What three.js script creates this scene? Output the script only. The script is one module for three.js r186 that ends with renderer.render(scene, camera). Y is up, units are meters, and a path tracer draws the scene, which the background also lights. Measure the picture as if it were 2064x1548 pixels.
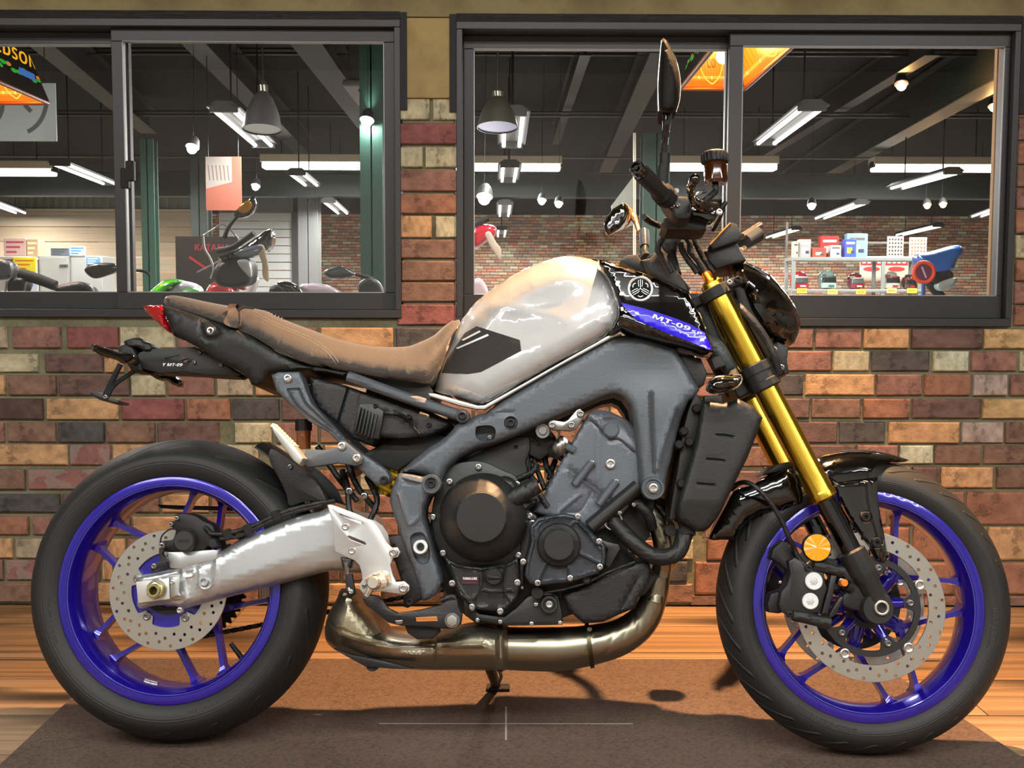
import * as THREE from 'three';
import { mergeGeometries, toCreasedNormals } from 'three/addons/utils/BufferGeometryUtils.js';
import { RoundedBoxGeometry } from 'three/addons/geometries/RoundedBoxGeometry.js';
import { RectAreaLightUniformsLib } from 'three/addons/lights/RectAreaLightUniformsLib.js';
import { FontLoader } from 'three/addons/loaders/FontLoader.js';
import { TextGeometry } from 'three/addons/geometries/TextGeometry.js';

// ---------------------------------------------------------------- camera, exposure, large lights
const FPX = 2229.3;
const scene = new THREE.Scene();
scene.background = new THREE.Color(0x000000);
const camera = new THREE.PerspectiveCamera(2 * Math.atan(774 / FPX) * 180 / Math.PI, 2064 / 1548, 0.05, 80);
camera.rotation.order = 'YXZ';
camera.position.set(0, 0.9216, 2.27);
camera.rotation.set(-0.0748, -0.0049, 0.00286);
camera.updateMatrixWorld(true);
const renderer = new THREE.WebGLRenderer({ antialias: true });
renderer.toneMapping = THREE.LinearToneMapping;
renderer.toneMappingExposure = 1.0;
renderer.shadowMap.enabled = true;
RectAreaLightUniformsLib.init();

// the warm ceiling spot over the motorcycle (its fitting is built with the lamps below)
const SPOT_AT = new THREE.Vector3(0.62, 2.72, -0.42);
const spot = new THREE.SpotLight(new THREE.Color().setRGB(1, 0.56, 0.27), 90, 0, 0.70, 0.8, 2);
spot.position.copy(SPOT_AT).add(new THREE.Vector3(0, -0.1, 0));
spot.target.position.set(0.26, 0, -0.06);
spot.castShadow = true;
spot.shadow.mapSize.set(2048, 2048);
spot.shadow.radius = 1;
spot.shadow.camera.near = 0.2; spot.shadow.camera.far = 6;
scene.add(spot, spot.target);
const TUBE_L = 56;          // luminance of the fluorescent tubes of the bay in front of the window wall
const SHOP_L = 112;          // and of those in the shop behind it

// ---------------------------------------------------------------- helpers
let seed = 7;
const rnd = () => { seed = (seed * 1664525 + 1013904223) >>> 0; return seed / 4294967296; };
const rr = (a, b) => a + (b - a) * rnd();
const used = {};
function numbered(n) { used[n] = (used[n] || 0) + 1; return used[n] === 1 ? n : n + '_' + String(used[n] - 1).padStart(3, '0'); }
function shadow(o) { o.castShadow = true; o.receiveShadow = true; return o; }
function tag(o, label, category, group) { o.userData.label = label; o.userData.category = category; if (group) o.userData.group = group; return o; }
function thing(name, label, category, group, pos = [0, 0, 0]) {
  const g = new THREE.Group(); g.name = numbered(name); g.position.set(...pos); scene.add(g); return tag(g, label, category, group);
}
function part(name, geo, mat, parent) { const m = shadow(new THREE.Mesh(geo, mat)); m.name = name; parent.add(m); return m; }
function one(name, geo, mat, label, category, group) { const m = shadow(new THREE.Mesh(geo, mat)); m.name = numbered(name); scene.add(m); return tag(m, label, category, group); }
function struct(name, geo, mat) { const m = shadow(new THREE.Mesh(geo, mat)); m.name = name; m.userData.kind = 'structure'; scene.add(m); return m; }
const V3 = (x, y, z) => new THREE.Vector3(x, y, z);
function box(x0, x1, y0, y1, z0, z1) { const g = new THREE.BoxGeometry(x1 - x0, y1 - y0, z1 - z0); g.translate((x0 + x1) / 2, (y0 + y1) / 2, (z0 + z1) / 2); return g; }
function rbox(x0, x1, y0, y1, z0, z1, r = 0.004, s = 2) { const g = new RoundedBoxGeometry(x1 - x0, y1 - y0, z1 - z0, s, r); g.translate((x0 + x1) / 2, (y0 + y1) / 2, (z0 + z1) / 2); return g; }
function soup(list) { return mergeGeometries(list.map(g => { const n = g.index ? g.toNonIndexed() : g; for (const k of Object.keys(n.attributes)) if (!['position', 'normal', 'uv'].includes(k)) n.deleteAttribute(k); return n; })); }

// photograph pixels: a pixel gives a direction, a plane of the thing gives the distance
const CR = { P: [0, 0, 1], A: [60, 860, 2.345], B: [170, 570, 3.6], C: [500, 580, 3.87], D: [640, 900, 3.096], E: [860, 900, 3.096], F: [860, 500, 3.686], G: [1040, 760, 3.687], I: [1400, 880, 2.318], J: [1200, 280, 5.733], K: [1200, 500, 4.691], M: [1520, 1060, 6.07], N: [270, 1020, 6.07], O: [1420, 880, 4.691], Q: [980, 780, 6.45] };
function px(s) {
  if (Array.isArray(s)) return s;
  let c = CR.P; const out = [];
  for (const t of s.trim().split(/\s+/)) { if (/^[A-Z]$/.test(t)) { c = CR[t]; continue; } const v = t.split(',').map(Number); out.push([c[0] + v[0] / c[2], c[1] + v[1] / c[2], ...v.slice(2)]); }
  return out;
}
const rayDir = (x, y) => V3((x - 1032) / FPX, -(y - 774) / FPX, -1).applyQuaternion(camera.quaternion);
function atZ(x, y, z) { const d = rayDir(x, y), c = camera.position; return c.clone().addScaledVector(d, (z - c.z) / d.z); }
const atD = (x, y, d) => atZ(x, y, camera.position.z - d);
function atFloor(x, y, h = 0) { const d = rayDir(x, y), c = camera.position; return c.clone().addScaledVector(d, (h - c.y) / d.y); }

// outline tools
function smoothClosed(pts, step) {
  const c = new THREE.CatmullRomCurve3(pts.map(p => V3(p[0], p[1], 0)), true, 'centripetal');
  const n = Math.max(8, Math.round(c.getLength() / step));
  return c.getSpacedPoints(n).slice(0, n).map(p => [p.x, p.y]);
}
function denseClosed(pts, step) {
  const out = [];
  pts.forEach((p, i) => { const q = pts[(i + 1) % pts.length], l = Math.hypot(q[0] - p[0], q[1] - p[1]), n = Math.max(1, Math.round(l / step)); for (let k = 0; k < n; k++) out.push([p[0] + (q[0] - p[0]) * k / n, p[1] + (q[1] - p[1]) * k / n]); });
  return out;
}
function inside(p, x, y) { let r = false; for (let i = 0, j = p.length - 1; i < p.length; j = i++) { const a = p[i], b = p[j]; if ((a[1] > y) !== (b[1] > y) && x < (b[0] - a[0]) * (y - a[1]) / (b[1] - a[1]) + a[0]) r = !r; } return r; }
function dLine(p, x, y, closed) {
  let best = 1e9; const n = closed ? p.length : p.length - 1;
  for (let i = 0; i < n; i++) { const a = p[i], b = p[(i + 1) % p.length], dx = b[0] - a[0], dy = b[1] - a[1], l = dx * dx + dy * dy || 1e-9; let t = ((x - a[0]) * dx + (y - a[1]) * dy) / l; t = t < 0 ? 0 : t > 1 ? 1 : t; const d = (x - a[0] - dx * t) ** 2 + (y - a[1] - dy * t) ** 2; if (d < best) best = d; }
  return Math.sqrt(best);
}
function delaunay(P) {
  let x0 = 1e9, x1 = -1e9, y0 = 1e9, y1 = -1e9;
  for (const p of P) { x0 = Math.min(x0, p[0]); x1 = Math.max(x1, p[0]); y0 = Math.min(y0, p[1]); y1 = Math.max(y1, p[1]); }
  const w = Math.max(x1 - x0, y1 - y0) * 20, cx = (x0 + x1) / 2, cy = (y0 + y1) / 2, n = P.length;
  const Q = P.concat([[cx - w, cy - w], [cx + w, cy - w], [cx, cy + w]]);
  const circ = (a, b, c) => { const [ax, ay] = Q[a], [bx, by] = Q[b], [qx, qy] = Q[c], d = 2 * (ax * (by - qy) + bx * (qy - ay) + qx * (ay - by)) || 1e-12; const ux = ((ax * ax + ay * ay) * (by - qy) + (bx * bx + by * by) * (qy - ay) + (qx * qx + qy * qy) * (ay - by)) / d, uy = ((ax * ax + ay * ay) * (qx - bx) + (bx * bx + by * by) * (ax - qx) + (qx * qx + qy * qy) * (bx - ax)) / d; return { a, b, c, ux, uy, r: (ax - ux) ** 2 + (ay - uy) ** 2 }; };
  let open = [circ(n, n + 1, n + 2)]; const done = [];
  const order = [...P.keys()].sort((i, j) => P[i][0] - P[j][0]);
  for (const i of order) {
    const [x, y] = P[i], edges = new Map(), keep = [];
    for (const t of open) {
      const dx = x - t.ux;
      if (dx > 0 && dx * dx > t.r) { done.push(t); continue; }
      if (dx * dx + (y - t.uy) ** 2 > t.r) { keep.push(t); continue; }
      for (const [u, v] of [[t.a, t.b], [t.b, t.c], [t.c, t.a]]) { const k = Math.min(u, v) * 100000 + Math.max(u, v); edges.set(k, edges.has(k) ? null : [u, v]); }
    }
    open = keep; for (const e of edges.values()) if (e) open.push(circ(e[0], e[1], i));
  }
  return done.concat(open).filter(t => t.a < n && t.b < n && t.c < n);
}
// a body from an outline: front and back depth over the outline, closed by walls; U(x, y, z) places a pixel at depth z
function sheet(U, outline, step, rings, zFront, zBack, crease = 0.75, features = []) {
  const B = outline, nb = B.length, P = B.map(p => [p[0], p[1]]);
  let area = 0; B.forEach((p, i) => { const q = B[(i + 1) % nb]; area += p[0] * q[1] - q[0] * p[1]; });
  const sg = area > 0 ? 1 : -1; let maxR = step * 0.6;
  for (const r of rings) {
    maxR = Math.max(maxR, r + step * 0.45);
    for (let i = 0; i < nb; i++) {
      const a = B[(i + nb - 1) % nb], b = B[(i + 1) % nb], dx = b[0] - a[0], dy = b[1] - a[1], l = Math.hypot(dx, dy) || 1;
      const x = B[i][0] - sg * dy / l * r, y = B[i][1] + sg * dx / l * r;
      if (inside(B, x, y) && dLine(B, x, y, true) > r * 0.93) P.push([x + (i % 7) * 1e-4, y + (i % 5) * 1e-4]);
    }
  }
  const seen = new Set(P.map(p => Math.round(p[0] / 0.9) + '_' + Math.round(p[1] / 0.9)));
  for (const f of features) {
    const c = f.p.length > 2 ? new THREE.CatmullRomCurve3(f.p.map(p => V3(p[0], p[1], 0)), false, 'centripetal') : new THREE.LineCurve3(V3(f.p[0][0], f.p[0][1], 0), V3(f.p[1][0], f.p[1][1], 0));
    f.p = c.getSpacedPoints(Math.max(2, Math.round(c.getLength() / 4))).map(v => [v.x, v.y]);
    f.p.forEach((q, i) => { const a = f.p[Math.max(0, i - 1)], b = f.p[Math.min(f.p.length - 1, i + 1)], l = Math.hypot(b[0] - a[0], b[1] - a[1]) || 1, nx = -(b[1] - a[1]) / l, ny = (b[0] - a[0]) / l;
      for (const k of [0, -0.75, 0.75, -1.6, 1.6]) { const x = q[0] + nx * k * f.w + (i % 3) * 1e-3, y = q[1] + ny * k * f.w + (i % 2) * 1e-3, key = Math.round(x / 0.9) + '_' + Math.round(y / 0.9); if (!seen.has(key) && inside(B, x, y) && dLine(B, x, y, true) > 1) { seen.add(key); P.push([x, y]); } } });
  }
  const clear = (x, y) => features.every(f => dLine(f.p, x, y, false) > f.w * 1.9);
  let x0 = 1e9, x1 = -1e9, y0 = 1e9, y1 = -1e9;
  for (const p of B) { x0 = Math.min(x0, p[0]); x1 = Math.max(x1, p[0]); y0 = Math.min(y0, p[1]); y1 = Math.max(y1, p[1]); }
  let row = 0;
  for (let y = y0 + step / 2; y < y1; y += step * 0.87, row++) for (let x = x0 + (row % 2) * step / 2; x < x1; x += step) if (inside(B, x, y) && dLine(B, x, y, true) > maxR && clear(x, y)) P.push([x + ((row * 13) % 11) * 1e-3, y + ((row * 7) % 9) * 1e-3]);
  const tris = delaunay(P).filter(t => inside(B, (P[t.a][0] + P[t.b][0] + P[t.c][0]) / 3, (P[t.a][1] + P[t.b][1] + P[t.c][1]) / 3));
  const fr = [], bk = [];
  P.forEach((p, i) => { const d = i < nb ? 0 : dLine(B, p[0], p[1], true), zf = zFront(p[0], p[1], d), v = U(p[0], p[1], zf); fr.push(v); bk.push(V3(v.x, v.y, Math.min(zBack(p[0], p[1], d, zf), v.z))); });
  const pos = [], push = (...vs) => { for (const v of vs) pos.push(v.x, v.y, v.z); };
  for (const t of tris) {
    let { a, b, c } = t; const A = fr[a], Bq = fr[b], C = fr[c];
    if ((Bq.x - A.x) * (C.y - A.y) - (Bq.y - A.y) * (C.x - A.x) < 0) [b, c] = [c, b];
    push(fr[a], fr[b], fr[c]); push(bk[a], bk[c], bk[b]);
  }
  for (let i = 0; i < nb; i++) { const j = (i + 1) % nb; if (Math.abs(fr[i].z - bk[i].z) + Math.abs(fr[j].z - bk[j].z) < 1e-6) continue; const [a, b] = sg > 0 ? [j, i] : [i, j]; push(fr[a], bk[a], bk[b]); push(fr[a], bk[b], fr[b]); }
  let g = new THREE.BufferGeometry(); g.setAttribute('position', new THREE.Float32BufferAttribute(pos, 3));
  const uv = []; for (let i = 0; i < pos.length; i += 3) uv.push(pos[i] * 1, pos[i + 1] * 1);
  g.setAttribute('uv', new THREE.Float32BufferAttribute(uv, 2));
  g.computeVertexNormals(); return toCreasedNormals(g, crease);
}
// a swept round bar through points, radii along it, closed ends
function sweep(points, radii, seg = 10, sub = 6) {
  const pts = points.length > 2 ? new THREE.CatmullRomCurve3(points, false, 'centripetal').getSpacedPoints((points.length - 1) * sub) : points;
  const n = pts.length, R = i => { if (typeof radii === 'number') return radii; const t = i / (n - 1) * (radii.length - 1), k = Math.min(Math.floor(t), radii.length - 2); return radii[k] + (radii[k + 1] - radii[k]) * (t - k); };
  const pos = [], uv = [], idx = []; let N = null;
  for (let i = 0; i < n; i++) {
    const T = pts[Math.min(i + 1, n - 1)].clone().sub(pts[Math.max(i - 1, 0)]).normalize();
    if (!N) { N = Math.abs(T.y) < 0.9 ? V3(0, 1, 0) : V3(1, 0, 0); }
    N = N.clone().addScaledVector(T, -N.dot(T)).normalize(); const Bn = T.clone().cross(N);
    for (let k = 0; k <= seg; k++) { const a = k / seg * Math.PI * 2, v = pts[i].clone().addScaledVector(N, Math.cos(a) * R(i)).addScaledVector(Bn, Math.sin(a) * R(i)); pos.push(v.x, v.y, v.z); uv.push(k / seg, i / n); }
  }
  for (let i = 0; i < n - 1; i++) for (let k = 0; k < seg; k++) { const a = i * (seg + 1) + k, b = a + 1, c = a + seg + 1, d = c + 1; idx.push(a, b, c, b, d, c); }
  for (const [i, f] of [[0, 0], [n - 1, 1]]) { const c = pos.length / 3; pos.push(pts[i].x, pts[i].y, pts[i].z); uv.push(0.5, f); for (let k = 0; k < seg; k++) { const a = i * (seg + 1) + k; f ? idx.push(c, a, a + 1) : idx.push(c, a + 1, a); } }
  const g = new THREE.BufferGeometry(); g.setAttribute('position', new THREE.Float32BufferAttribute(pos, 3)); g.setAttribute('uv', new THREE.Float32BufferAttribute(uv, 2)); g.setIndex(idx);
  const q = g.toNonIndexed(); q.computeVertexNormals(); const o = toCreasedNormals(q, 0.9); return o;
}
// a turned body: profile [radius, height] about the axis from point a towards point b
function turned(profile, a, b, seg = 40) {
  const g = new THREE.LatheGeometry(profile.map(p => new THREE.Vector2(Math.max(p[0], 0), p[1])), seg);
  const q = g.toNonIndexed(); q.computeVertexNormals(); const o = toCreasedNormals(q, 0.5);
  const d = b.clone().sub(a).normalize(); o.applyQuaternion(new THREE.Quaternion().setFromUnitVectors(V3(0, 1, 0), d)); o.translate(a.x, a.y, a.z); return o;
}
const ringArc = (cx, cy, r, a0, a1, n) => Array.from({ length: n + 1 }, (_, i) => { const a = a0 + (a1 - a0) * i / n; return [cx + Math.cos(a) * r, cy + Math.sin(a) * r]; });
const circlePx = (x, y, r, n = 28) => ringArc(x, y, r, 0, Math.PI * 2 * (1 - 1 / n), n - 1);

// ---------------------------------------------------------------- textures
function noiseField(n, cells, s) {            // tileable value noise, several octaves
  const h = (x, y, k) => { let v = Math.imul(x * 374761 + y * 668265 + k * 2246822 + s * 3266489, 2654435761) >>> 0; v ^= v >>> 15; v = Math.imul(v, 2246822519) >>> 0; v ^= v >>> 13; return (v >>> 0) / 4294967296; };
  const out = new Float32Array(n * n); let amp = 1, tot = 0;
  for (let o = 0; o < cells.length; o++) {
    const [cx, cy] = Array.isArray(cells[o]) ? cells[o] : [cells[o], cells[o]];
    for (let y = 0; y < n; y++) for (let x = 0; x < n; x++) {
      const u = x / n * cx, v = y / n * cy, i = Math.floor(u), j = Math.floor(v), fu = u - i, fv = v - j, su = fu * fu * (3 - 2 * fu), sv = fv * fv * (3 - 2 * fv);
      const i1 = (i + 1) % cx, j1 = (j + 1) % cy;
      out[y * n + x] += amp * ((h(i, j, o) * (1 - su) + h(i1, j, o) * su) * (1 - sv) + (h(i, j1, o) * (1 - su) + h(i1, j1, o) * su) * sv);
    }
    tot += amp; amp *= 0.6;
  }
  return out.map(v => v / tot);
}
function tex(n, fn, color, repeat) {
  const d = new Uint8Array(n * n * 4);
  for (let y = 0; y < n; y++) for (let x = 0; x < n; x++) { const c = fn(x, y, y * n + x), i = (y * n + x) * 4, r = Array.isArray(c) ? c : [c, c, c]; for (let k = 0; k < 3; k++) d[i + k] = Math.max(0, Math.min(255, r[k] * 255)); d[i + 3] = 255; }
  const t = new THREE.DataTexture(d, n, n); t.wrapS = t.wrapT = THREE.RepeatWrapping; t.magFilter = THREE.LinearFilter; t.minFilter = THREE.LinearMipmapLinearFilter; t.generateMipmaps = true;
  if (color) t.colorSpace = THREE.SRGBColorSpace; if (repeat) t.repeat.set(...repeat); t.needsUpdate = true; return t;
}
const nA = noiseField(256, [8, 16, 32, 64, 128], 1), nB = noiseField(256, [4, 9, 21, 60], 2), nF = noiseField(256, [64, 128], 3);
const fineBump = tex(256, (x, y, i) => nF[i], false, [9, 9]);
const leatherBump = tex(256, (x, y, i) => nF[i] * 0.7 + nA[i] * 0.3, false, [6, 6]);
const M = (c, rough, metal = 0, x = {}) => new THREE.MeshPhysicalMaterial({ color: c, roughness: rough, metalness: metal, ...x });
function lettering(w, h, draw, bg = null) {       // flat print only
  const c = document.createElement('canvas'); c.width = w; c.height = h; const g = c.getContext('2d');
  if (bg) { g.fillStyle = bg; g.fillRect(0, 0, w, h); }
  draw(g); const t = new THREE.CanvasTexture(c); t.colorSpace = THREE.SRGBColorSpace; return t;
}
const MAT = {
  rubber: M(0x1f2020, 0.62, 0, { bumpMap: fineBump, bumpScale: 0.0004 }),
  blue: M(new THREE.Color().setRGB(0.014, 0.004, 0.29), 0.3, 0.35, { clearcoat: 1, clearcoatRoughness: 0.1 }),
  gold: M(new THREE.Color().setRGB(0.64, 0.42, 0.045), 0.27, 1),
  frame: M(0x565b60, 0.48, 0.35, { bumpMap: fineBump, bumpScale: 0.0002 }),
  engine: M(0x5c6168, 0.45, 0.4, { bumpMap: fineBump, bumpScale: 0.0002 }),
  cover: M(0x262727, 0.42, 0.25, { bumpMap: fineBump, bumpScale: 0.00012 }),
  plastic: M(0x151617, 0.5, 0, { bumpMap: fineBump, bumpScale: 0.0003 }),
  satin: M(0x191b1b, 0.52, 0, { bumpMap: fineBump, bumpScale: 0.0002 }),
  dark: M(0x0c0d0e, 0.6),
  gloss: M(0x050505, 0.12, 0, { clearcoat: 1, clearcoatRoughness: 0.03 }),
  silver: M(0xa6a6a4, 0.4, 0.2, { clearcoat: 1, clearcoatRoughness: 0.06 }),
  alu: M(0xbfc2c3, 0.38, 0.85),
  bright: M(0xc6c6c4, 0.3, 1),
  steel: M(0x8f8e8b, 0.34, 1),
  brass: M(0xcfc48a, 0.3, 1),
  titan: M(0x8f8876, 0.33, 1),
  lens: M(0x20201e, 0.3),
  seatTop: M(0x3f3b37, 0.8, 0, { bumpMap: leatherBump, bumpScale: 0.0005, sheen: 1, sheenRoughness: 0.5, sheenColor: new THREE.Color(0xffeedd) }),
  chrome: M(0xd0d0d0, 0.08, 1),
  forkTube: M(0x4c4e52, 0.07, 1),
  red: M(0xb4121c, 0.15, 0, { clearcoat: 1, emissive: 0x000000 }),
  amber: M(0xf0a010, 0.2, 0, { clearcoat: 1 }),
  white: M(0xdfe3e2, 0.45, 0.2),
  crank: M(0x363a3f, 0.45, 0.35, { bumpMap: fineBump, bumpScale: 0.00015 }),
  badge: M(0xe4e6e8, 0.22, 0.6),
  hose: M(0x111213, 0.55),
};

// ---------------------------------------------------------------- the setting
const ZW = -1.03, ZM = -1.041, FY = -0.005;       // brick faces, mortar, floor top
const wx = (x, y = 340) => atZ(x, y, ZW).x, wy = (y, x = 1032) => atZ(x, y, ZW).y;
const atH = (x, y, h) => { const d = rayDir(x, y), c = camera.position; return c.clone().addScaledVector(d, (h - c.y) / d.y); };
{
  const grain = noiseField(512, [[3, 60], [6, 120], [12, 240], [40, 256]], 11), knots = noiseField(512, [[4, 8], [9, 17]], 12);
  const woodMap = tex(512, (x, y, i) => { const g1 = grain[i], v = 0.6 + 0.45 * g1, k = knots[i] > 0.62 ? 1 - (knots[i] - 0.62) * 2.2 : 1; return [v * k, v * 0.95 * k, v * 0.88 * k]; }, true);
  const woodBump = tex(512, (x, y, i) => grain[i], false);
  const woodTones = [0xa68a6a, 0x9c7f5f, 0xac9273, 0x947758].map(c => M(c, 0.55, 0, { map: woodMap, bumpMap: woodBump, bumpScale: 0.001 }));
  const floor = struct('floor', box(-4.2, 4.2, -0.12, FY - 0.02, ZW, 5.1), M(0x2a2018, 0.9));
  const seams = [1217, 1261, 1313, 1368, 1440, 1521].map(y => atFloor(60, y, FY).z);
  while (seams[seams.length - 1] < 5) seams.push(seams[seams.length - 1] + 0.216);
  for (let i = 0; i < seams.length - 1; i++) {
    let x = -4.2 - rr(0, 1.2);
    while (x < 4.2) {
      const l = i < 6 ? rr(2.6, 3.8) : 4.2, x0 = Math.max(x, -4.2), x1 = Math.min(x + l, 4.2); x += l;
      if (x1 - x0 < 0.05) continue;
      const g = new RoundedBoxGeometry(x1 - x0 - 0.003, 0.02, seams[i + 1] - seams[i] - 0.006, 1, 0.0012);
      const p = g.attributes.position, u = g.attributes.uv, ox = rr(0, 1), oy = rr(0, 1);
      for (let k = 0; k < p.count; k++) u.setXY(k, p.getX(k) * 0.42 + ox, p.getZ(k) * 1.1 + oy);
      const m = part('plank', g, woodTones[Math.floor(rnd() * 4)], floor);
      m.position.set((x0 + x1) / 2, FY - 0.01, (seams[i] + seams[i + 1]) / 2);
    }
  }
  const bz0 = atFloor(1000, 1333, FY).z, bz1 = atFloor(1000, 1321, FY).z;
  struct('trim_1', rbox(-1.35, 1.15, FY, FY + 0.006, bz1, bz0 - 0.002, 0.002), woodTones[2]);

  // brick wall
  const brickTex = tex(256, (x, y, i) => { const v = 0.68 + 0.4 * nA[i] + (nF[i] > 0.84 ? 0.3 : 0) - (nF[(i * 5) % 65536] < 0.14 ? 0.25 : 0) - (nB[i] > 0.66 ? 0.14 : 0); return [v, v, v]; }, true);
  const brickBump = tex(256, (x, y, i) => nA[i] * 0.7 + nF[i] * 0.3, false);
  const BC = { O: 0xd0a476, Y: 0xd2ae78, R: 0x9c7264, B: 0x8c6c5a, D: 0x585452, C: 0xcac09c, P: 0xb4a296, T: 0xb6a68a, G: 0xd0d2b6, K: 0x745a52, L: 0xa4735a, S: 0x965c56, W: 0xb0a296 };
  const bm = {}; for (const k in BC) bm[k] = M(BC[k], 0.88, 0, { map: brickTex, bumpMap: brickBump, bumpScale: 0.0025 });
  bm.W2 = M(0x96746a, 0.9, 0, { map: tex(256, (x, y, i) => { const t = nB[i] > 0.55 ? 1 : 0; const v = 0.75 + 0.3 * nA[i]; return t ? [v * 1.05, v * 1.25, v * 1.3] : [v, v * 0.9, v * 0.9]; }, true), bumpMap: brickBump, bumpScale: 0.002 });
  bm.V = M(0x665048, 0.9, 0, { map: tex(256, (x, y, i) => { const v = 0.7 + 0.4 * nA[i]; const s = nB[(i * 3) % 65536] > 0.74 && nA[i] > 0.5 ? 2.0 : 1; return [v * s * 0.9, v * s * 0.9, v * s * 0.88]; }, true), bumpMap: brickBump, bumpScale: 0.002 });
  const brickGeos = Array.from({ length: 8 }, () => {
    const pos = [], uv = [], cx = 0.018, cy = 0.06, cz = 0.35, j = () => rr(-0.012, 0.012);
    const F = [[-0.5 + cx + j(), -0.5 + cy + j() * 2], [0.5 - cx + j(), -0.5 + cy + j() * 2], [0.5 - cx + j(), 0.5 - cy + j() * 2], [-0.5 + cx + j(), 0.5 - cy + j() * 2]].map(p => V3(p[0], p[1], rr(-0.06, 0.06)));
    const R = [[-0.5, -0.5], [0.5, -0.5], [0.5, 0.5], [-0.5, 0.5]].map(p => V3(p[0], p[1], -cz)), Bk = R.map(p => V3(p.x, p.y, -1.6));
    const ou = rr(0, 1), ov = rr(0, 1), t = (...v) => v.forEach(p => { pos.push(p.x, p.y, p.z); uv.push(p.x * 0.9 + ou, p.y * 0.35 + p.z * 0.05 + ov); });
    t(F[0], F[1], F[2]); t(F[0], F[2], F[3]);
    for (let i = 0; i < 4; i++) { const k = (i + 1) % 4; t(R[i], R[k], F[k]); t(R[i], F[k], F[i]); t(Bk[i], Bk[k], R[k]); t(Bk[i], R[k], R[i]); }
    const g = new THREE.BufferGeometry(); g.setAttribute('position', new THREE.Float32BufferAttribute(pos, 3)); g.setAttribute('uv', new THREE.Float32BufferAttribute(uv, 2)); g.computeVertexNormals(); return toCreasedNormals(g, 0.4);
  });
  const mortarTex = tex(256, (x, y, i) => { const v = 0.65 + 0.45 * nB[i] + 0.15 * nF[i]; return [v, v, v * 0.95]; }, true, [2.2, 2.2]);
  const mortar = M(0x7a7762, 0.95, 0, { map: mortarTex, bumpMap: brickBump, bumpScale: 0.006 });
  const metricUv = g => { const p = g.attributes.position, u = g.attributes.uv; for (let i = 0; i < p.count; i++) u.setXY(i, p.getX(i) + p.getZ(i), p.getY(i)); return g; };
  const sillL = wy(641, 400), sillR = wy(658, 1500), headL = wy(36, 400), headR = wy(44, 1500), W1R = wx(811), W2L = wx(915), W2R = wx(2052), W1L = -2.6;
  const ZB = -1.17;
  const wall = struct('wall_back', metricUv(soup([box(-4.2, W1R, 0, sillL, ZB, ZM), box(W1R, W2L, 0, 3.5, ZB, ZM), box(W2L, W2R, 0, sillR, ZB, ZM), box(W2R, 4.2, 0, 3.5, ZB, ZM), box(-4.2, W1L, sillL, 3.5, ZB, ZM)])), mortar);
  const plasterTex = tex(256, (x, y, i) => { const v = 0.7 + 0.4 * nB[i] + 0.1 * nA[i]; return [v, v * (0.96 + 0.05 * nB[i]), v * 0.9]; }, true, [1.6, 1.6]);
  const plaster = M(0x8a8062, 0.9, 0, { map: plasterTex, bumpMap: brickBump, bumpScale: 0.004 });
  struct('wall_upper', metricUv(soup([box(W1L, W1R, headL, 3.5, ZB, ZW + 0.004), box(W1R - 0.001, W2L + 0.001, wy(35), 3.5, ZM, ZW + 0.004), box(W2L, W2R, headR, 3.5, ZB, ZW + 0.004)])), plaster);
  const pil = metricUv(rbox(wx(813, 120), wx(914, 120), wy(198, 860), wy(36, 860), ZM - 0.01, ZW + 0.004, 0.004));
  const pm = part('plaster_block', pil, M(0xa8946c, 0.9, 0, { map: plasterTex, bumpMap: brickBump, bumpScale: 0.003 }), wall);
  let nbk = 0;
  function brick(x0, x1, y0, y1, c) {                       // world extents on the wall
    const m = part('brick', brickGeos[nbk++ % 8], bm[c] || bm.R, wall), gx = 0.0035;
    m.scale.set(x1 - x0 - gx, y1 - y0, 0.011 + rr(-0.002, 0.002)); m.position.set((x0 + x1) / 2, (y0 + y1) / 2, ZW + rr(-0.002, 0.003));
  }
  const yAt = (x, y) => atZ(x, y, ZW).y;
  function row(ya, yb, ref, list) {                          // 'x0-x1C ...' in pixels read near x = ref
    let last = null;
    for (const t of list.trim().split(/\s+/)) { const m = t.match(/^(-?\d+)_(-?\d+)([A-Z]\d?)$/); brick(atZ(+m[1], ya, ZW).x, atZ(+m[2], ya, ZW).x, yAt(ref, yb), yAt(ref, ya), m[3]); last = +m[2]; }
    return last;
  }
  const pal = 'ORRBKLDBROYKLRCBTLRK';
  function fill(ya, yb, ref, from, to) { let x = from + 4; while (x < to - 20) { const l = [94, 146, 100, 120, 74][Math.floor(rnd() * 5)], e = to - (x + l) < 60 ? to - 4 : x + l; row(ya, yb, ref, `${Math.round(x)}_${Math.round(e)}${pal[Math.floor(rnd() * 20)]}`); x = e + 4; } }
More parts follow.
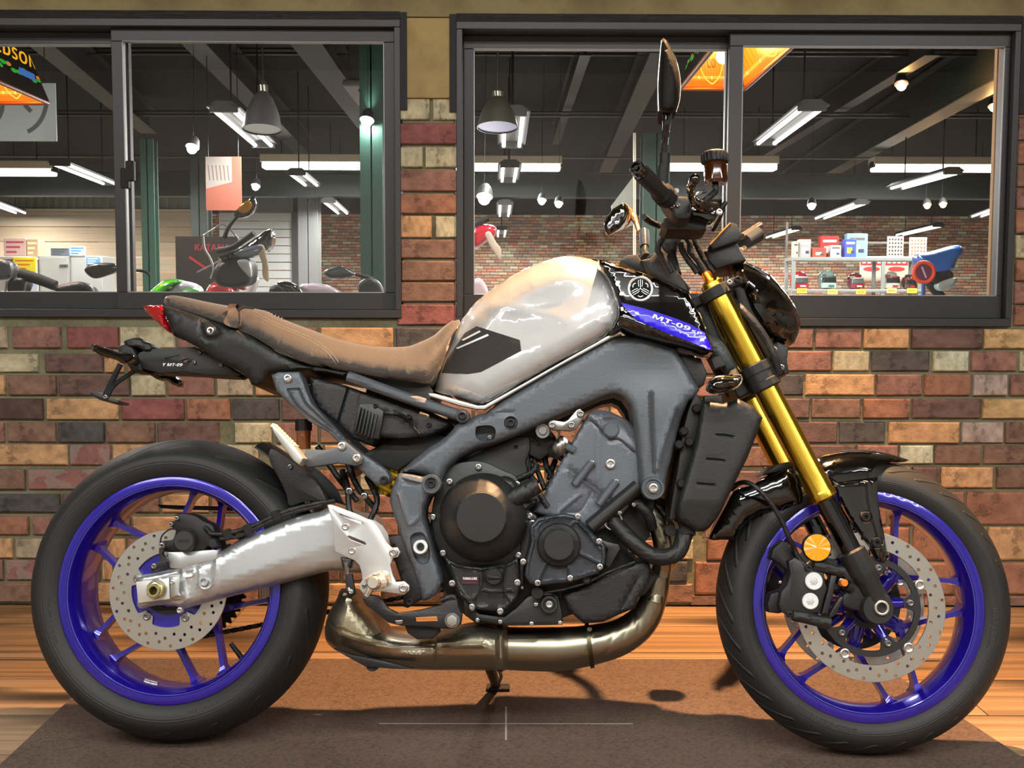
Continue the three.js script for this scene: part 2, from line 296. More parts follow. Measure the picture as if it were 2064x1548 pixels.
  const left = [
    [659, 702, '-120_14T 22_122R 133_238S 240_352C 356_460R 464_560T 564_640B 645_793O 797_905D'],
    [714, 751, '-60_76C 88_207K 209_250O 254_352L 356_440R 444_550K 554_650R'],
    [757, 797, '-100_10O 14_113B 116_260K 263_333C 336_432R 436_510T 513_610O'],
    [804, 846, '-20_86V 91_239O 242_371S 374_464L 466_563D 566_665K'],
    [852, 892, '-90_8R 12_112B 115_210D 213_312B 315_441K 472_547C 556_640R'],
    [897, 938, '-40_135O 138_222W2 225_345O 349_430R 434_520C 552_650C 654_730O'],
    [947, 987, '-70_50B 54_200W2 204_300R 304_420K 424_540B 544_640T 644_720L'],
    [997, 1033, '-30_120D 123_140K 143_230C 234_320B 324_420O 424_520L 524_612B'],
    [1042, 1078, '-50_57L 64_170R 174_262B 266_410O 414_500L 504_600B'],
    [1087, 1126, '-60_25O 29_110T 114_200R 204_252O 256_360R 364_480L 484_570B'],
    [1130, 1170, '-80_6B 10_100W2 104_200R 204_226O 230_330C 334_430R 434_560L'],
    [1176, 1214, '-70_66B 70_190K 194_290O 294_400B 404_520L'],
  ];
  const right = [
    [663, 702, '1548_1641R 1644_1739R 1741_1834O 1838_1983K 1985_2130Y'],
    [708, 748, '1560_1678R 1680_1754C 1757_1876D 1881_1954G 1959_2052R 2056_2140C'],
    [755, 797, '1530_1621D 1624_1766O 1768_1861R 1864_1958L 1962_2033P 2037_2130R'],
    [804, 843, '1540_1633K 1636_1737B 1740_1836L 1840_1979K 1981_2120Y'],
    [851, 893, '1560_1690K 1692_1786D 1792_1936O 1940_2025P 2028_2130B'],
    [898, 935, '1560_1726K 1728_1812R 1814_1883G 1885_1980B 1984_2130B'],
    [942, 983, '1540_1650R 1654_1750B 1754_1836L 1840_1895K 1898_2004O 2010_2120B'],
  ];
  left.forEach((r, i) => { const last = row(r[0], r[1], 200, r[2]); const to = i < right.length ? +right[i][2].match(/^\d+/)[0] : 1391 + (i % 2) * 12; fill(r[0], r[1], 200, last, to); });
  right.forEach(r => row(r[0], r[1], 1800, r[2]));
  [[991, 1058, '1408_1520L 1524_1640O 1644_1790L 1794_1945L 1950_2150L'], [1063, 1129, '1425_1560L 1566_1700L 1704_1836L 1842_1990L 1994_2150O'], [1134, 1199, '1401_1540L 1545_1670O 1675_1800L 1805_1930L 1935_2110L'], [1202, 1221, '1391_1480B 1484_1600B 1604_1740L 1744_1860B 1864_1990L 1994_2120B']].forEach(r => row(r[0], r[1], 1800, r[2]));
  [[199, 241, '796_867C 871_928C'], [248, 290, '797_931S'], [296, 337, '796_853C 856_929C'], [343, 385, '802_926R'], [391, 431, '803_926L'], [435, 479, '805_871O 877_929C'], [483, 521, '805_931B'], [526, 566, '808_926B'], [569, 608, '806_929B'], [614, 655, '800_932S'], [661, 701, '909_985B']].forEach(r => row(r[0], r[1], 860, r[2]));
  [[56, 100, 'L'], [104, 144, 'R'], [147, 190, 'C'], [194, 236, 'L'], [240, 282, 'R'], [286, 330, 'L'], [334, 376, 'B'], [380, 420, 'R'], [424, 470, 'L'], [474, 520, 'C'], [524, 566, 'L'], [570, 612, 'R'], [616, 656, 'L']].forEach(([a, b, c], i) => { const x0 = atZ(2056 - i * 0.9, a, ZW).x; brick(x0, x0 + 0.21, yAt(2056, b), yAt(2056, a), c); });

  // the wall goes on in brick beyond the frame: one joined field on either side
  { const gs = [], names = Object.keys(BC), put = (x0, x1, y0, y1) => { const g = brickGeos[gs.length % 8].clone(); g.scale(x1 - x0 - 0.0035, y1 - y0, 0.011); g.translate((x0 + x1) / 2, (y0 + y1) / 2, ZW); const c = new THREE.Color(BC[pal[Math.floor(rnd() * 20)]]), a = new Float32Array(g.attributes.position.count * 3); for (let i = 0; i < a.length; i += 3) { a[i] = c.r; a[i + 1] = c.g; a[i + 2] = c.b; } g.setAttribute('color', new THREE.BufferAttribute(a, 3)); gs.push(g); };
    const run = (from, to, ya, yb, ref, dir) => { let x = from; while (dir > 0 ? x < to : x > to) { const l = [0.142, 0.22, 0.15, 0.18, 0.11][Math.floor(rnd() * 5)] * dir, e = dir > 0 ? Math.min(x + l, to) : Math.max(x + l, to); if (Math.abs(e - x) > 0.03) put(Math.min(x, e), Math.max(x, e), yAt(ref, yb), yAt(ref, ya)); x = e + 0.006 * dir; } };
    left.forEach(r => run(atZ(+r[2].match(/^-?\d+/)[0], r[0], ZW).x - 0.006, -4.15, r[0], r[1], 200, -1));
    right.concat([[991, 1058, '2150'], [1063, 1129, '2150'], [1134, 1199, '2110'], [1202, 1221, '2120']]).forEach(r => run(atZ(+r[2].match(/(\d+)[A-Z]?\d?$/)[1], r[0], ZW).x + 0.006, 4.15, r[0], r[1], 1800, 1));
    for (let y = sillR + 0.01, k = 0; y < headR - 0.06; y += 0.0705, k++) run(atZ(2056 - k * 0 + 6, 340, ZW).x + 0.216, 4.15, 599 - 47 * k, 641 - 47 * k, 1800, 1);
    const f = part('brick_field', mergeGeometries(gs), M(0xffffff, 0.88, 0, { map: brickTex, bumpMap: brickBump, bumpScale: 0.0025, vertexColors: true }), wall); f.userData.kind = 'stuff'; }
  // sliding windows
  const alu = M(0x3b3c3e, 0.42, 0.4), aluDark = M(0x1d1c20, 0.5, 0.2, { bumpMap: brickBump, bumpScale: 0.002 });
  const glass = new THREE.MeshPhysicalMaterial({ color: 0xffffff, roughness: 0.0, metalness: 0, transmission: 1, thickness: 0, ior: 1.45 });
  function frameRing(x0, x1, y0, y1, l, r, b, t, z0, z1) { return soup([rbox(x0, x1, y1 - t, y1, z0, z1, 0.002, 1), rbox(x0, x1, y0, y0 + b, z0, z1, 0.002, 1), rbox(x0, x0 + l, y0 + b, y1 - t, z0, z1, 0.002, 1), rbox(x1 - r, x1, y0 + b, y1 - t, z0, z1, 0.002, 1)]); }
  function windowUnit(n, X, Y, label) {
    // X: frame left, left glass, meeting stile left, meeting stile right, right glass end, frame right (world); Y: frame top, glass top, glass bottom, frame bottom
    const f = struct('window_' + n, frameRing(X[0], X[5], Y[3], Y[0], 0.018, 0.018, 0.024, 0.022, -1.135, ZW + 0.006), alu);
    f.userData.label = label;
    const w = 0.012;
    part('reveal_lining', soup([box(X[0], X[5], Y[0] - 0.001, Y[0] + 0.022, ZM - 0.06, ZW + 0.007), box(X[5], X[5] + 0.02, Y[0] - 0.26, Y[0] + 0.02, ZM - 0.06, ZW + 0.0065), box(X[0] - 0.02, X[0], Y[0] - 0.26, Y[0] + 0.02, ZM - 0.06, ZW + 0.0065)]), aluDark, f);
    const bt = Y[2] - Y[3] - 0.024, tp = Y[0] - Y[1] - 0.022;
    const back = [X[0] + 0.018, X[3]], front = [X[2], X[5] - 0.018];
    for (const [s, z, gx] of [[back, -1.118, [X[1], X[2]]], [front, -1.066, [X[3], X[4]]]]) {
      const sash = part('sash', frameRing(s[0], s[1], Y[3] + 0.024, Y[0] - 0.022, Math.max(0.02, gx[0] - s[0]), Math.max(0.02, s[1] - gx[1]), bt, tp, z - 0.014, z + 0.014), alu, f);
      part('pane', box(gx[0] - w, gx[1] + w, Y[2] - w, Y[1] + w, z - 0.0025, z + 0.0025).translate(0, 0, 0), glass, sash);
      part('gasket', frameRing(gx[0] - 0.002, gx[1] + 0.002, Y[2] - 0.002, Y[1] + 0.002, 0.004, 0.004, 0.004, 0.004, z - 0.006, z + 0.0155), M(0x9a9c9c, 0.4, 0.6), sash);
    }
    return f;
  }
  const w1 = windowUnit(1, [W1L, W1L + 0.05, wx(224), wx(247), wx(773), wx(808)], [wy(38, 400), wy(80, 400), wy(589, 400), wy(640, 400)], 'dark aluminium sliding window beside the narrow brick pier');
  const w2 = windowUnit(2, [wx(920), atZ(955, 340, -1.105).x, wx(1470), wx(1497), atZ(2016, 340, -1.055).x, wx(2048)], [wy(46, 1500), wy(89, 1500), wy(595, 1500), wy(657, 1500)], 'dark aluminium sliding window above the motorcycle tank');
  for (const [win, x, y, z] of [[w1, 264, 345, -1.06], [w1, 253, 360, -1.06]]) { const p = atZ(x, y, z); part('latch', rbox(p.x - 0.012, p.x + 0.012, p.y - 0.03, p.y + 0.03, z - 0.01, z + 0.012, 0.004), aluDark, win); }
  struct('trim_2', rbox(atZ(2002, 340, -1.175).x, atZ(2002, 340, -1.175).x + 0.06, sillR - 0.02, headR, -1.195, -1.172, 0.003), M(0xb98a50, 0.6));

  // closing the bay in front of the wall
  const paint = M(0xb9b7b0, 0.85);
  struct('wall_left', box(-4.3, -4.2, -0.12, 3.5, ZB, 5.1), paint);
  struct('wall_right', box(4.2, 4.3, -0.12, 3.5, ZB, 5.1), paint);
  struct('wall_front', box(-4.3, 4.3, -0.12, 3.5, 5.1, 5.2), paint);
  struct('ceiling', box(-4.3, 4.3, 2.86, 2.96, ZB, 5.2), M(0x3c3a37, 0.9));

  // mat
  const mz = atFloor(1000, 1333, FY).z, l0 = atFloor(140, 1414, FY), l1 = atFloor(5, 1541, FY), r0 = atFloor(1962, 1466, FY), r1 = atFloor(2064, 1533, FY);
  const lx = z => l0.x + (l1.x - l0.x) * (z - l0.z) / (l1.z - l0.z), rx = z => r0.x + (r1.x - r0.x) * (z - r0.z) / (r1.z - r0.z);
  const sh = new THREE.Shape([[lx(mz), mz], [lx(1.3), 1.3], [rx(1.3), 1.3], [rx(mz), mz]].map(p => new THREE.Vector2(p[0], -p[1])));
  const mg = new THREE.ExtrudeGeometry(sh, { depth: 0.0035, bevelEnabled: true, bevelThickness: 0.00125, bevelSize: 0.002, bevelOffset: -0.002, bevelSegments: 1 });
  mg.rotateX(-Math.PI / 2); mg.translate(0, FY + 0.00125, 0);
  const matTex = tex(256, (x, y, i) => { const v = 0.6 + 0.55 * nF[i] + 0.15 * nB[i] + (nF[(i * 7) % 65536] > 0.93 ? 0.35 : 0); return [v, v * 0.98, v * 0.95]; }, true, [3.3, 3.3]);
  const mat = one('floor_mat', mg, M(0x5c4b40, 0.95, 0, { map: matTex, bumpMap: fineBump, bumpScale: 0.002 }), 'large brown rubber mat under the motorcycle with a chalk cross', 'mat');
  const chalk = M(0x9a948c, 0.95);
  for (const [a, b, c, d] of [[764, 1458, 1276, 1458], [1020, 1424, 1019, 1491]]) { const p = atFloor(a, b, 0.0015), q = atFloor(c, d, 0.0015); const h = a < 900; part('chalk_line', h ? box(p.x, q.x, 0.0008, 0.0014, p.z - 0.002, p.z + 0.002) : box(p.x - 0.002, p.x + 0.002, 0.0008, 0.0014, p.z, q.z), chalk, mat); }
}

// ---------------------------------------------------------------- the motorcycle (own frame: x forward, y up, z to its right side, which faces the camera)
const M_chainA = M(0x3a342c, 0.4, 0.8), M_chainB = M(0x24211e, 0.45, 0.8), M_cream = M(0xe8e2c4, 0.5);
const bike = thing('motorcycle', 'silver and black naked motorcycle with blue wheels and gold fork on its side stand', 'motorcycle');
{
  const yaw = 0.0461, lean = 0.1957;
  const X = V3(Math.cos(yaw), 0, Math.sin(yaw)), Z0 = V3(-Math.sin(yaw), 0, Math.cos(yaw)), Y0 = V3(0, 1, 0);
  const Yb = Y0.clone().multiplyScalar(Math.cos(lean)).addScaledVector(Z0, -Math.sin(lean)), Zb = Z0.clone().multiplyScalar(Math.cos(lean)).addScaledVector(Y0, Math.sin(lean));
  const mtx = new THREE.Matrix4().makeBasis(X, Yb, Zb).setPosition(-0.6939, 0.003, 0.0111);
  mtx.decompose(bike.position, bike.quaternion, bike.scale); bike.updateMatrixWorld(true);
  const inv = mtx.clone().invert(), eye = camera.position.clone().applyMatrix4(inv);
  const L = (x, y, z) => { const d = rayDir(x, y).transformDirection(inv); return eye.clone().addScaledVector(d, (z - eye.z) / d.z); };
  const MPP = 1 / 985;
  const pt = p => L(p[0], p[1], p[2]);
  const group = (name, parent = bike) => { const g = new THREE.Group(); g.name = name; parent.add(g); return g; };
  // flat plate or block with a chamfered rim: outline read on its near face z1, back at z0
  function slab(name, parent, mat, s, z0, z1, o = {}) {
    const bev = Math.min(o.bev ?? 0.0025, (z1 - z0) * 0.45), pts = o.smooth ? smoothClosed(px(s), o.step || 8) : px(s);
    const to = q => { const v = L(q[0], q[1], z1); return new THREE.Vector2(v.x, v.y); };
    const sh = new THREE.Shape(pts.map(to));
    for (const h of o.holes || []) sh.holes.push(new THREE.Path((o.holeSmooth ? smoothClosed(px(h), 5) : px(h)).map(to)));
    const g = new THREE.ExtrudeGeometry(sh, { depth: z1 - z0 - 2 * bev, bevelEnabled: true, bevelThickness: bev, bevelSize: bev, bevelOffset: -bev, bevelSegments: 2, steps: 1 });
    g.translate(0, 0, z0 + bev); return part(name, toCreasedNormals(g, 0.6), mat, parent);
  }
  // rounded body over an outline; R edge rounding in metres, near face z1, back z0 (or mirrored about zc)
  function pillow(name, parent, mat, s, o) {
    const step = o.step || 9, raw = px(s), pts = o.smooth === false ? denseClosed(raw, step) : smoothClosed(raw, step), R = (o.R ?? 0.01) / MPP, p = o.p || 2;
    const cre = (o.creases || []).map(c => ({ p: px(c[0]), w: c[1], h: c[2] }));
    const zf = (x, y, d) => { const t = 1 - Math.min(d / R, 1); let z = o.z1 - R * MPP * (1 - Math.pow(Math.max(0, 1 - Math.pow(t, p)), 1 / p)); if (o.fn) z += o.fn(x, y, d); for (const c of cre) { const q = dLine(c.p, x, y, false) / c.w; if (q < 2.6) z += c.h * Math.exp(-q * q * 1.2); } return z; };
    const pits = (o.pits || []).map(c => ({ p: smoothClosed(px(c[0]), 3), d: c[1] }));
    const sink = (x, y) => { let s = 0; for (const c of pits) if (inside(c.p, x, y)) s += c.d * Math.min(1, dLine(c.p, x, y, true) / 1.6); return s; };
    const front0 = o.depth ? (x, y, d) => { let z = o.depth(x, y, d); for (const c of cre) { const q = dLine(c.p, x, y, false) / c.w; if (q < 2.6) z += c.h * Math.exp(-q * q * 1.2); } return z; } : zf;
    const front = pits.length ? (x, y, d) => front0(x, y, d) - sink(x, y) : front0;
    const back = o.zc !== undefined ? (x, y, d, z) => Math.min(z, 2 * o.zc - z) : () => o.z0;
    const rings = o.rings || [R * 0.12, R * 0.4, R * 0.8];
    const m = part(name, sheet(L, pts, step, rings, front, back, o.crease, cre.concat(pits.map(c => ({ p: c.p.concat([c.p[0]]), w: 1.5 })))), mat, parent);
    m.zAt = (x, y) => front(x, y, inside(pts, x, y) ? dLine(pts, x, y, true) : 0); return m;
  }
  // thin layer lying on a pillow
  function overlay(name, parent, mat, s, base, off, o = {}) {
    const step = o.step || 5, raw = px(s), pts = o.smooth ? smoothClosed(raw, step) : denseClosed(raw, step);
    return part(name, sheet(L, pts, step, o.rings || [], (x, y, d) => base.zAt(x, y) + (o.round ? off * Math.min(1, 0.3 + d / o.round) : off), (x, y) => base.zAt(x, y) - 0.002), mat, parent);
  }
  const tube = (name, parent, mat, s, r, seg = 10) => part(name, sweep(px(s).map(pt), r, seg), mat, parent);
  function spun(name, parent, mat, x, y, prof, o = {}) { const c = L(x, y, o.ref ?? prof[0][1]); return part(name, turned(prof, V3(c.x, c.y, 0), V3(c.x, c.y, 1), o.seg || 36), mat, parent); }
  const at = s => px(s)[0];
  // socket bolts, shared shape
  const boltGeo = turned([[0, 0.35], [0.42, 0.35], [0.46, 0.9], [0.62, 1], [0.84, 0.95], [0.9, 0.55], [1, 0.45], [1, 0]], V3(0, 0, 0), V3(0, 0, 1), 16);
  function bolts(parent, s, z, r, mat = MAT.steel, h = 0.006, name = 'bolt') { for (const q of px(s)) { const m = part(name, boltGeo, mat, parent), v = L(q[0], q[1], q[2] ?? z); m.position.set(v.x, v.y, (q[2] ?? z) - 0.001); m.scale.set(r * 0.86, r * 0.86, h); } }
  const hexGeo = turned([[0, 1], [0.55, 1], [0.9, 0.92], [1, 0.75], [1, 0]], V3(0, 0, 0), V3(0, 0, 1), 6);
  const mirrorZ = m => { const c = m.clone(); c.scale.z *= -1; m.parent.add(c); return c; };

  // ---- wheels
  const lz = (prof, seg = 96) => turned(prof, V3(0, 0, 0), V3(0, 0, 1), seg);
  function wheel(name, cx, cy, w) {
    const g = group(name); g.position.set(cx, cy, 0);
    const h = w.rim, lp = [[0.2315, h], [0.2318, h + 0.003], [0.227, h + 0.005], [0.215, h + 0.004], [0.211, h - 0.002], [0.206, h - 0.014], [0.2035, h - 0.02]];
    const inner = lp.concat([[0.201, h * 0.4], [0.2, 0], [0.201, -h * 0.4]]).concat(lp.slice().reverse().map(p => [p[0], -p[1]]));
    part('rim', lz(inner.concat([[0.224, -h + 0.004], [0.214, -h * 0.5], [0.214, h * 0.5], [0.224, h - 0.004], [0.2315, h]])), MAT.blue, g);
    part('pinstripe', lz([[0.2135, h + 0.0042], [0.2128, h + 0.0046], [0.2118, h + 0.0018], [0.2124, h + 0.0012]]), M(0x6a66c8, 0.25, 0.3), g);
    const tp = w.tyre; const prof = tp.concat(tp.slice(0, -1).reverse().map(p => [p[0], -p[1]]));
    const tg = new THREE.LatheGeometry(new THREE.SplineCurve(prof.map(p => new THREE.Vector2(p[0], p[1]))).getSpacedPoints(56), 160); tg.rotateX(Math.PI / 2);
    part('tyre', tg, w.mat, g);
    // spokes: five pairs, V shaped between hub arms and rim
    for (let k = 0; k < 5; k++) {
      const mid = w.mid + k * 72 * Math.PI / 180;
      for (const s of [-1, 1]) {
        const a = mid + s * 0.152, b = mid + s * 0.628, P = V3(Math.cos(a) * 0.204, Math.sin(a) * 0.204, w.sz), Q = V3(Math.cos(b) * 0.088, Math.sin(b) * 0.088, w.sz);
        const d = P.clone().sub(Q), l = d.length(), n = V3(-d.y, d.x, 0).normalize();
        const sec = (t, wd, dp) => { const c = Q.clone().addScaledVector(d, t); return [[-wd, -dp], [-wd * 0.75, dp], [wd * 0.75, dp], [wd, -dp]].map(e => c.clone().addScaledVector(n, e[0]).add(V3(0, 0, e[1]))); };
        const secs = [[-0.1, 0.010, 0.014], [0, 0.0085, 0.013], [0.5, 0.0058, 0.011], [0.86, 0.0062, 0.012], [0.95, 0.0095, 0.016], [1, 0.017, 0.022]].map(e => sec(...e)), pos = [], t3 = (...v) => v.forEach(q => pos.push(q.x, q.y, q.z));
        for (let i = 0; i < secs.length - 1; i++) for (let j = 0; j < 4; j++) { const A = secs[i][j], B = secs[i][(j + 1) % 4], C = secs[i + 1][j], D = secs[i + 1][(j + 1) % 4]; t3(A, B, C); t3(B, D, C); }
        for (const e of [secs[0], secs[secs.length - 1].slice().reverse()]) { t3(e[0], e[2], e[1]); t3(e[0], e[3], e[2]); }
        let sg = new THREE.BufferGeometry(); sg.setAttribute('position', new THREE.Float32BufferAttribute(pos, 3)); sg.computeVertexNormals(); sg = toCreasedNormals(sg, 0.5);
        part('spoke', sg, MAT.blue, g);
      }
      const b = mid + 0.628, P = V3(Math.cos(b) * 0.096, Math.sin(b) * 0.096, w.sz), Q = V3(Math.cos(b) * 0.03, Math.sin(b) * 0.03, w.sz);
      part('hub_arm', sweep([Q, P], [0.02, 0.0135], 8), MAT.blue, g);
    }
    part('hub', lz([[0, w.hub[0]], [0.03, w.hub[0]], [0.044, w.hub[0] + 0.01], [0.046, -0.02], [0.046, 0.02], [0.044, w.hub[1] - 0.01], [0.03, w.hub[1]], [0, w.hub[1]]], 40), MAT.blue, g);
    return g;
  }
  const groove = (n, slashes, sd) => { // tread cuts and moulded rings as relief
    const W = 1024, Hh = 256, d = new Uint8Array(W * Hh * 4).fill(200);
    const set = (x, y, v) => { x = (Math.round(x) + W) % W; y = Math.round(y); if (y >= 0 && y < Hh) { const i = (y * W + x) * 4; d[i] = d[i + 1] = d[i + 2] = v; } };
    for (let k = 0; k < n; k++) for (const sgn of [-1, 1]) { const x0 = (k + (sgn > 0 ? 0.5 : 0)) * W / n; for (let t = 0; t <= 1; t += 0.004) { const y = 128 + sgn * (14 + 48 * t), x = x0 + W / n * (0.75 * t + 0.35 * t * t); for (let e = -2; e <= 2; e++) for (let f = -1; f <= 1; f++) set(x + e, y + f, 40); } }
    for (const y of [38, 42, 214, 218]) for (let x = 0; x < W; x++) set(x, y, 170);
    for (let i = 3; i < d.length; i += 4) d[i] = 255;
    const t = new THREE.DataTexture(d, W, Hh); t.wrapS = t.wrapT = THREE.RepeatWrapping; t.magFilter = THREE.LinearFilter; t.needsUpdate = true; return t;
  };
  const rTyre = M(0x1b1c1c, 0.6, 0, { bumpMap: groove(18), bumpScale: 0.006 }), fTyre = M(0x1d1e1e, 0.6, 0, { bumpMap: groove(30), bumpScale: 0.006 });
  const RW = [0, 0.315], FW = [1.43, 0.300];
  const rw = wheel('rear_wheel', RW[0], RW[1], { rim: 0.076, mid: 75 * Math.PI / 180, sz: 0.0, hub: [-0.085, 0.07], mat: rTyre, tyre: [[0.222, 0.06], [0.229, 0.073], [0.236, 0.0805], [0.250, 0.0885], [0.263, 0.0905], [0.276, 0.087], [0.292, 0.0705], [0.304, 0.047], [0.312, 0.023], [0.315, 0]] });
  const fw = wheel('front_wheel', FW[0], FW[1], { rim: 0.05, mid: 5 * Math.PI / 180, sz: 0.0, hub: [-0.055, 0.055], mat: fTyre, tyre: [[0.222, 0.04], [0.229, 0.049], [0.237, 0.0555], [0.247, 0.060], [0.257, 0.0605], [0.268, 0.0575], [0.281, 0.047], [0.292, 0.03], [0.298, 0.0145], [0.300, 0]] });
  { // wheel weights and valve
    const p = (a, r, z) => V3(Math.cos(a) * r, Math.sin(a) * r, z);
    part('valve', sweep([p(-0.82, 0.2, 0), p(-0.80, 0.16, 0.004)], [0.006, 0.0045], 8), MAT.dark, rw);
    for (const a of [-1.78, -1.84]) part('balance_weight', new RoundedBoxGeometry(0.018, 0.005, 0.012, 1, 0.001).rotateZ(a + Math.PI / 2).translate(Math.cos(a) * 0.199, Math.sin(a) * 0.199, 0.02), MAT.bright, rw);
  }
  // brake discs
  function disc(parent, name, R0, R1, z, t, holes, tabs, tabR, mat) {
    const s = new THREE.Shape(ringArc(0, 0, R0, 0, Math.PI * 2 * 127 / 128, 127).map(p => new THREE.Vector2(...p)));
    const hp = new THREE.Path(), N = 200; const pts = [];
    for (let i = 0; i < N; i++) { const a = -i / N * Math.PI * 2; let r = R1; if (tabs) { const ph = ((a * tabs.n / (2 * Math.PI)) % 1 + 1) % 1, dd = Math.min(ph, 1 - ph) * 2; r = R1 - (R1 - tabR) * Math.max(0, Math.min(1, (tabs.w - dd) / 0.12 + 0.5)); } pts.push(new THREE.Vector2(Math.cos(a + (tabs?.a || 0)) * r, Math.sin(a + (tabs?.a || 0)) * r)); }
    hp.setFromPoints(pts); s.holes.push(hp);
    for (const [r, a, hr] of holes) { const h = new THREE.Path(); h.absarc(Math.cos(a) * r, Math.sin(a) * r, hr, 0, Math.PI * 2, true); s.holes.push(h); }
    const g = new THREE.ExtrudeGeometry(s, { depth: t - 0.001, bevelEnabled: true, bevelSize: 0.0005, bevelThickness: 0.0005, bevelOffset: -0.0005, bevelSegments: 1, curveSegments: 8 }); g.translate(0, 0, z + 0.0005);
    // the outer circle needs more segments than the holes
    const m = part(name, toCreasedNormals(g, 0.5), mat, parent); return m;
  }
  const discSteel = M(0xc4c2ba, 0.36, 0.9, { anisotropy: 0.5 });
  function discShape(R0, R1, tabs, tabR, holes) { return { R0, R1, tabs, tabR, holes }; }
  const holesFor = (n, rs, hr, ph) => { const o = []; for (let k = 0; k < n; k++) rs.forEach((r, i) => o.push([r, ph + (k + i * 0.37 + (i % 2) * 0.11) / n * Math.PI * 2, hr])); return o; };
  const rd = disc(rw, 'brake_disc', 0.1225, 0.076, 0.079, 0.005, holesFor(15, [0.114, 0.106, 0.098, 0.091], 0.0031, 0.2), { n: 5, w: 0.32, a: 0.3 }, 0.061, discSteel);
  const bmesh = (parent, x, y, z, r, h, mat, name = 'bolt') => { const m = part(name, boltGeo, mat, parent); m.position.set(x, y, z); m.scale.set(r, r, h); return m; };
  for (let k = 0; k < 5; k++) { const a = 0.3 + k * Math.PI * 0.4; bmesh(rw, Math.cos(a) * 0.068, Math.sin(a) * 0.068, 0.0835, 0.0085, 0.005, MAT.steel); }
  part('disc_carrier', lz([[0.03, 0.07], [0.078, 0.07], [0.078, 0.0775], [0.03, 0.0775]], 60), MAT.blue, rw);
  part('sensor_ring', lz([[0.036, 0.079], [0.05, 0.079], [0.05, 0.085], [0.036, 0.085]], 48), MAT.dark, rw);
  { // sprocket and chain on the far side
    const s = new THREE.Shape(), T = 45; for (let i = 0; i < T * 4; i++) { const a = i / (T * 4) * Math.PI * 2, r = [0.108, 0.116, 0.116, 0.108][i % 4]; i ? s.lineTo(Math.cos(a) * r, Math.sin(a) * r) : s.moveTo(Math.cos(a) * r, Math.sin(a) * r); }
    for (let k = 0; k < 5; k++) { const h = new THREE.Path(); h.absarc(Math.cos(k * 1.2566) * 0.078, Math.sin(k * 1.2566) * 0.078, 0.016, 0, Math.PI * 2, true); s.holes.push(h); }
    const c = new THREE.Path(); c.absarc(0, 0, 0.03, 0, Math.PI * 2, true); s.holes.push(c);
    const g = new THREE.ExtrudeGeometry(s, { depth: 0.006, bevelEnabled: false }); g.translate(0, 0, -0.098); part('sprocket', g, M(0x1c1a18, 0.5, 0.6), rw);
    const ch = group('drive_chain'), lg = new RoundedBoxGeometry(0.017, 0.0105, 0.016, 2, 0.004);
    const A = V3(0.02, RW[1] - 0.112, -0.095), B = V3(0.60, 0.352 - 0.03, -0.095), n = Math.floor(A.distanceTo(B) / 0.0158);
    const top0 = V3(-0.01, RW[1] + 0.112, -0.095), top1 = V3(0.60, 0.352 + 0.035, -0.095);
    for (const [p, q] of [[A, B], [top0, top1]]) for (let k = 0; k < n; k++) { const m = part('chain_link', lg, k % 2 ? M_chainA : M_chainB, ch); m.position.lerpVectors(p, q, (k + 0.5) / n); m.rotation.z = Math.atan2(q.y - p.y, q.x - p.x); m.scale.z = k % 2 ? 1 : 0.7; }
  }
  // front discs, both sides
  for (const s of [1, -1]) {
    const z = s > 0 ? 0.063 : -0.068;
    const d = disc(fw, 'brake_disc', 0.149, 0.1155, z, 0.005, holesFor(14, [0.143, 0.136, 0.129, 0.1225], 0.0031, 0.1), { n: 5, w: 0.14, a: 0.42 }, 0.104, discSteel);
    const car = disc(fw, 'disc_carrier', 0.1, 0.0875, z - 0.001, 0.006, [], { n: 5, w: 0.26, a: 0.1 }, 0.066, M(0x2a2b2b, 0.5, 0.3));
    for (let k = 0; k < 5; k++) { const a = 0.42 + k * 1.2566; part('floating_bobbin', lz([[0.0052, z - 0.002], [0.0098, z - 0.002], [0.0098, z + 0.0085], [0.008, z + 0.0095], [0.0052, z + 0.008], [0.0052, z - 0.002]], 20).translate(Math.cos(a) * 0.108, Math.sin(a) * 0.108, 0), MAT.bright, fw); const b = 0.1 + k * 1.2566; if (s > 0) bmesh(fw, Math.cos(b) * 0.079, Math.sin(b) * 0.079, z + 0.004, 0.007, 0.006, MAT.steel); }
    for (let k = 0; k < 5; k++) { const b = 0.1 + k * 1.2566; part('carrier_arm', sweep([V3(Math.cos(b) * 0.04, Math.sin(b) * 0.04, s * 0.045), V3(Math.cos(b) * 0.08, Math.sin(b) * 0.08, z)], [0.012, 0.009], 8), MAT.blue, fw); }
  }
  part('sensor_ring', lz([[0.034, 0.052], [0.046, 0.052], [0.046, 0.057], [0.034, 0.057]], 48), MAT.dark, fw);

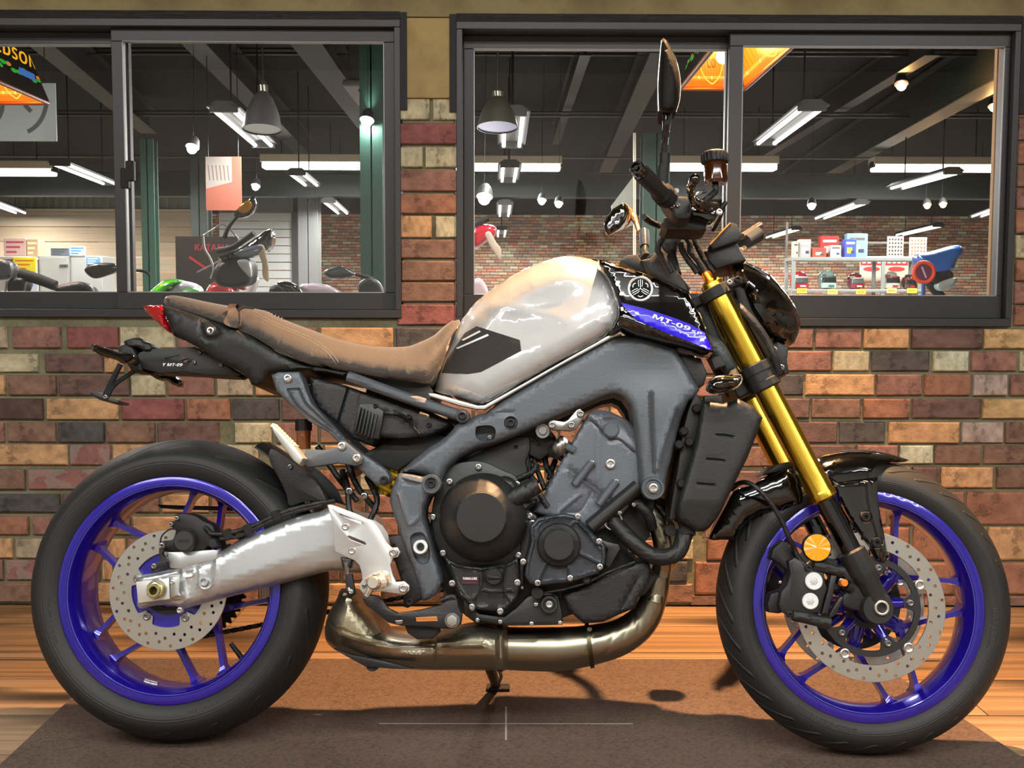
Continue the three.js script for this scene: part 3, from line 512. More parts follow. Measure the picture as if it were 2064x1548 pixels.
  // ---- swingarm and rear brake
  const arm = pillow('swingarm', bike, MAT.alu, 'A 500,712 600,690 700,662 730,650 800,634 860,612 910,585 1000,532 1100,487 1200,447 1290,417 1370,400 1420,380 P 690,1030 735,1045 740,1150 690,1152 660,1152 A 1300,712 1200,740 1100,765 1000,790 880,820 770,850 720,862 690,850 600,846 515,857 508,800 506,745', {
    z0: 0.045, z1: 0.128, R: 0.024, p: 2.2, step: 6, smooth: true,
    creases: [['N 20,930 300,880 540,830', 3, -0.003], ['N 40,1200 300,1170 560,1160', 3, -0.003], ['N 590,720 600,900 610,1000 640,1150', 4, 0.005], ['N 600,720 760,720 800,800 800,960 840,1010 920,1000 990,880 1010,640', 3, 0.003], ['N 640,800 730,790 720,850 640,870', 2.5, 0.0025]],
    fn: (x, y) => { const u = (x - 450) * 0.316 + (y - 1173) * 0.949, s = Math.min(1, Math.max(0, (x - 400) / 60)), k = Math.min(1, Math.max(0, (x - 560) / 70)); return -0.004 * (1 - s) + 0.006 * Math.min(1, Math.max(0, (x - 420) / 200)) - s * (u > 0 ? 0.00028 * u : 0.00006 * -u) * (1 - 0.5 * k); } });
  part('pivot_cross_tube', sweep([L(735, 1095, 0.12), L(735, 1095, -0.12)], 0.05, 16), MAT.alu, arm);
  spun('casting_mark', arm, MAT.alu, ...at('N 860,925'), [[0.0058, 0.126], [0.0085, 0.126], [0.0085, 0.1315], [0.0058, 0.1315], [0.0058, 0.126]]);
  const armL = part('swingarm_beam', arm.geometry.clone().scale(1, 1, -1), MAT.alu, arm); { const i = armL.geometry.attributes.position; const p = i.array, n = armL.geometry.attributes.normal.array; for (let k = 0; k < p.length; k += 9) for (let e = 0; e < 3; e++) { [p[k + 3 + e], p[k + 6 + e]] = [p[k + 6 + e], p[k + 3 + e]]; [n[k + 3 + e], n[k + 6 + e]] = [n[k + 6 + e], n[k + 3 + e]]; } }
  slab('axle_block', arm, M(0xdcdcd8, 0.4, 0.7), 'N 20,930 430,880 440,1140 50,1190', 0.12, 0.131, { bev: 0.002 });
  { const c = L(...at('N 262,1030'), 0.14), nut = group('axle_nut', arm);
    const w = part('washer', turned([[0, 0], [0.021, 0], [0.021, 0.003], [0, 0.003]], V3(0, 0, 0), V3(0, 0, 1), 32), MAT.bright, arm); w.position.set(c.x, c.y, 0.1305);
    nut.removeFromParent();
    const h = part('axle_nut', new THREE.LatheGeometry([[0.0088, 0], [0.0185, 0], [0.0185, 0.010], [0.0165, 0.013], [0.0088, 0.013]].map(p => new THREE.Vector2(...p)), 6).rotateX(Math.PI / 2), MAT.brass, arm); h.position.set(c.x, c.y, 0.133);
    part('axle_bore', new THREE.CylinderGeometry(0.0078, 0.0078, 0.002, 20).rotateX(Math.PI / 2).translate(c.x, c.y, 0.137), MAT.dark, arm); const e = part('axle_end', turned([[0.0075, -0.02], [0.0075, 0.018], [0.0085, 0.02], [0.0125, 0.02], [0.0135, 0.017], [0.0135, 0], [0.0075, -0.02]], V3(0, 0, 0), V3(0, 0, 1), 24), MAT.brass, arm); e.position.set(c.x, c.y, 0.133); }
  for (const [s, r] of [['N 480,930', 0.006], ['N 570,1275', 0.008]]) bolts(arm, s, 0.13, r, MAT.bright, 0.008);
  slab('adjuster', arm, MAT.bright, 'N 440,870 530,860 560,930 550,1060 570,1100 450,1130', 0.124, 0.1345, { bev: 0.003 });
  const cal = slab('rear_caliper', bike, MAT.dark, 'N 490,110 620,85 760,120 850,180 960,230 1000,330 1040,400 1050,515 900,500 850,560 740,590 560,570 480,555 360,560 320,500 340,430 470,410 500,300 430,240 430,190 500,180', 0.07, 0.118, { smooth: true, bev: 0.006 });
  spun('piston_cap', cal, M(0x252626, 0.5), ...at('N 605,425'), [[0, 0.142], [0.019, 0.142], [0.0215, 0.139], [0.0225, 0.134], [0.0225, 0.11], [0, 0.11]]);
  slab('caliper_bracket', cal, MAT.alu, 'N 400,560 560,560 1040,530 1010,660 730,730 560,770 440,760 410,650', 0.10, 0.119, { smooth: false, bev: 0.003 });
  slab('sensor_bracket', cal, MAT.plastic, 'N 300,520 340,480 370,520 340,580 400,680 380,740 300,770 240,800 200,790 210,730 270,690 310,680 300,600', 0.118, 0.134, { bev: 0.003 });
  bolts(cal, 'N 350,485 250,735 345,480', 0.134, 0.007, MAT.steel); bolts(cal, 'N 460,225 530,150', 0.118, 0.006, MAT.steel);
  spun('slide_pin_boot', cal, MAT.hose, ...at('N 960,450'), [[0, 0.135], [0.008, 0.135], [0.010, 0.13], [0.010, 0.118], [0, 0.118]]);
  tube('retaining_wire', cal, MAT.dark, 'N 320,460,.128 340,370,.13 430,290,.13 540,270,.13 740,300,.128', 0.0016, 6);
  const hoseR = tube('rear_brake_hose', bike, MAT.hose, 'N 870,260,.115 960,340,.125 1100,340,.12 1400,270,.12 1750,110,.12 2064,10,.12 P 640,1015,.12 675,1010,.12', 0.0055);
  tube('sensor_cable', hoseR, MAT.hose, 'N 1050,400,.122 1250,380,.122 1500,270,.122 1800,130,.122 P 600,1030,.122 650,1018,.12', 0.004);
  for (const s of ['N 1400,285', 'N 1750,120', 'N 1150,350']) { const q = at(s), c = L(q[0], q[1], 0.121); part('hose_clip', new RoundedBoxGeometry(0.018, 0.022, 0.016, 2, 0.004).rotateZ(0.45).translate(c.x, c.y, 0.121), MAT.plastic, hoseR); }

  // ---- hugger and chain guard
  const hug = slab('rear_mudguard', bike, MAT.plastic, 'A 1128,118 1140,103 1165,112 1210,140 1270,185 1330,235 1375,290 1405,352 1430,372 1360,352 1290,357 1225,375 1215,330 1190,270 1160,215 1135,165', 0.086, 0.092, { smooth: true, bev: 0.002 });
  mirrorZ(hug);
  { const pos = [], R = 0.342, n = 24, idx = []; for (let i = 0; i <= n; i++) { const a = (28 + 32 * i / n) * Math.PI / 180; for (const [r, z] of [[R, -0.09], [R + 0.012, -0.06], [R + 0.014, 0], [R + 0.012, 0.06], [R, 0.09], [R - 0.004, 0.09], [R + 0.008, 0.058], [R + 0.010, 0], [R + 0.008, -0.058], [R - 0.004, -0.09]]) pos.push(RW[0] + Math.cos(a) * r, RW[1] + Math.sin(a) * r, z); }
    for (let i = 0; i < n; i++) for (let k = 0; k < 10; k++) { const a = i * 10 + k, b = i * 10 + (k + 1) % 10; idx.push(a, b, a + 10, b, b + 10, a + 10); }
    let g = new THREE.BufferGeometry(); g.setAttribute('position', new THREE.Float32BufferAttribute(pos, 3)); g.setIndex(idx); g = g.toNonIndexed(); g.computeVertexNormals(); part('guard_crown', toCreasedNormals(g, 0.6), MAT.plastic, hug); }
  bolts(hug, 'B 1495,1335', 0.0925, 0.006, MAT.steel);
  slab('chain_guard', bike, MAT.plastic, 'A 600,368 720,372 960,378 1020,380 1030,400 700,392 620,385', -0.13, -0.122, { bev: 0.001 });

  // ---- frame
  const frame = pillow('frame', bike, MAT.frame, '806,952 835,925 867,900 880,893 903,877 920,856 964,836 977,834 1012,807 1104,752 1186,706 1232,680 1262,676 1300,682 1362,702 1374,722 1390,752 1410,786 1398,802 1387,810 1371,850 1360,895 1352,928 1343,962 1341,985 1334,1000 1317,1008 1301,1002 1292,988 1288,972 1284,922 1276,850 1269,820 1256,802 1240,795 1216,800 1176,818 1108,847 1040,877 1000,893 956,905 925,922 902,944 893,962 885,985 868,995 866,960 840,953', {
    z0: 0.05, z1: 0.150, R: 0.018, step: 5, smooth: false, pits: [['F 370,1330 400,1320 480,1320 510,1345 505,1410 480,1430 400,1430 365,1400', 0.036], [circlePx(...at('F 625,1300'), 14, 16), 0.010]], creases: [['G 1008,120 1015,400 1030,690', 4, 0.008], ['G 1190,230 1120,450 1055,680', 4, 0.006], ['F 440,1225 640,1222', 2.5, -0.0025]],
    fn: (x, y) => { const a = Math.min(1, Math.max(0, (x - 1250) / 60)), b = Math.min(1, Math.max(0, (940 - x) / 70)); const gx = (x - 1320) / 70, gy = (y - 745) / 45; return -0.014 + 0.01 * a + 0.006 * b - 0.008 * Math.exp(-gx * gx - gy * gy); } });
  { bolts(frame, 'F 625,1300', 0.130, 0.011, MAT.dark, 0.007); bolts(frame, 'F 265,1245', 0.150, 0.011, MAT.dark, 0.007); bolts(frame, 'F 470,1408', 0.104, 0.006, MAT.steel);
    const q = at('G 1020,825'); spun('engine_mount', frame, MAT.frame, q[0], q[1], [[0, 0.150], [0.016, 0.150], [0.017, 0.154], [0.022, 0.154], [0.0235, 0.150], [0.0235, 0.10]], { ref: 0.154 }); bolts(frame, 'G 1020,825', 0.151, 0.0125, MAT.bright, 0.009); }
  const frameL = mirrorZ(frame); frameL.clear(); frameL.name = 'frame_beam';
  // pivot plate
  const piv = pillow('pivot_plate', bike, MAT.frame, 'D 500,172 520,163 600,175 660,188 700,172 750,190 775,230 762,270 730,292 692,312 662,380 660,440 690,540 730,690 765,800 770,850 758,885 735,925 690,955 655,965 648,920 610,800 580,720 540,620 500,490 470,410 450,340 458,280', {
    z0: 0.06, z1: 0.158, R: 0.012, step: 5, smooth: false, pits: [['D 580,560 620,535 660,540 690,600 702,685 686,728 645,735 612,705 588,640', 0.016]], creases: [['D 505,300 545,430 570,490 600,480 630,450', 3.5, 0.004], ['D 545,215 630,235', 3, -0.005]] });
  spun('bush', piv, MAT.frame, ...at('D 710,235'), [[0.006, 0.160], [0.012, 0.160], [0.013, 0.168], [0.018, 0.168], [0.019, 0.163], [0.019, 0.14], [0.006, 0.14]], { ref: 0.165 });
  bolts(piv, 'D 710,235', 0.158, 0.011, MAT.dark, 0.006);
  spun('pivot_axle', piv, MAT.white, ...at('D 640,628'), [[0.0082, 0.135], [0.0082, 0.166], [0.0095, 0.168], [0.0125, 0.168], [0.014, 0.166], [0.014, 0.135]], { ref: 0.168 });
  slab('lower_bracket', piv, MAT.plastic, 'D 440,560 560,540 600,700 640,780 760,780 770,860 730,930 640,960 560,1010 530,1000 540,900 500,780 470,690', 0.10, 0.145, { bev: 0.006 });
  bolts(piv, 'D 705,905 575,970', 0.146, 0.009, MAT.dark, 0.006); bolts(piv, 'D 530,775 475,610', 0.146, 0.004, MAT.dark);

  // ---- rider foot plate, brake pedal
  const plate = slab('foot_plate', bike, M(0xcfd2d2, 0.38, 0.75), 'D 60,365 80,362 120,375 240,420 350,470 388,520 430,600 460,630 500,630 517,660 500,690 470,697 455,740 470,800 490,845 540,840 572,870 570,900 540,925 460,915 400,905 340,910 290,925 262,890 260,860 280,830 275,790 260,740 230,710 200,700 110,655 100,600 90,470', 0.168, 0.178, { bev: 0.002, holes: ['D 130,408 200,430 285,465 298,485 285,495 215,470 135,432', 'D 178,552 200,548 300,590 312,605 305,622 285,620 195,585'] });
  bolts(plate, 'D 175,500 215,650', 0.177, 0.009, MAT.bright, 0.005); bolts(plate, 'D 475,660 537,885', 0.178, 0.0105, MAT.bright, 0.008); bolts(plate, 'D 290,868', 0.178, 0.005, MAT.steel);
  { const m = M(0xd8d0c0, 0.3, 0.8), p = at('D 390,835'), c = L(p[0], p[1], 0.2);
    const peg = part('foot_peg', soup([turned([[0.008, 0], [0.014, 0.004], [0.014, 0.02], [0.010, 0.024], [0, 0.024]], V3(c.x, c.y, 0.178), V3(c.x, c.y, 1), 14), turned([[0.0115, 0], [0.0125, 0.003], [0.0125, 0.068], [0.010, 0.072], [0, 0.072]], V3(c.x + 0.002, c.y - 0.004, 0.2), V3(c.x - 0.01, c.y + 0.005, 0.4), 12)]), m, plate);
    for (let k = 0; k < 7; k++) part('knurl_ring', turned([[0.0122, 0], [0.0138, 0.001], [0.0138, 0.004], [0.0122, 0.005], [0.0122, 0]], V3(c.x + 0.001, c.y - 0.004 + k * 0.0002, 0.205 + k * 0.0085), V3(c.x - 0.01, c.y + 0.005, 0.45), 12), m, plate);
    part('peg_link', sweep(px('D 315,820,.182 330,880,.186 305,935,.186').map(pt), [0.006, 0.007, 0.006], 8), m, plate); part('peg_spring', sweep(px('D 300,830,.185 360,800,.188 430,790,.188 450,850,.188').map(pt), 0.0042, 8), m, plate); }
  const ped = slab('brake_pedal', bike, MAT.plastic, 'D 275,940 330,925 380,932 440,1010 500,1040 640,1020 780,985 800,940 850,930 872,955 880,1000 903,1050 895,1110 850,1138 780,1140 700,1128 520,1120 440,1100 390,1060 300,990', 0.172, 0.188, { bev: 0.004, holes: ['D 590,1055 755,1045 765,1105 600,1110'] });
  { const q = at('D 840,1085'), c = L(q[0], q[1], 0.19); const w = part('pivot_bolt', hexGeo, MAT.bright, ped); w.position.set(c.x, c.y, 0.187); w.scale.set(0.0125, 0.0125, 0.010); const w2 = part('washer', turned([[0, 0], [0.0145, 0], [0.0145, 0.0025], [0, 0.0025]], V3(c.x, c.y, 0.187), V3(c.x, c.y, 1), 24), MAT.steel, ped); }
  tube('push_rod', ped, MAT.steel, 'D 180,720,.17 185,790,.17 200,900,.172', [0.008, 0.004, 0.0075], 10);
  slab('rod_clevis', ped, MAT.dark, 'D 170,800 215,795 230,880 235,920 210,935 185,915', 0.166, 0.178, { bev: 0.003 }); bolts(ped, 'D 210,905', 0.179, 0.006, MAT.bright);
  slab('master_cylinder', ped, MAT.plastic, 'D 140,690 215,700 205,760 155,760', 0.15, 0.176, { bev: 0.005 });
  tube('return_spring', ped, MAT.hose, 'D 770,960,.185 830,940,.186 860,945,.184', 0.006, 8); slab('pedal_stop', ped, MAT.steel, 'D 480,1085 535,1080 530,1110 490,1115', 0.176, 0.19, { bev: 0.003 });
  slab('heat_shield_bracket', ped, MAT.plastic, 'D 540,1110 760,1120 760,1165 720,1200 620,1205 560,1165', 0.14, 0.17, { bev: 0.004 });

  // ---- engine
  const eng = slab('engine', bike, MAT.dark, '880,985 900,950 960,915 1040,880 1068,880 1070,905 1060,930 1066,960 1085,1000 1110,1000 1150,930 1190,850 1260,850 1300,930 1320,1010 1310,1080 1280,1120 1330,1160 1300,1200 1230,1220 1150,1240 1100,1258 960,1258 930,1235 900,1200 870,1150 860,1090', -0.13, 0.085, { bev: 0.006 });
  const cyl = pillow('cylinder_block', eng, MAT.engine, '1186,832 1204,826 1232,830 1262,845 1290,870 1300,930 1302,972 1286,1000 1235,1058 1195,1074 1130,1050 1076,1032 1098,992 1128,935 1158,882', {
    z0: 0.02, z1: 0.118, R: 0.01, step: 5, smooth: false, creases: [['G 390,680 560,800 760,960', 3.2, -0.004], ['G 400,700 570,830 740,970', 2.5, 0.003], ['G 580,830 470,1000 380,1010', 2.5, -0.003], ['G 610,300 610,760', 5, 0.003], ['G 540,270 640,370', 9, 0.006], ['G 760,440 880,530', 9, 0.006], ['G 560,330 640,410', 3, -0.004], ['G 700,470 760,470 870,560', 3, -0.004], ['G 650,300 760,300 830,370 860,440', 5, 0.005], ['G 480,880 330,1000', 3, 0.004], ['G 250,320 330,420', 3, -0.003]] });
  spun('cam_boss', cyl, MAT.engine, ...at('G 710,392'), [[0, 0.127], [0.013, 0.127], [0.0165, 0.124], [0.018, 0.11], [0, 0.11]]);
  bolts(cyl, 'G 702,645', 0.119, 0.013, MAT.bright, 0.008);
  for (const s of ['G 565,635,.12 435,800,.12', 'G 745,775,.12 615,945,.12']) { const q = px(s); tube('stud_boss', cyl, MAT.engine, s.replace(/,\.12/g, ',.122'), [0.0088, 0.0088], 12); bolts(cyl, s.split(' ').slice(0, 2).join(' '), 0.13, 0.005, MAT.bright, 0.008); }
  tube('rail_pipe', cyl, MAT.cover, 'G 910,810,.125 550,1110,.125', 0.0145, 14);
  const clutch = spun('clutch_cover', eng, MAT.cover, ...at('E 345,442'), [[0, 0.188], [0.0475, 0.188], [0.0492, 0.1868], [0.0505, 0.183], [0.052, 0.1805], [0.062, 0.174], [0.074, 0.162], [0.083, 0.152], [0.088, 0.138], [0.0895, 0.12], [0.0895, 0.07]], { seg: 72, ref: 0.165 });
  { // casting flange with bolt lugs
    slab('clutch_flange', clutch, MAT.cover, 'E 100,170 150,120 330,90 480,150 560,190 620,380 690,440 660,520 600,640 570,700 500,740 340,755 200,750 110,700 60,620 30,440 50,300', 0.085, 0.112, { smooth: true, bev: 0.004 });
    bolts(clutch, 'E 325,128 145,220 40,440 103,665 565,237 573,677 643,433 660,478', 0.112, 0.008, MAT.bright, 0.010);
    tube('water_outlet', clutch, MAT.cover, 'E 500,345,.15 580,300,.155 690,240,.15', [0.020, 0.019, 0.017], 16);
    pillow('outlet_boss', clutch, MAT.cover, 'E 400,300 460,190 520,190 570,240 600,330 690,330 600,420 520,420 440,400', { z0: 0.09, z1: 0.148, R: 0.018, step: 6 }); }
  const crank = pillow('crank_cover', eng, MAT.crank, 'E 690,445 780,425 860,415 940,432 985,490 1070,575 1115,610 1120,680 1112,740 1070,795 900,850 800,858 690,872 640,855 610,805 618,720 650,590 640,500', {
    z0: 0.06, z1: 0.152, R: 0.008, step: 4, smooth: false, fn: (x, y, d) => (d * MPP > 0.006 ? -0.0045 * Math.min(1, (d * MPP - 0.006) / 0.002) : 0), creases: [['E 700,530 700,500 780,450 900,450', 2, 0.003], ['E 910,490 930,470 1000,540 1080,640', 3, 0.005], ['E 950,670 1050,720 1090,740', 3, 0.005], ['E 745,740 700,850', 3, 0.005], ['E 880,755 890,820', 3, 0.005]] });
  spun('crank_cap', crank, MAT.cover, ...at('E 825,615'), [[0, 0.1745], [0.028, 0.1745], [0.030, 0.173], [0.0305, 0.168], [0.033, 0.1655], [0.040, 0.162], [0.0435, 0.156], [0.0435, 0.13]], { seg: 48, ref: 0.17 });
  bolts(crank, 'E 943,437 1075,592 1080,750 895,820 693,850 603,718', 0.15, 0.0078, MAT.bright, 0.010);
  spun('oil_sight', crank, MAT.dark, ...at('E 1000,830'), [[0, 0.14], [0.006, 0.14], [0.0085, 0.145], [0.0085, 0.12]]);
  const low = pillow('oil_pump_cover', eng, MAT.cover, 'E 105,680 200,735 340,752 500,730 570,690 590,860 560,950 500,1015 470,1030 300,1015 275,1000 200,930 165,860', { z0: 0.05, z1: 0.128, R: 0.006, step: 4, smooth: false, fn: (x, y, d) => (d * MPP > 0.006 ? -0.004 * Math.min(1, (d * MPP - 0.006) / 0.002) : 0), creases: [['E 140,740 190,860 280,960 340,880 350,770', 2.5, 0.004], ['E 350,900 400,910 530,900', 2.5, 0.004], ['E 490,740 480,900 520,960', 2.5, 0.004]] });
  bolts(low, 'E 160,853 283,1000 460,1027 567,848', 0.127, 0.0082, MAT.bright, 0.009);
  spun('oil_filler_cap', low, MAT.dark, ...at('E 418,812'), [[0, 0.139], [0.015, 0.139], [0.017, 0.137], [0.0175, 0.12]]); slab('cap_grip', low, MAT.dark, 'E 370,800 450,810 460,825 380,830', 0.135, 0.143, { bev: 0.002 });
  { const t = lettering(256, 128, g => { g.fillStyle = '#2a0d12'; g.fillRect(0, 0, 256, 128); g.fillStyle = '#f2ecec'; g.font = 'bold 50px sans-serif'; g.textAlign = 'center'; g.fillText('YAMALUBE', 128, 58, 210); g.fillStyle = '#b03040'; g.font = '20px sans-serif'; g.fillText('genuine performance oil', 128, 104, 230); });
    const q = px('E 215,806 325,862'), a = L(q[0][0], q[0][1], 0.1255), b = L(q[1][0], q[1][1], 0.1255); part('oil_sticker', new THREE.PlaneGeometry(b.x - a.x, a.y - b.y).translate((a.x + b.x) / 2, (a.y + b.y) / 2, 0.1257), M(0xffffff, 0.5, 0, { map: t }), low); }
  const pan = slab('oil_pan', eng, MAT.cover, 'E 225,960 260,940 330,1040 480,1060 560,1000 620,940 700,900 820,920 850,1040 848,1115 640,1120 480,1122 290,1085 240,1060', 0.0, 0.108, { bev: 0.008 });
  spun('drain_plug', pan, MAT.cover, ...at('E 765,985'), [[0, 0.118], [0.0115, 0.118], [0.012, 0.124], [0.0165, 0.124], [0.018, 0.12], [0.018, 0.10]]); bolts(pan, 'E 765,985', 0.1185, 0.009, MAT.bright, 0.006); bolts(pan, 'E 317,1082 460,1092 655,1105 833,1100 683,985', 0.108, 0.0055, MAT.bright, 0.008); bolts(pan, 'E 597,880', 0.12, 0.004, MAT.bright, 0.01);
  spun('switch_cap', pan, MAT.plastic, ...at('E 690,915'), [[0, 0.135], [0.011, 0.135], [0.0125, 0.132], [0.0125, 0.10]]);
  tube('switch_cable', pan, MAT.hose, 'E 720,915,.125 860,890,.13 1000,850,.135 1120,790,.13 1300,720,.12', 0.0026, 8);
  const cowl = pillow('lower_cowl', eng, MAT.plastic, 'E 845,925 990,865 1130,785 1260,735 1385,705 1400,770 1380,860 1320,950 1300,1010 1220,1040 1100,1095 980,1105 925,1060 885,1015', { z0: -0.08, z1: 0.115, R: 0.009, step: 7, smooth: false, creases: [['E 1320,820 1220,1000', 3, -0.004]] });
  slab('cowl_bracket', cowl, MAT.cover, 'E 1040,560 1120,590 1200,610 1210,640 1140,760 1110,740 1125,640', 0.1, 0.135, { bev: 0.004 });
  bolts(cowl, 'E 1270,645', 0.12, 0.006, MAT.steel);
  slab('chain_case', eng, MAT.cover, 'E 590,560 640,470 700,440 640,640 610,760 600,880 575,860 580,700', 0.08, 0.12, { bev: 0.004 });
  // intake side clutter between spar and clutch
  const thr = slab('throttle_body', bike, MAT.dark, 'Q 330,560 520,500 760,470 900,640 1000,900 1060,1000 980,900 820,870 700,960 560,880 560,1150 380,1190 260,1140 170,1050 150,1000 290,860 320,720', -0.06, 0.075, { bev: 0.006 });
  slab('engine_bracket', thr, MAT.steel, 'Q 800,490 830,440 880,430 1020,450 1060,430 1170,300 1220,280 1280,330 1270,400 1180,540 1100,575 960,565 870,560 810,530', 0.115, 0.126, { bev: 0.003 });
  bolts(thr, 'Q 855,495 1225,350 1110,495', 0.127, 0.009, MAT.steel, 0.005);
  spun('pulley', thr, MAT.steel, ...at('Q 735,565'), [[0, 0.11], [0.008, 0.11], [0.009, 0.103], [0.014, 0.103], [0.0155, 0.107], [0.0165, 0.103], [0.0165, 0.08]]);
  tube('coolant_joint', thr, MAT.steel, 'Q 1040,680,.115 960,780,.115 880,850,.1', [0.013, 0.017, 0.016], 16); tube('joint_stub', thr, MAT.frame, 'Q 1040,770,.12 1150,830,.12', 0.008, 12);
  for (const [i, s] of ['Q 620,860,.05 640,1000,.06 690,1150,.06 760,1330,.07', 'Q 760,900,.05 790,1050,.05 860,1180,.05 800,1300,.05', 'Q 900,950,.03 860,1060,.04 820,1200,.05', 'Q 560,960,.06 580,1150,.08 660,1250,.09', 'Q 700,1400,.12 760,1500,.12 800,1560,.12', 'Q 560,640,.07 700,760,.07 850,800,.06', 'Q 400,1200,.09 600,1100,.09 660,1000,.08'].entries()) tube('wiring_lead', thr, MAT.hose, s, [0.006, 0.006], 8);
  slab('relay', thr, M(0x55606a, 0.5), 'Q 335,740 430,735 430,825 340,825', 0.05, 0.085, { bev: 0.003 });
  // coolant hoses
  const hs = tube('coolant_hose', bike, MAT.hose, 'E 1150,450,.105 1280,590,.125 1420,685,.13 G 1190,1310,.13 1260,1150,.115', 0.0168, 18);
  spun('hose_clamp', hs, MAT.bright, ...at('G 720,1070'), [[0.0165, 0.1], [0.0185, 0.1], [0.0185, 0.118], [0.0165, 0.118], [0.0165, 0.1]]); bolts(hs, 'G 770,1010 875,950', 0.125, 0.005, MAT.bright, 0.01);
  tube('bypass_hose', hs, MAT.hose, 'G 860,930,.11 930,960,.12 990,1040,.115 1010,1120,.1', 0.011, 12);
  part('hose_collar', sweep(px('G 1265,1180,.118 1258,1130,.115').map(pt), 0.0195, 16), MAT.plastic, hs);

  // ---- exhaust
  const exh = pillow('exhaust_silencer', bike, M(0xa29c8a, 0.38, 1, { bumpMap: fineBump, bumpScale: 0.0001 }), 'D 150,885 190,890 240,905 290,980 345,1050 400,1120 450,1165 540,1185 640,1190 780,1150 900,1118 1030,1108 1110,1125 1180,1128 1200,1260 1180,1392 1080,1396 900,1396 620,1392 480,1378 330,1360 200,1315 90,1255 52,1210 46,1130 70,1040 120,950', {
    zc: 0.03, R: 0.05, step: 7, depth: (x, y, d) => { const R = 44, t = 1 - Math.min(d / R, 1); return 0.03 + 0.098 * Math.pow(Math.max(0, 1 - Math.pow(t, 2.2)), 1 / 2.2); }, rings: [3, 9, 18, 30], creases: [['D 55,1090 150,1160 300,1210 460,1240 700,1245 1030,1235', 4, -0.006], ['D 50,1105 150,1175 300,1225 460,1255 700,1258 1030,1248', 3, 0.006], ['D 740,1120 750,1390', 5, 0.005], ['D 725,1120 735,1390', 2.5, -0.004], ['D 1105,1120 1110,1390', 6, 0.006], ['D 1135,1125 1140,1390', 3, -0.005], ['D 800,1160 920,1160 900,1175 810,1178', 2.5, -0.004]] });
  const mesh = tex(256, (x, y) => (((x >> 4) + (y >> 4)) % 2 ? 1 : 0.55), false, [26, 26]);
  overlay('perforated_patch', exh, M(0xb4ac90, 0.42, 1, { bumpMap: mesh, bumpScale: 0.0015 }), 'D 190,985 300,980 330,1040 400,1160 340,1185 220,1160 160,1120', exh, 0.0015, { smooth: false });
  slab('lower_shield', exh, MAT.cover, 'D 100,1262 210,1300 420,1340 600,1388 480,1388 300,1375 180,1310', 0.105, 0.122, { bev: 0.002 });
  spun('drain_hole', exh, MAT.dark, ...at('D 340,1365'), [[0, 0.115], [0.012, 0.115], [0.013, 0.11], [0.013, 0.08]]);
  const hd = tube('exhaust_collector', bike, MAT.titan, '1000,1306,.03 1060,1308,.03 1130,1308,.03 1190,1300,.03 1250,1284,.03 1296,1250,.03 1318,1205,.035 1326,1160,.04', [0.043, 0.044, 0.045, 0.042, 0.038, 0.034, 0.028, 0.025], 28);
  for (const [a, b, r] of [['1003,1306,.03', '1014,1306,.03', 0.048], ['1184,1300,.03', '1192,1299,.03', 0.0475]]) part('weld_band', sweep([pt(px(a)[0]), pt(px(b)[0])], r, 28), M(0x55503f, 0.4, 1), hd);
  for (const [k, z] of [[0, 0.055], [1, 0], [2, -0.055]]) tube('header_pipe', hd, MAT.titan, `1318,1215,${0.03 + z * 0.3} ${1332 - k * 3},1160,${z * 0.7} ${1336 + k * 14},1100,${z} ${1322 + k * 16},1050,${z} ${1290 + k * 12},1010,${z}`, 0.0195, 16);
  bolts(hd, '1188,1268', 0.075, 0.006, MAT.steel);

  // ---- side stand
  const footW = atFloor(1000, 1389, 0.002), footL = footW.clone().applyMatrix4(inv);
  const stand = part('side_stand', sweep([L(962, 1262, -0.1), L(976, 1310, -0.13), footL.clone().add(V3(0, 0.008, 0))], [0.014, 0.013, 0.011], 12), MAT.plastic, bike);
  { const wpos = footW; const g = new RoundedBoxGeometry(0.055, 0.009, 0.035, 2, 0.003); g.translate(wpos.x + 0.005, 0.006, wpos.z); g.applyMatrix4(inv); part('stand_foot', g, MAT.plastic, stand);
    tube('stand_tang', stand, MAT.steel, '1000,1340,-.14 1010,1362,-.15 1006,1374,-.16', 0.004, 8); }

  // ---- radiator
  const rad = slab('radiator', bike, MAT.dark, 'G 1330,110 1400,180 1330,500 1250,780 1195,960 1190,1060 1140,1060 1160,900 1200,700 1240,400 1280,250', -0.14, 0.13, { bev: 0.004 });
  const rc = pillow('radiator_shroud', rad, MAT.satin, 'G 1385,185 1400,178 1545,192 1600,180 1650,160 1700,185 1765,215 1832,300 1800,400 1720,600 1620,800 1520,1010 1440,1120 1400,1148 1340,1150 1260,1105 1200,1062 1196,960 1250,780 1330,500', { z0: 0.06, z1: 0.162, R: 0.014, step: 6, smooth: false, creases: [['G 1490,428 1560,432 1610,442', 1.7, -0.004], ['G 1425,608 1490,612 1545,620', 1.7, -0.004], ['G 1350,790 1410,795 1465,800', 1.7, -0.004]], fn: (x, y) => -0.012 * Math.max(0, (y - 1010) / 60) });
  slab('shroud_stay', rad, MAT.satin, 'G 1400,140 1530,130 1545,200 1470,210 1400,190', 0.12, 0.15, { bev: 0.004 });
  for (const s of ['G 1345,230', 'G 1290,480', 'G 1250,400', 'G 1230,790', 'G 1215,500']) { const q = at(s); spun('clip', rad, MAT.plastic, q[0], q[1], [[0, 0.148], [0.007, 0.148], [0.009, 0.143], [0.009, 0.12]]); }
  const horn = group('dummy'); horn.removeFromParent();
  spun('radiator_fan_boss', rad, MAT.dark, ...at('G 1150,1140'), [[0, 0.1], [0.011, 0.1], [0.012, 0.09], [0.012, 0.05]]);

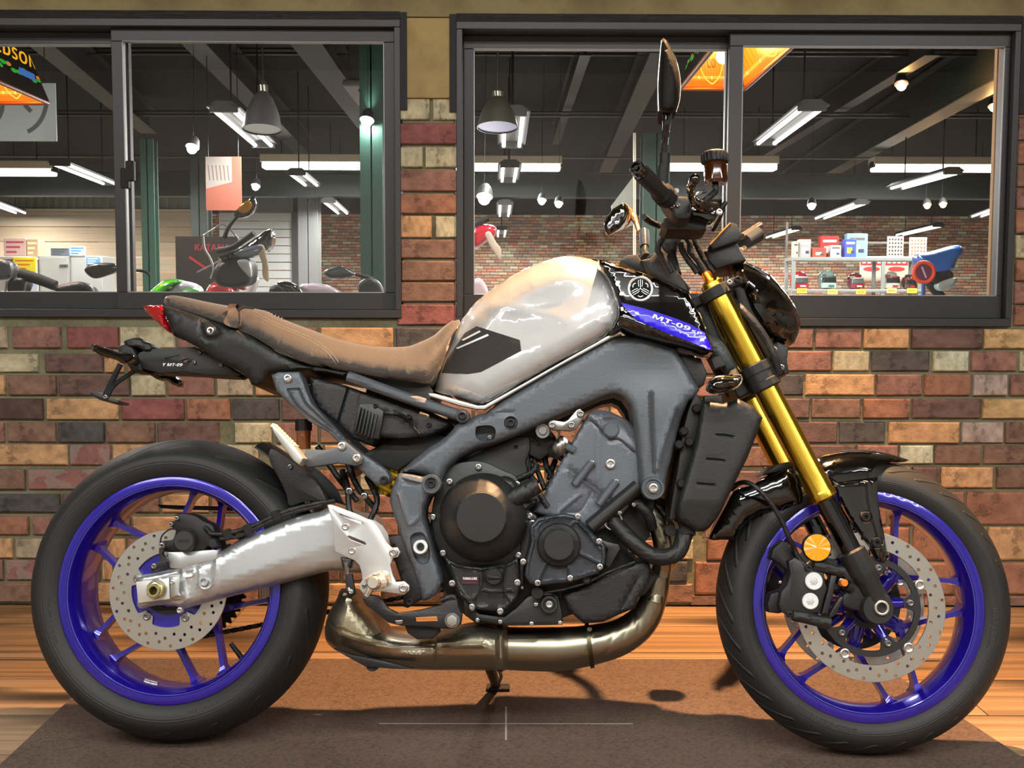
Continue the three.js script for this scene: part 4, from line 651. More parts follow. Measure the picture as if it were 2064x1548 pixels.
  // ---- tank
  const tTop = px('F 40,1045 70,960 110,850 200,640 300,480 400,370 560,250 740,150 900,90 1000,65 1100,60 1200,75 1280,95'), tBot = px('F 1420,440 1420,490 1390,560 1345,635 1000,830 700,1000 430,1150 380,1150 250,1110 40,1045'), tFr = px('F 1280,95 1310,180 1370,300 1420,440');
  const tLow = tBot.slice(3), tFr2 = tFr.concat(tBot.slice(0, 4));
  const tOut = smoothClosed(tTop.concat(tFr.slice(1, -1), tBot.slice(0, -1)), 7);
  const tank = pillow('fuel_tank', bike, MAT.silver, tOut, { smooth: false, step: 7, zc: 0, R: 0.1, rings: [2, 6, 13, 24, 40],
    depth: (x, y) => { const dt = dLine(tTop, x, y), g = q => Math.pow(Math.max(0, 1 - Math.pow(1 - Math.min(1, q), 2.4)), 1 / 2.4), b = Math.min(1, dLine(tLow, x, y) / 30), c = Math.min(1, dLine(tFr2, x, y) / 24); const top = 0.8 * g(dt / 58) + 0.2 * g(dt / 190); const e = Math.max(0, (x - 900) / 340); let z = (0.118 + 0.045 * Math.sin(Math.min(1, e) * 1.57)) * top; z -= 0.03 * (1 - Math.sqrt(Math.max(0, 1 - (1 - b) ** 2))) ; z -= 0.010 * (1 - Math.sqrt(Math.max(0, 1 - (1 - c) ** 2))); const kx = (x - 1120) / 130, ky = (y - 600 + (x - 1120) * 0.45) / 60; z -= 0.012 * Math.exp(-(kx * kx + ky * ky)); return Math.max(0, z); },
    creases: [['F 480,410 600,440 900,490 1000,520', 14, 0.003]] });
  const tpad = overlay('knee_pad', tank, M(0x2e2a28, 0.75, 0, { bumpMap: mesh, bumpScale: 0.002 }), 'F 112,925 150,825 282,632 370,580 690,682 700,760 400,917 300,932', tank, 0.003);
  for (const s of ['F 258,682 392,612 402,622 272,688', 'F 218,742 452,638 462,650 228,750']) overlay('pad_stripe', tank, MAT.white, s, { zAt: (x, y) => tank.zAt(x, y) + 0.0025 }, 0.0015, { step: 4 });
  slab('tank_hem', bike, M(0xd4d6d4, 0.3, 0.5, { clearcoat: 1 }), 'F 10,1078 60,1080 250,1135 380,1168 430,1166 700,1015 1000,845 1340,652 1450,636 1370,668 1000,868 700,1040 430,1198 370,1198 250,1172 20,1100', 0.10, 0.140, { bev: 0.003 });
  // ---- shroud panels beside the tank
  const shr = pillow('side_fairing', bike, MAT.gloss, 'K 35,105 200,150 450,235 620,300 760,370 885,432 930,520 1000,640 1070,820 1130,985 1110,1000 900,950 600,862 380,800 250,752 140,795 165,740 210,660 222,590 205,500 140,330 35,160', { z0: 0.09, z1: 0.178, R: 0.012, step: 5, smooth: false, creases: [['K 240,640 600,780 1100,960', 9, 0.005]], fn: (x, y) => 0.006 - 0.00012 * (x - 1330) * (x > 1330 ? 1 : 0.2) - 0.00008 * Math.max(0, 600 - y) });
  overlay('blue_stripe', shr, M(new THREE.Color().setRGB(0.02, 0.004, 0.62), 0.25, 0, { clearcoat: 1, clearcoatRoughness: 0.05 }), 'K 235,513 420,560 560,600 760,665 900,722 1035,800 1108,962 1060,958 900,888 700,812 400,682 330,622', shr, 0.0012);
  const ez = shr.zAt(...at('K 423,392')) - 0.1755;
  const emb = spun('emblem', shr, MAT.badge, ...at('K 423,392'), [[0.0, 0.1745], [0.0205, 0.1745], [0.0215, 0.178], [0.0245, 0.179], [0.026, 0.177], [0.026, 0.165]].map(e => [e[0], e[1] + ez + 0.001]), { ref: 0.178 });
  { const q = at('K 423,392'), c = L(q[0], q[1], 0.178); const b = [new THREE.CylinderGeometry(0.0202, 0.0202, 0.001, 36).rotateX(Math.PI / 2).translate(c.x, c.y, 0.1765 + ez)]; part('emblem_field', b[0], MAT.gloss, emb);
    const forks = []; for (let k = 0; k < 3; k++) { const a = Math.PI / 2 + k * Math.PI * 2 / 3, u = V3(Math.cos(a), Math.sin(a), 0), n = V3(-u.y, u.x, 0), o = V3(c.x, c.y, 0.1778 + ez); forks.push(sweep([o, o.clone().addScaledVector(u, 0.019)], 0.0009, 6)); for (const s of [-1, 1]) forks.push(sweep([o.clone().addScaledVector(u, 0.004).addScaledVector(n, s * 0.003), o.clone().addScaledVector(u, 0.012).addScaledVector(n, s * 0.0042), o.clone().addScaledVector(u, 0.018).addScaledVector(n, s * 0.0036)], 0.0008, 6)); const w = a + Math.PI / 3; forks.push(sweep([o.clone().add(V3(Math.cos(w - 0.35) * 0.015, Math.sin(w - 0.35) * 0.015, 0)), o.clone().add(V3(Math.cos(w) * 0.0165, Math.sin(w) * 0.0165, 0)), o.clone().add(V3(Math.cos(w + 0.35) * 0.015, Math.sin(w + 0.35) * 0.015, 0))], 0.0011, 6)); }
    part('tuning_forks', soup(forks), MAT.badge, emb); }
  const font = await new FontLoader().loadAsync('fonts/droid/droid_sans_bold.typeface.json');
  // raised letters laid on a panel: stretched along the line a-b of pixels, cap height in pixels
  function letters(name, parent, mat, str, a, b, capPx, slant, z, off = 0.0014) {
    const g = new TextGeometry(str, { font, size: 1, depth: 0.02, curveSegments: 3, bevelEnabled: false }); g.computeBoundingBox(); const bb = g.boundingBox, w = bb.max.x - bb.min.x, p = g.attributes.position, A = px(a)[0], B = px(b)[0], dx = B[0] - A[0], dy = B[1] - A[1], l = Math.hypot(dx, dy), ux = dx / l, uy = dy / l;
    for (let i = 0; i < p.count; i++) { const u = (p.getX(i) - bb.min.x) / w, v = (p.getY(i) - bb.min.y) / (bb.max.y - bb.min.y), X0 = A[0] + dx * u + slant * v * capPx + uy * 0 , Y0 = A[1] + dy * u - v * capPx; const zz = (typeof z === 'function' ? z(X0, Y0) : z) + (p.getZ(i) > 0.01 ? off : -0.0005), q = L(X0, Y0, zz); p.setXYZ(i, q.x, q.y, q.z); }
    const q = g.toNonIndexed ? (g.index ? g.toNonIndexed() : g) : g; q.computeVertexNormals(); return part(name, q, mat, parent);
  }
  function arcText(parent, str, r, capH, a0, z) { // raised letters round the sidewall, tops outward
    const g = new TextGeometry(str, { font, size: 1, depth: 0.02, curveSegments: 2, bevelEnabled: false }); g.computeBoundingBox(); const bb = g.boundingBox, p = g.attributes.position, k = capH / (bb.max.y - bb.min.y) * 1.25;
    for (let i = 0; i < p.count; i++) { const a = a0 - (p.getX(i) - bb.min.x) * k / r, q = r + (p.getY(i) - bb.min.y) * k * 0.8; p.setXYZ(i, Math.cos(a) * q, Math.sin(a) * q, z + (p.getZ(i) > 0.01 ? 0.0012 : -0.002)); }
    g.computeVertexNormals(); return part('sidewall_lettering', g, M(0x2c2d2d, 0.5), parent);
  }
  arcText(fw, 'BRIDGESTONE', 0.2435, 0.011, -1.70, 0.0596); arcText(fw, 'BATTLAX', 0.2435, 0.011, 0.0, 0.0596); arcText(rw, 'BRIDGESTONE', 0.2475, 0.013, -0.75, 0.0878); arcText(rw, 'BATTLAX', 0.2475, 0.013, 3.6, 0.0878);
  const shz = (x, y) => shr.zAt(x, y) + 0.0012;
  letters('lettering', shr, MAT.white, 'MT-09', 'K 536,660', 'K 886,784', 8, 0.55, shz, 0.001); letters('lettering', shr, MAT.white, 'SP', 'K 900,798', 'K 1000,824', 5.5, 0.55, shz, 0.001);
  letters('cast_lettering', crank, MAT.cover, 'YAMAHA', 'E 760,612', 'E 885,612', 8, 0, 0.1745, 0.0006);
  letters('cast_lettering', cal, MAT.dark, 'NISSIN', 'N 540,450', 'N 670,440', 6, 0, 0.142, 0.0006);
  // far side fairing
  { const f = shr.clone(); f.name = 'side_fairing'; f.clear(); f.scale.z = -1; bike.add(f); }

  // ---- seat
  const seatTop = px('C 0,150 150,185 300,255 500,330 700,400 850,435 1000,458 1150,462 1250,455 1350,420 1450,370 1530,300 1600,255 1645,246');
  const rTop = px('B 1120,172 1230,187 1330,207 1450,258').concat(seatTop.slice(1)), rBot = px('C 1640,290 1590,370 1530,500 1470,650 1425,735 1380,740 1250,722 1100,697 900,660 750,630 600,600 500,588 380,560 200,475 50,385 B 1400,495 1200,375 1115,330');
  const seatDepth = (top, bot, T, W, zb) => (x, y) => { const a = Math.min(1, dLine(top, x, y) / W), b = Math.min(1, dLine(bot, x, y) / 26); return Math.max(0, (T(x)) * Math.pow(Math.max(0, 1 - Math.pow(1 - a, 2.1)), 1 / 2.1) - zb * (1 - b) * (1 - b)); };
  const seat = pillow('rider_seat', bike, MAT.seatTop, smoothClosed(rTop.concat(rBot), 7), { smooth: false, step: 8, zc: 0, R: 0.1, rings: [2, 6, 13, 24, 38], depth: seatDepth(rTop, rBot, x => 0.135 + 0.02 * Math.sin((x - 480) / 420 * Math.PI) - 0.03 * Math.max(0, (x - 820) / 100), 78, 0.02) });
  for (const off of [0, 9]) { const q = px('C 40,205 200,290 330,345 460,400 560,460 640,530 690,600'); const pts = q.map(p => [p[0] + off * 0.45, p[1] - off * 0.45]); const c = new THREE.CatmullRomCurve3(pts.map(p => V3(p[0], p[1], 0))), n = 64, gs = []; for (let i = 0; i < n; i++) { const a = c.getPoint(i / n), b = c.getPoint((i + 0.6) / n); gs.push(sweep([L(a.x, a.y, seat.zAt(a.x, a.y) + 0.0004), L(b.x, b.y, seat.zAt(b.x, b.y) + 0.0004)], 0.0006, 5)); } part('stitching', soup(gs), M(0x9a958c, 0.8), seat); }
  const pTop = px('B 577,135 585,108 600,96 650,92 750,108 900,140 1040,165 1110,170'), pBot = px('B 1112,325 1000,288 800,222 640,175 592,165');
  const pseat = pillow('passenger_seat', bike, MAT.seatTop, smoothClosed(pTop.concat(pBot), 6), { smooth: false, step: 7, zc: 0, R: 0.1, rings: [2, 6, 12, 20], depth: seatDepth(pTop, pBot, x => 0.085 + 0.05 * Math.min(1, (x - 330) / 130), 52, 0.02) });
  const st = px('B 1040,166 1056,154 1090,154 1180,168 1232,184 1222,190 1150,185 1120,205 1115,250 1115,325 1010,290 1040,220');
  overlay('grab_strap', pseat, M(0x4a413a, 0.8, 0, { bumpMap: leatherBump, bumpScale: 0.0006 }), st, { zAt: (x, y) => Math.max(pseat.zAt(x, y), seat.zAt(x, y), 0.02) }, 0.004, { smooth: true });

  // ---- tail
  const tailTop = px('B 565,168 640,178 800,232 1000,302 1115,338 1200,382 1400,502 1500,552 1620,592 C 380,575 500,605 700,645 800,662');
  const tail = pillow('tail_panel', bike, MAT.satin, 'B 565,168 640,178 800,232 1000,302 1115,338 1200,382 1400,502 1500,552 1620,592 C 380,575 500,605 700,645 815,660 760,692 600,655 400,645 180,670 B 1338,655 1312,690 1285,738 1255,746 1212,738 1195,700 1140,650 950,562 850,482 680,392 650,376 600,265', { smooth: false, step: 6, zc: 0, R: 0.06, rings: [2, 6, 14, 26], depth: (x, y, d) => { const t = 1 - Math.min(d / 40, 1); const r = 1 - Math.min(d / 16, 1); return 0.095 + 0.035 * Math.min(1, Math.max(0, (x - 340) / 200)) - 0.016 * (1 - Math.sqrt(1 - r * r)) - 0.00012 * Math.max(0, y - 690); }, creases: [['B 845,285 850,330 880,390 930,400 970,380 970,330 920,290 860,280', 4, -0.006]] });
  bolts(tail, 'B 918,350', 0.108, 0.010, MAT.bright, 0.007);
  pillow('tail_light', bike, MAT.red, 'B 424,172 480,160 560,160 590,182 602,260 658,388 600,352 520,282 450,212', { smooth: false, step: 5, zc: 0, R: 0.03, rings: [2, 6, 14], depth: (x, y, d) => { const t = 1 - Math.min(d / 20, 1); return 0.075 * (0.5 + 0.5 * Math.sqrt(1 - t * t)) * Math.min(1, 0.35 + (x - 288) / 60); }, creases: [['B 440,190 560,230 590,300', 4, -0.006], ['B 480,240 560,300 630,370', 3, 0.005]] });
  // number plate bracket
  const nb = slab('plate_bracket', bike, MAT.satin, 'B 370,560 400,505 480,478 800,464 880,505 1010,590 1135,662 1100,678 870,666 720,642 540,652 420,622', 0.028, 0.034, { bev: 0.0015, holes: ['B 700,560 750,540 800,555 775,582 720,582', 'B 575,545 700,518 665,560 600,570'] });
  mirrorZ(nb).clear(); slab('bracket_floor', nb, MAT.satin, 'B 420,600 720,630 1100,660 1100,675 870,665 540,650', -0.03, 0.03, { bev: 0.002 });
  bolts(nb, 'B 840,508 995,598 800,580', 0.034, 0.005, MAT.steel); letters('lettering', nb, MAT.white, 'Y MT-09', 'B 562,604', 'B 708,606', 6, 0.35, 0.034, 0.0006);
  pillow('plate_lamp', nb, MAT.satin, 'B 285,430 320,405 410,402 440,430 480,440 492,490 440,500 390,470 330,470', { z0: -0.03, z1: 0.04, R: 0.008, step: 5 });
  slab('lamp_stay', nb, MAT.dark, 'B 235,460 290,440 350,470 400,560 420,640 340,640 300,580 245,560', -0.03, 0.04, { bev: 0.006 });
  const tsl = pillow('rear_indicator', bike, MAT.gloss, 'B 44,455 60,443 110,455 200,485 260,505 330,505 365,530 345,570 280,588 240,565 160,540 100,518 60,490', { zc: 0.11, R: 0.016, step: 5, z1: 0.126, depth: (x, y, d) => 0.11 + 0.016 * Math.sqrt(Math.max(0, 1 - (1 - Math.min(d / 14, 1)) ** 2)) });
  overlay('indicator_edge', tsl, MAT.chrome, 'B 44,455 58,441 72,450 62,488 110,520 175,543 170,552 100,527 56,496', tsl, 0.0016, { step: 4 }); tube('indicator_stalk', tsl, MAT.dark, 'B 330,540,.11 360,560,.06 380,580,.03', 0.009, 10);
  const tsf = pillow('rear_indicator', bike, MAT.gloss, 'B 520,668 600,655 655,665 700,700 718,735 700,757 640,745 600,715 560,715 525,690', { zc: -0.11, z1: -0.09, R: 0.016, step: 5, depth: (x, y, d) => -0.11 + 0.018 * Math.sqrt(Math.max(0, 1 - (1 - Math.min(d / 14, 1)) ** 2)) }); tube('indicator_stalk', tsf, MAT.dark, 'B 540,680,-.11 480,640,-.03', 0.008, 8);
  const hol = tube('plate_holder', bike, MAT.plastic, 'B 262,590,.02 150,820,.02', 0.0065, 8); tube('holder_strut', hol, MAT.plastic, 'B 360,640,.02 215,745,.02 165,825,.02', 0.0055, 8); slab('holder_foot', hol, MAT.plastic, 'B 38,790 60,780 110,805 180,835 250,855 250,872 190,872 110,850 45,812', -0.02, 0.04, { bev: 0.003 }); bolts(hol, 'B 157,830', 0.041, 0.006, MAT.steel);

  // ---- subframe
  const sub = pillow('subframe', bike, MAT.frame, 'C 182,682 240,657 398,655 422,700 455,800 500,905 600,1012 760,1185 890,1290 960,1335 1080,1420 1112,1480 1100,1522 1050,1545 990,1530 870,1420 780,1300 700,1200 640,1135 480,1045 330,915 222,805', { z0: 0.09, z1: 0.134, R: 0.006, step: 4.5, smooth: false, creases: [['C 310,795 400,790', 2, -0.004], ['C 315,800 370,900 480,1000 730,1175', 2.2, -0.005], ['C 400,795 450,900 540,990 740,1175', 2.2, -0.005]] });
  bolts(sub, 'C 312,707', 0.135, 0.0105, MAT.bright, 0.007); bolts(sub, 'C 1060,1500', 0.135, 0.010, MAT.dark, 0.006);
  mirrorZ(sub).clear();
  const rail = tube('seat_rail', bike, MAT.frame, 'C 780,690,.118 1200,845,.12 1660,1000,.125', 0.0115, 14); bolts(rail, 'C 1672,1000', 0.136, 0.011, MAT.dark, 0.007); spun('rail_end', rail, MAT.frame, ...at('C 1672,1000'), [[0, 0.138], [0.013, 0.138], [0.0145, 0.135], [0.0145, 0.105]]); { const m = mirrorZ(rail); m.clear(); m.name = 'seat_rail'; }
  tube('seat_latch', rail, MAT.chrome, 'C 1080,720,.08 1180,760,.08 1320,800,.08', 0.005, 8); slab('under_seat_tray', rail, MAT.dark, 'C 800,640 1400,720 1440,820 1420,870 1640,960 1600,980 1200,820 820,690', -0.09, 0.09, { bev: 0.003 });
  const sbox = pillow('side_cover', bike, MAT.plastic, 'C 480,692 760,762 900,812 1250,930 1570,1045 1590,1065 1540,1100 1400,1160 1200,1185 1020,1165 965,1232 820,1180 700,1062 560,952 490,832', { z0: -0.09, z1: 0.098, R: 0.008, step: 5.5, smooth: false, creases: [['C 785,770 745,900 700,1055', 2, -0.005], ['C 870,800 860,900', 2, 0.002], ['C 1060,980 1200,1000 1340,1140', 3, 0.005], ['C 1250,1010 1350,1150', 2, -0.004], ['C 1060,950 1150,970 1240,1030', 4, 0.004]] });
  { const reg = slab('regulator', bike, MAT.cover, 'C 868,905 960,900 1060,960 1045,1060 1020,1180 920,1175 818,1130 840,1010', 0.09, 0.112, { bev: 0.003 }); for (let k = 0; k < 6; k++) { const x = 868 + k * 26, t = k * 12; slab('cooling_fin', reg, MAT.cover, `C ${x},${925 + t} ${x + 11},${930 + t} ${x - 30},${1120 + t} ${x - 42},${1112 + t}`, 0.11, 0.122, { bev: 0.0012 }); } bolts(reg, 'C 995,920 925,1160', 0.112, 0.006, MAT.dark); bolts(sbox, 'C 1255,1005 1410,1070', 0.099, 0.0065, MAT.dark); }
  // passenger peg
  const pb = slab('passenger_peg_bracket', bike, MAT.frame, 'C 450,1258 600,1265 700,1240 720,1205 760,1200 860,1285 895,1330 885,1375 840,1390 700,1370 480,1402 435,1385 425,1340', 0.134, 0.15, { bev: 0.004 });
  bolts(pb, 'C 733,1235 850,1330', 0.151, 0.0105, MAT.bright, 0.007);
  const peg = slab('passenger_peg', pb, M(0xd8d8d0, 0.35, 0.8), 'C 178,1080 200,1068 230,1100 370,1245 435,1330 400,1385 350,1350 260,1230 195,1130', 0.145, 0.185, { bev: 0.005 });
  for (let k = 0; k < 9; k++) { const q = px(`C ${205 + k * 20},${1085 + k * 20}`)[0], c = L(q[0], q[1], 0.165); part('peg_tooth', new RoundedBoxGeometry(0.005, 0.008, 0.036, 1, 0.001).rotateZ(-0.75).translate(c.x, c.y + 0.002, 0.165), M_cream, pb); }
  // rear shock and reservoir
  const shock = tube('rear_shock', bike, MAT.gold, '775,990,0 810,930,.02 850,880,.02', 0.024, 16); { const c0 = L(778, 985, 0), c1 = L(848, 884, 0.02), n = 90, pts = []; const d = c1.clone().sub(c0), u = d.clone().normalize(), a = V3(-u.y, u.x, 0), b = u.clone().cross(a); for (let i = 0; i <= n; i++) { const t = i / n * Math.PI * 2 * 7; pts.push(c0.clone().addScaledVector(d, i / n).addScaledVector(a, Math.cos(t) * 0.031).addScaledVector(b, Math.sin(t) * 0.031)); } part('shock_spring', sweep(pts, 0.0052, 8, 1), M(0xc9a512, 0.4, 0.2), shock); }
  tube('reservoir', shock, M(0x8a4a18, 0.15, 0, { clearcoat: 1 }), '612,905,.02 612,868,.02', 0.0155, 18); tube('reservoir_cap', shock, MAT.dark, '612,868,.02 612,846,.02', 0.018, 18);
  for (const s of ['690,950,.05 700,980,.08 705,1030,.1 720,1060,.1', '640,900,.04 680,960,.05 720,1010,.06', '740,960,.05 760,1010,.08 740,1060,.09', '700,930,.06 720,980,.07 760,1030,.06', '900,890,.03 860,930,.04 820,990,.05', '800,890,.0 840,910,.02 900,900,.03']) tube('wiring_lead', shock, MAT.hose, s, [0.007, 0.006], 8);
  slab('linkage', shock, MAT.dark, '690,960 740,930 800,950 830,930 880,900 900,880 870,870 800,880 760,900 720,920', -0.08, 0.06, { bev: 0.005 }); bolts(shock, '705,990 735,1000', 0.09, 0.009, MAT.steel, 0.01);

  // ---- fork and front end
  const f0 = L(1425, 555, 0.105), f1 = L(1776, 1225, 0.105); const ax = f1.clone().sub(f0), fl = ax.length(); ax.normalize();
  const fAt = (py, z = 0.105) => { const q = L(1425 + (py - 555) * 351 / 670, py, 0.105), t = q.clone().sub(f0).dot(ax); const r = f0.clone().addScaledVector(ax, t); r.z = z; return r; };
  const tt = py => fAt(py).sub(f0).dot(ax);
  const fork = group('fork');
  for (const s of [1, -1]) {
    const a = f0.clone().setZ(s * 0.105), b = f1.clone().setZ(s * 0.105), T = p => tt(p);
    part('outer_tube', turned([[0.018, T(566)], [0.0235, T(572)], [0.0258, T(590)], [0.0258, T(640)], [0.0252, T(646)], [0.0252, T(955)], [0.0268, T(962)], [0.0268, T(990)], [0.0282, T(993)], [0.0282, T(1004)], [0.022, T(1008)]], a, b, 36), MAT.gold, fork);
    part('fork_cap', turned([[0, T(549)], [0.009, T(549)], [0.0105, T(553)], [0.0105, T(566)], [0.017, T(568)], [0.02, T(574)], [0.02, T(580)]], a, b, 20), M(new THREE.Color().setRGB(0.85, 0.33, 0.03), 0.3, 1), fork);
    part('inner_tube', turned([[0.0205, T(1000)], [0.0205, T(1130)]], a, b, 32), MAT.forkTube, fork);
    part('lower_sleeve', turned([[0.0215, T(1108)], [0.0275, T(1112)], [0.0282, T(1150)], [0.0265, T(1165)], [0.0235, T(1172)], [0.0225, T(1205)], [0.019, T(1225)]], a, b, 32), MAT.cover, fork);
    part('steering_clamp', turned([[0.026, T(734)], [0.0345, T(737)], [0.0345, T(752)], [0.033, T(754)], [0.033, T(768)], [0.0345, T(770)], [0.0345, T(782)], [0.026, T(785)]], a, b, 28), MAT.satin, fork);
    part('upper_clamp', turned([[0.026, T(580)], [0.0345, T(582)], [0.0345, T(600)], [0.026, T(602)]], a, b, 28), MAT.satin, fork);
    const cx = V3(FW[0], FW[1], 0); part('axle_clamp', turned([[0, 0.076], [0.03, 0.076], [0.032, 0.082], [0.032, 0.118], [0.029, 0.124], [0, 0.124]].map(p => [p[0], p[1] * s]), V3(FW[0], FW[1], 0), V3(FW[0], FW[1], 1), 32), MAT.cover, fork);
  }
  { const q = at('M 1558,1003'), c = L(q[0], q[1], 0.126); part('axle_socket', new THREE.LatheGeometry([[0.0095, -0.02], [0.0095, 0.003], [0.0105, 0.005], [0.0138, 0.005], [0.0148, 0.003], [0.0148, -0.006]].map(p => new THREE.Vector2(...p)), 6 * 4).rotateX(Math.PI / 2).translate(c.x, c.y, 0.126), M(0xd8d6c8, 0.3, 0.9), fork); part('socket_floor', new THREE.CylinderGeometry(0.0098, 0.0098, 0.002, 6).rotateX(Math.PI / 2).translate(c.x, c.y, 0.118), MAT.dark, fork); }
  const c1 = fAt(760, 0), c0 = fAt(592, 0); for (const [c, h] of [[c1, 0.05], [c0, 0.02]]) { const g = new RoundedBoxGeometry(0.075, h, 0.19, 2, 0.006); g.rotateZ(Math.atan2(ax.y, ax.x) + Math.PI / 2); g.translate(c.x - 0.02, c.y - 0.005, 0); part('fork_yoke', g, MAT.satin, fork); }
  part('steering_stem', sweep([fAt(600, 0).add(V3(-0.035, -0.01, 0)), fAt(770, 0).add(V3(-0.035, -0.01, 0))], 0.026, 16), MAT.satin, fork);
  bolts(fork, 'K 1268,328', 0.135, 0.0075, MAT.steel, 0.006); bolts(fork, 'K 1345,300', 0.13, 0.0085, MAT.dark, 0.008);
  slab('clamp_lug', fork, MAT.satin, 'K 1180,330 1290,275 1390,270 1395,330 1300,370 1220,390', 0.09, 0.13, { bev: 0.005 });
  // lower leg and caliper
  const fc = slab('front_caliper', bike, MAT.cover, 'M 420,430 500,380 580,430 620,480 720,500 860,560 880,700 900,770 830,1000 780,1065 560,1120 400,1085 330,1055 300,960 330,800 400,720 440,580', 0.07, 0.118, { bev: 0.006 });
  slab('caliper_body', fc, MAT.dark, 'M 160,960 200,830 380,770 420,560 300,450 200,390 230,280 340,180 420,200 480,300 540,420 500,700 420,1050 300,1075 180,1060', 0.05, 0.095, { bev: 0.006 });
  for (const [s, r] of [['M 733,677', 0.0172], ['M 690,922', 0.016]]) { const q = at(s); spun('piston_plug', fc, MAT.white, q[0], q[1], [[0, 0.120], [r * 0.35, 0.120], [r * 0.4, 0.1225], [r * 0.9, 0.123], [r, 0.1215], [r, 0.11]], { ref: 0.122 }); const st = slab('plug_star', fc, M(0xc4c8c8, 0.5, 0.2), ringArc(q[0], q[1], 1, 0, 6.2832 * 11 / 12, 11).map((p, i) => [q[0] + (p[0] - q[0]) * (i % 2 ? 6 : 9.5), q[1] + (p[1] - q[1]) * (i % 2 ? 6 : 9.5)]), 0.118, 0.1236, { bev: 0.0006 }); }
  tube('mount_arm', fc, MAT.cover, 'M 720,480,.115 900,520,.112 1080,560,.11', [0.0115, 0.0115, 0.012], 14); tube('mount_arm', fc, MAT.cover, 'M 470,1090,.115 700,1140,.115 920,1190,.112', [0.011, 0.0115, 0.0125], 14);
  slab('brace', fc, MAT.cover, 'M 940,600 1020,610 990,760 900,1080 830,1075 900,800', 0.098, 0.116, { bev: 0.003 }); slab('brace', fc, MAT.cover, 'M 1050,870 1120,850 1000,1090 930,1130 920,1080', 0.09, 0.108, { bev: 0.003 });
  slab('fork_lug', fc, MAT.cover, 'M 1020,520 1130,500 1240,640 1390,780 1430,960 1330,1050 1200,1030 1080,960 1090,850 1180,760 1100,640', 0.085, 0.112, { bev: 0.006 });
  spun('bleed_nipple', fc, M(0xe07a20, 0.4), ...at('M 1110,700'), [[0, 0.132], [0.006, 0.132], [0.0075, 0.128], [0.008, 0.112]]); bolts(fc, 'M 1060,665', 0.125, 0.005, MAT.bright); tube('bleed_boss', fc, MAT.dark, 'M 1130,720,.115 1190,760,.112', 0.012, 12);
  bolts(fc, 'M 460,415 525,745 315,690', 0.098, 0.004, MAT.bright, 0.006); bolts(fc, 'M 660,515', 0.119, 0.008, MAT.dark, 0.006); bolts(fc, 'M 430,1080', 0.112, 0.008, MAT.cover, 0.01);
  for (const s of ['M 430,580 480,560 500,640 440,740', 'M 400,680 500,670 500,700 400,710']) tube('pad_spring', fc, MAT.brass, s.replace(/(\d+,\d+)/g, '$1,.1'), 0.0016, 6);
  const fcL = fc.clone(); fcL.clear(); fcL.scale.z = -1; fcL.name = 'front_caliper'; bike.add(fcL);
  // reflector
  const rf = spun('side_reflector', bike, MAT.dark, ...at('M 770,265'), [[0, 0.128], [0.0275, 0.128], [0.0285, 0.1265], [0.0285, 0.118], [0, 0.118]], { ref: 0.128 });
  { const q = at('M 770,265'), c = L(q[0], q[1], 0.1285), N = 12; for (let k = 0; k < N; k++) { const pos = [], P = (r, a, z) => [c.x + Math.cos(a) * r, c.y + Math.sin(a) * r, z], a0 = k / N * 6.2832, a1 = (k + 1) / N * 6.2832, am = (a0 + a1) / 2; const t = (...v) => v.forEach(e => pos.push(...e)); t(P(0, 0, 0.1315), P(0.0262, a0, 0.1290), P(0.0262, am, 0.1305)); t(P(0, 0, 0.1315), P(0.0262, am, 0.1305), P(0.0262, a1, 0.1290)); t(P(0.0262, a0, 0.1285), P(0.0262, a1, 0.1285), P(0.0262, a0, 0.129)); t(P(0.0262, a0, 0.129), P(0.0262, a1, 0.1285), P(0.0262, am, 0.1305)); const g = new THREE.BufferGeometry(); g.setAttribute('position', new THREE.Float32BufferAttribute(pos, 3)); g.computeVertexNormals(); part('reflector_facet', g, MAT.amber, rf); } }
  tube('reflector_stay', rf, MAT.plastic, 'M 760,10,.09 800,200,.1 860,420,.11 1000,470,.11', 0.009, 10);
  tube('brake_line', bike, MAT.hose, 'O 250,500,.05 330,440,.09 420,440,.12 520,510,.13 640,650,.13 740,820,.125 800,960,.12 850,1060,.11 M 560,420,.11 640,500,.115', 0.005, 10);
  // front mudguard
  const fen = group('front_mudguard');
  const fTop = px('O 1010,215 1060,185 1150,155 1280,130 1400,120 1520,122 1640,136 1760,163 1870,197 1932,222 1905,240');
  const fendTop = pillow('fender_crown', fen, MAT.gloss, 'O 1010,215 1060,185 1150,155 1280,130 1400,120 1520,122 1640,136 1760,163 1870,197 1932,222 1905,240 1760,242 1720,270 1680,320 1640,385 1450,405 1270,432 1180,380 1110,330 1050,270', { smooth: false, step: 6, zc: 0, R: 0.05, rings: [2, 6, 13, 24, 36], depth: (x, y) => { const t = 1 - Math.min(dLine(fTop, x, y) / 46, 1), w = Math.min(1, 0.3 + Math.max(0, (1832 - x) / 110)); return 0.074 * w * Math.sqrt(Math.max(0, 1 - t * t)); } });
  const fendRear = pillow('fender_tail', fen, MAT.gloss, 'O 48,972 120,800 200,655 290,505 420,462 560,395 700,340 830,300 900,420 930,620 830,660 740,700 620,705 500,740 400,810 340,890 300,965 160,975', { smooth: true, step: 5, zc: 0, R: 0.05, rings: [2, 6, 13, 24, 36], depth: (x, y, d) => { const t = 1 - Math.min(d / 40, 1); return 0.058 + 0.018 * Math.sqrt(Math.max(0, 1 - t * t)); } });
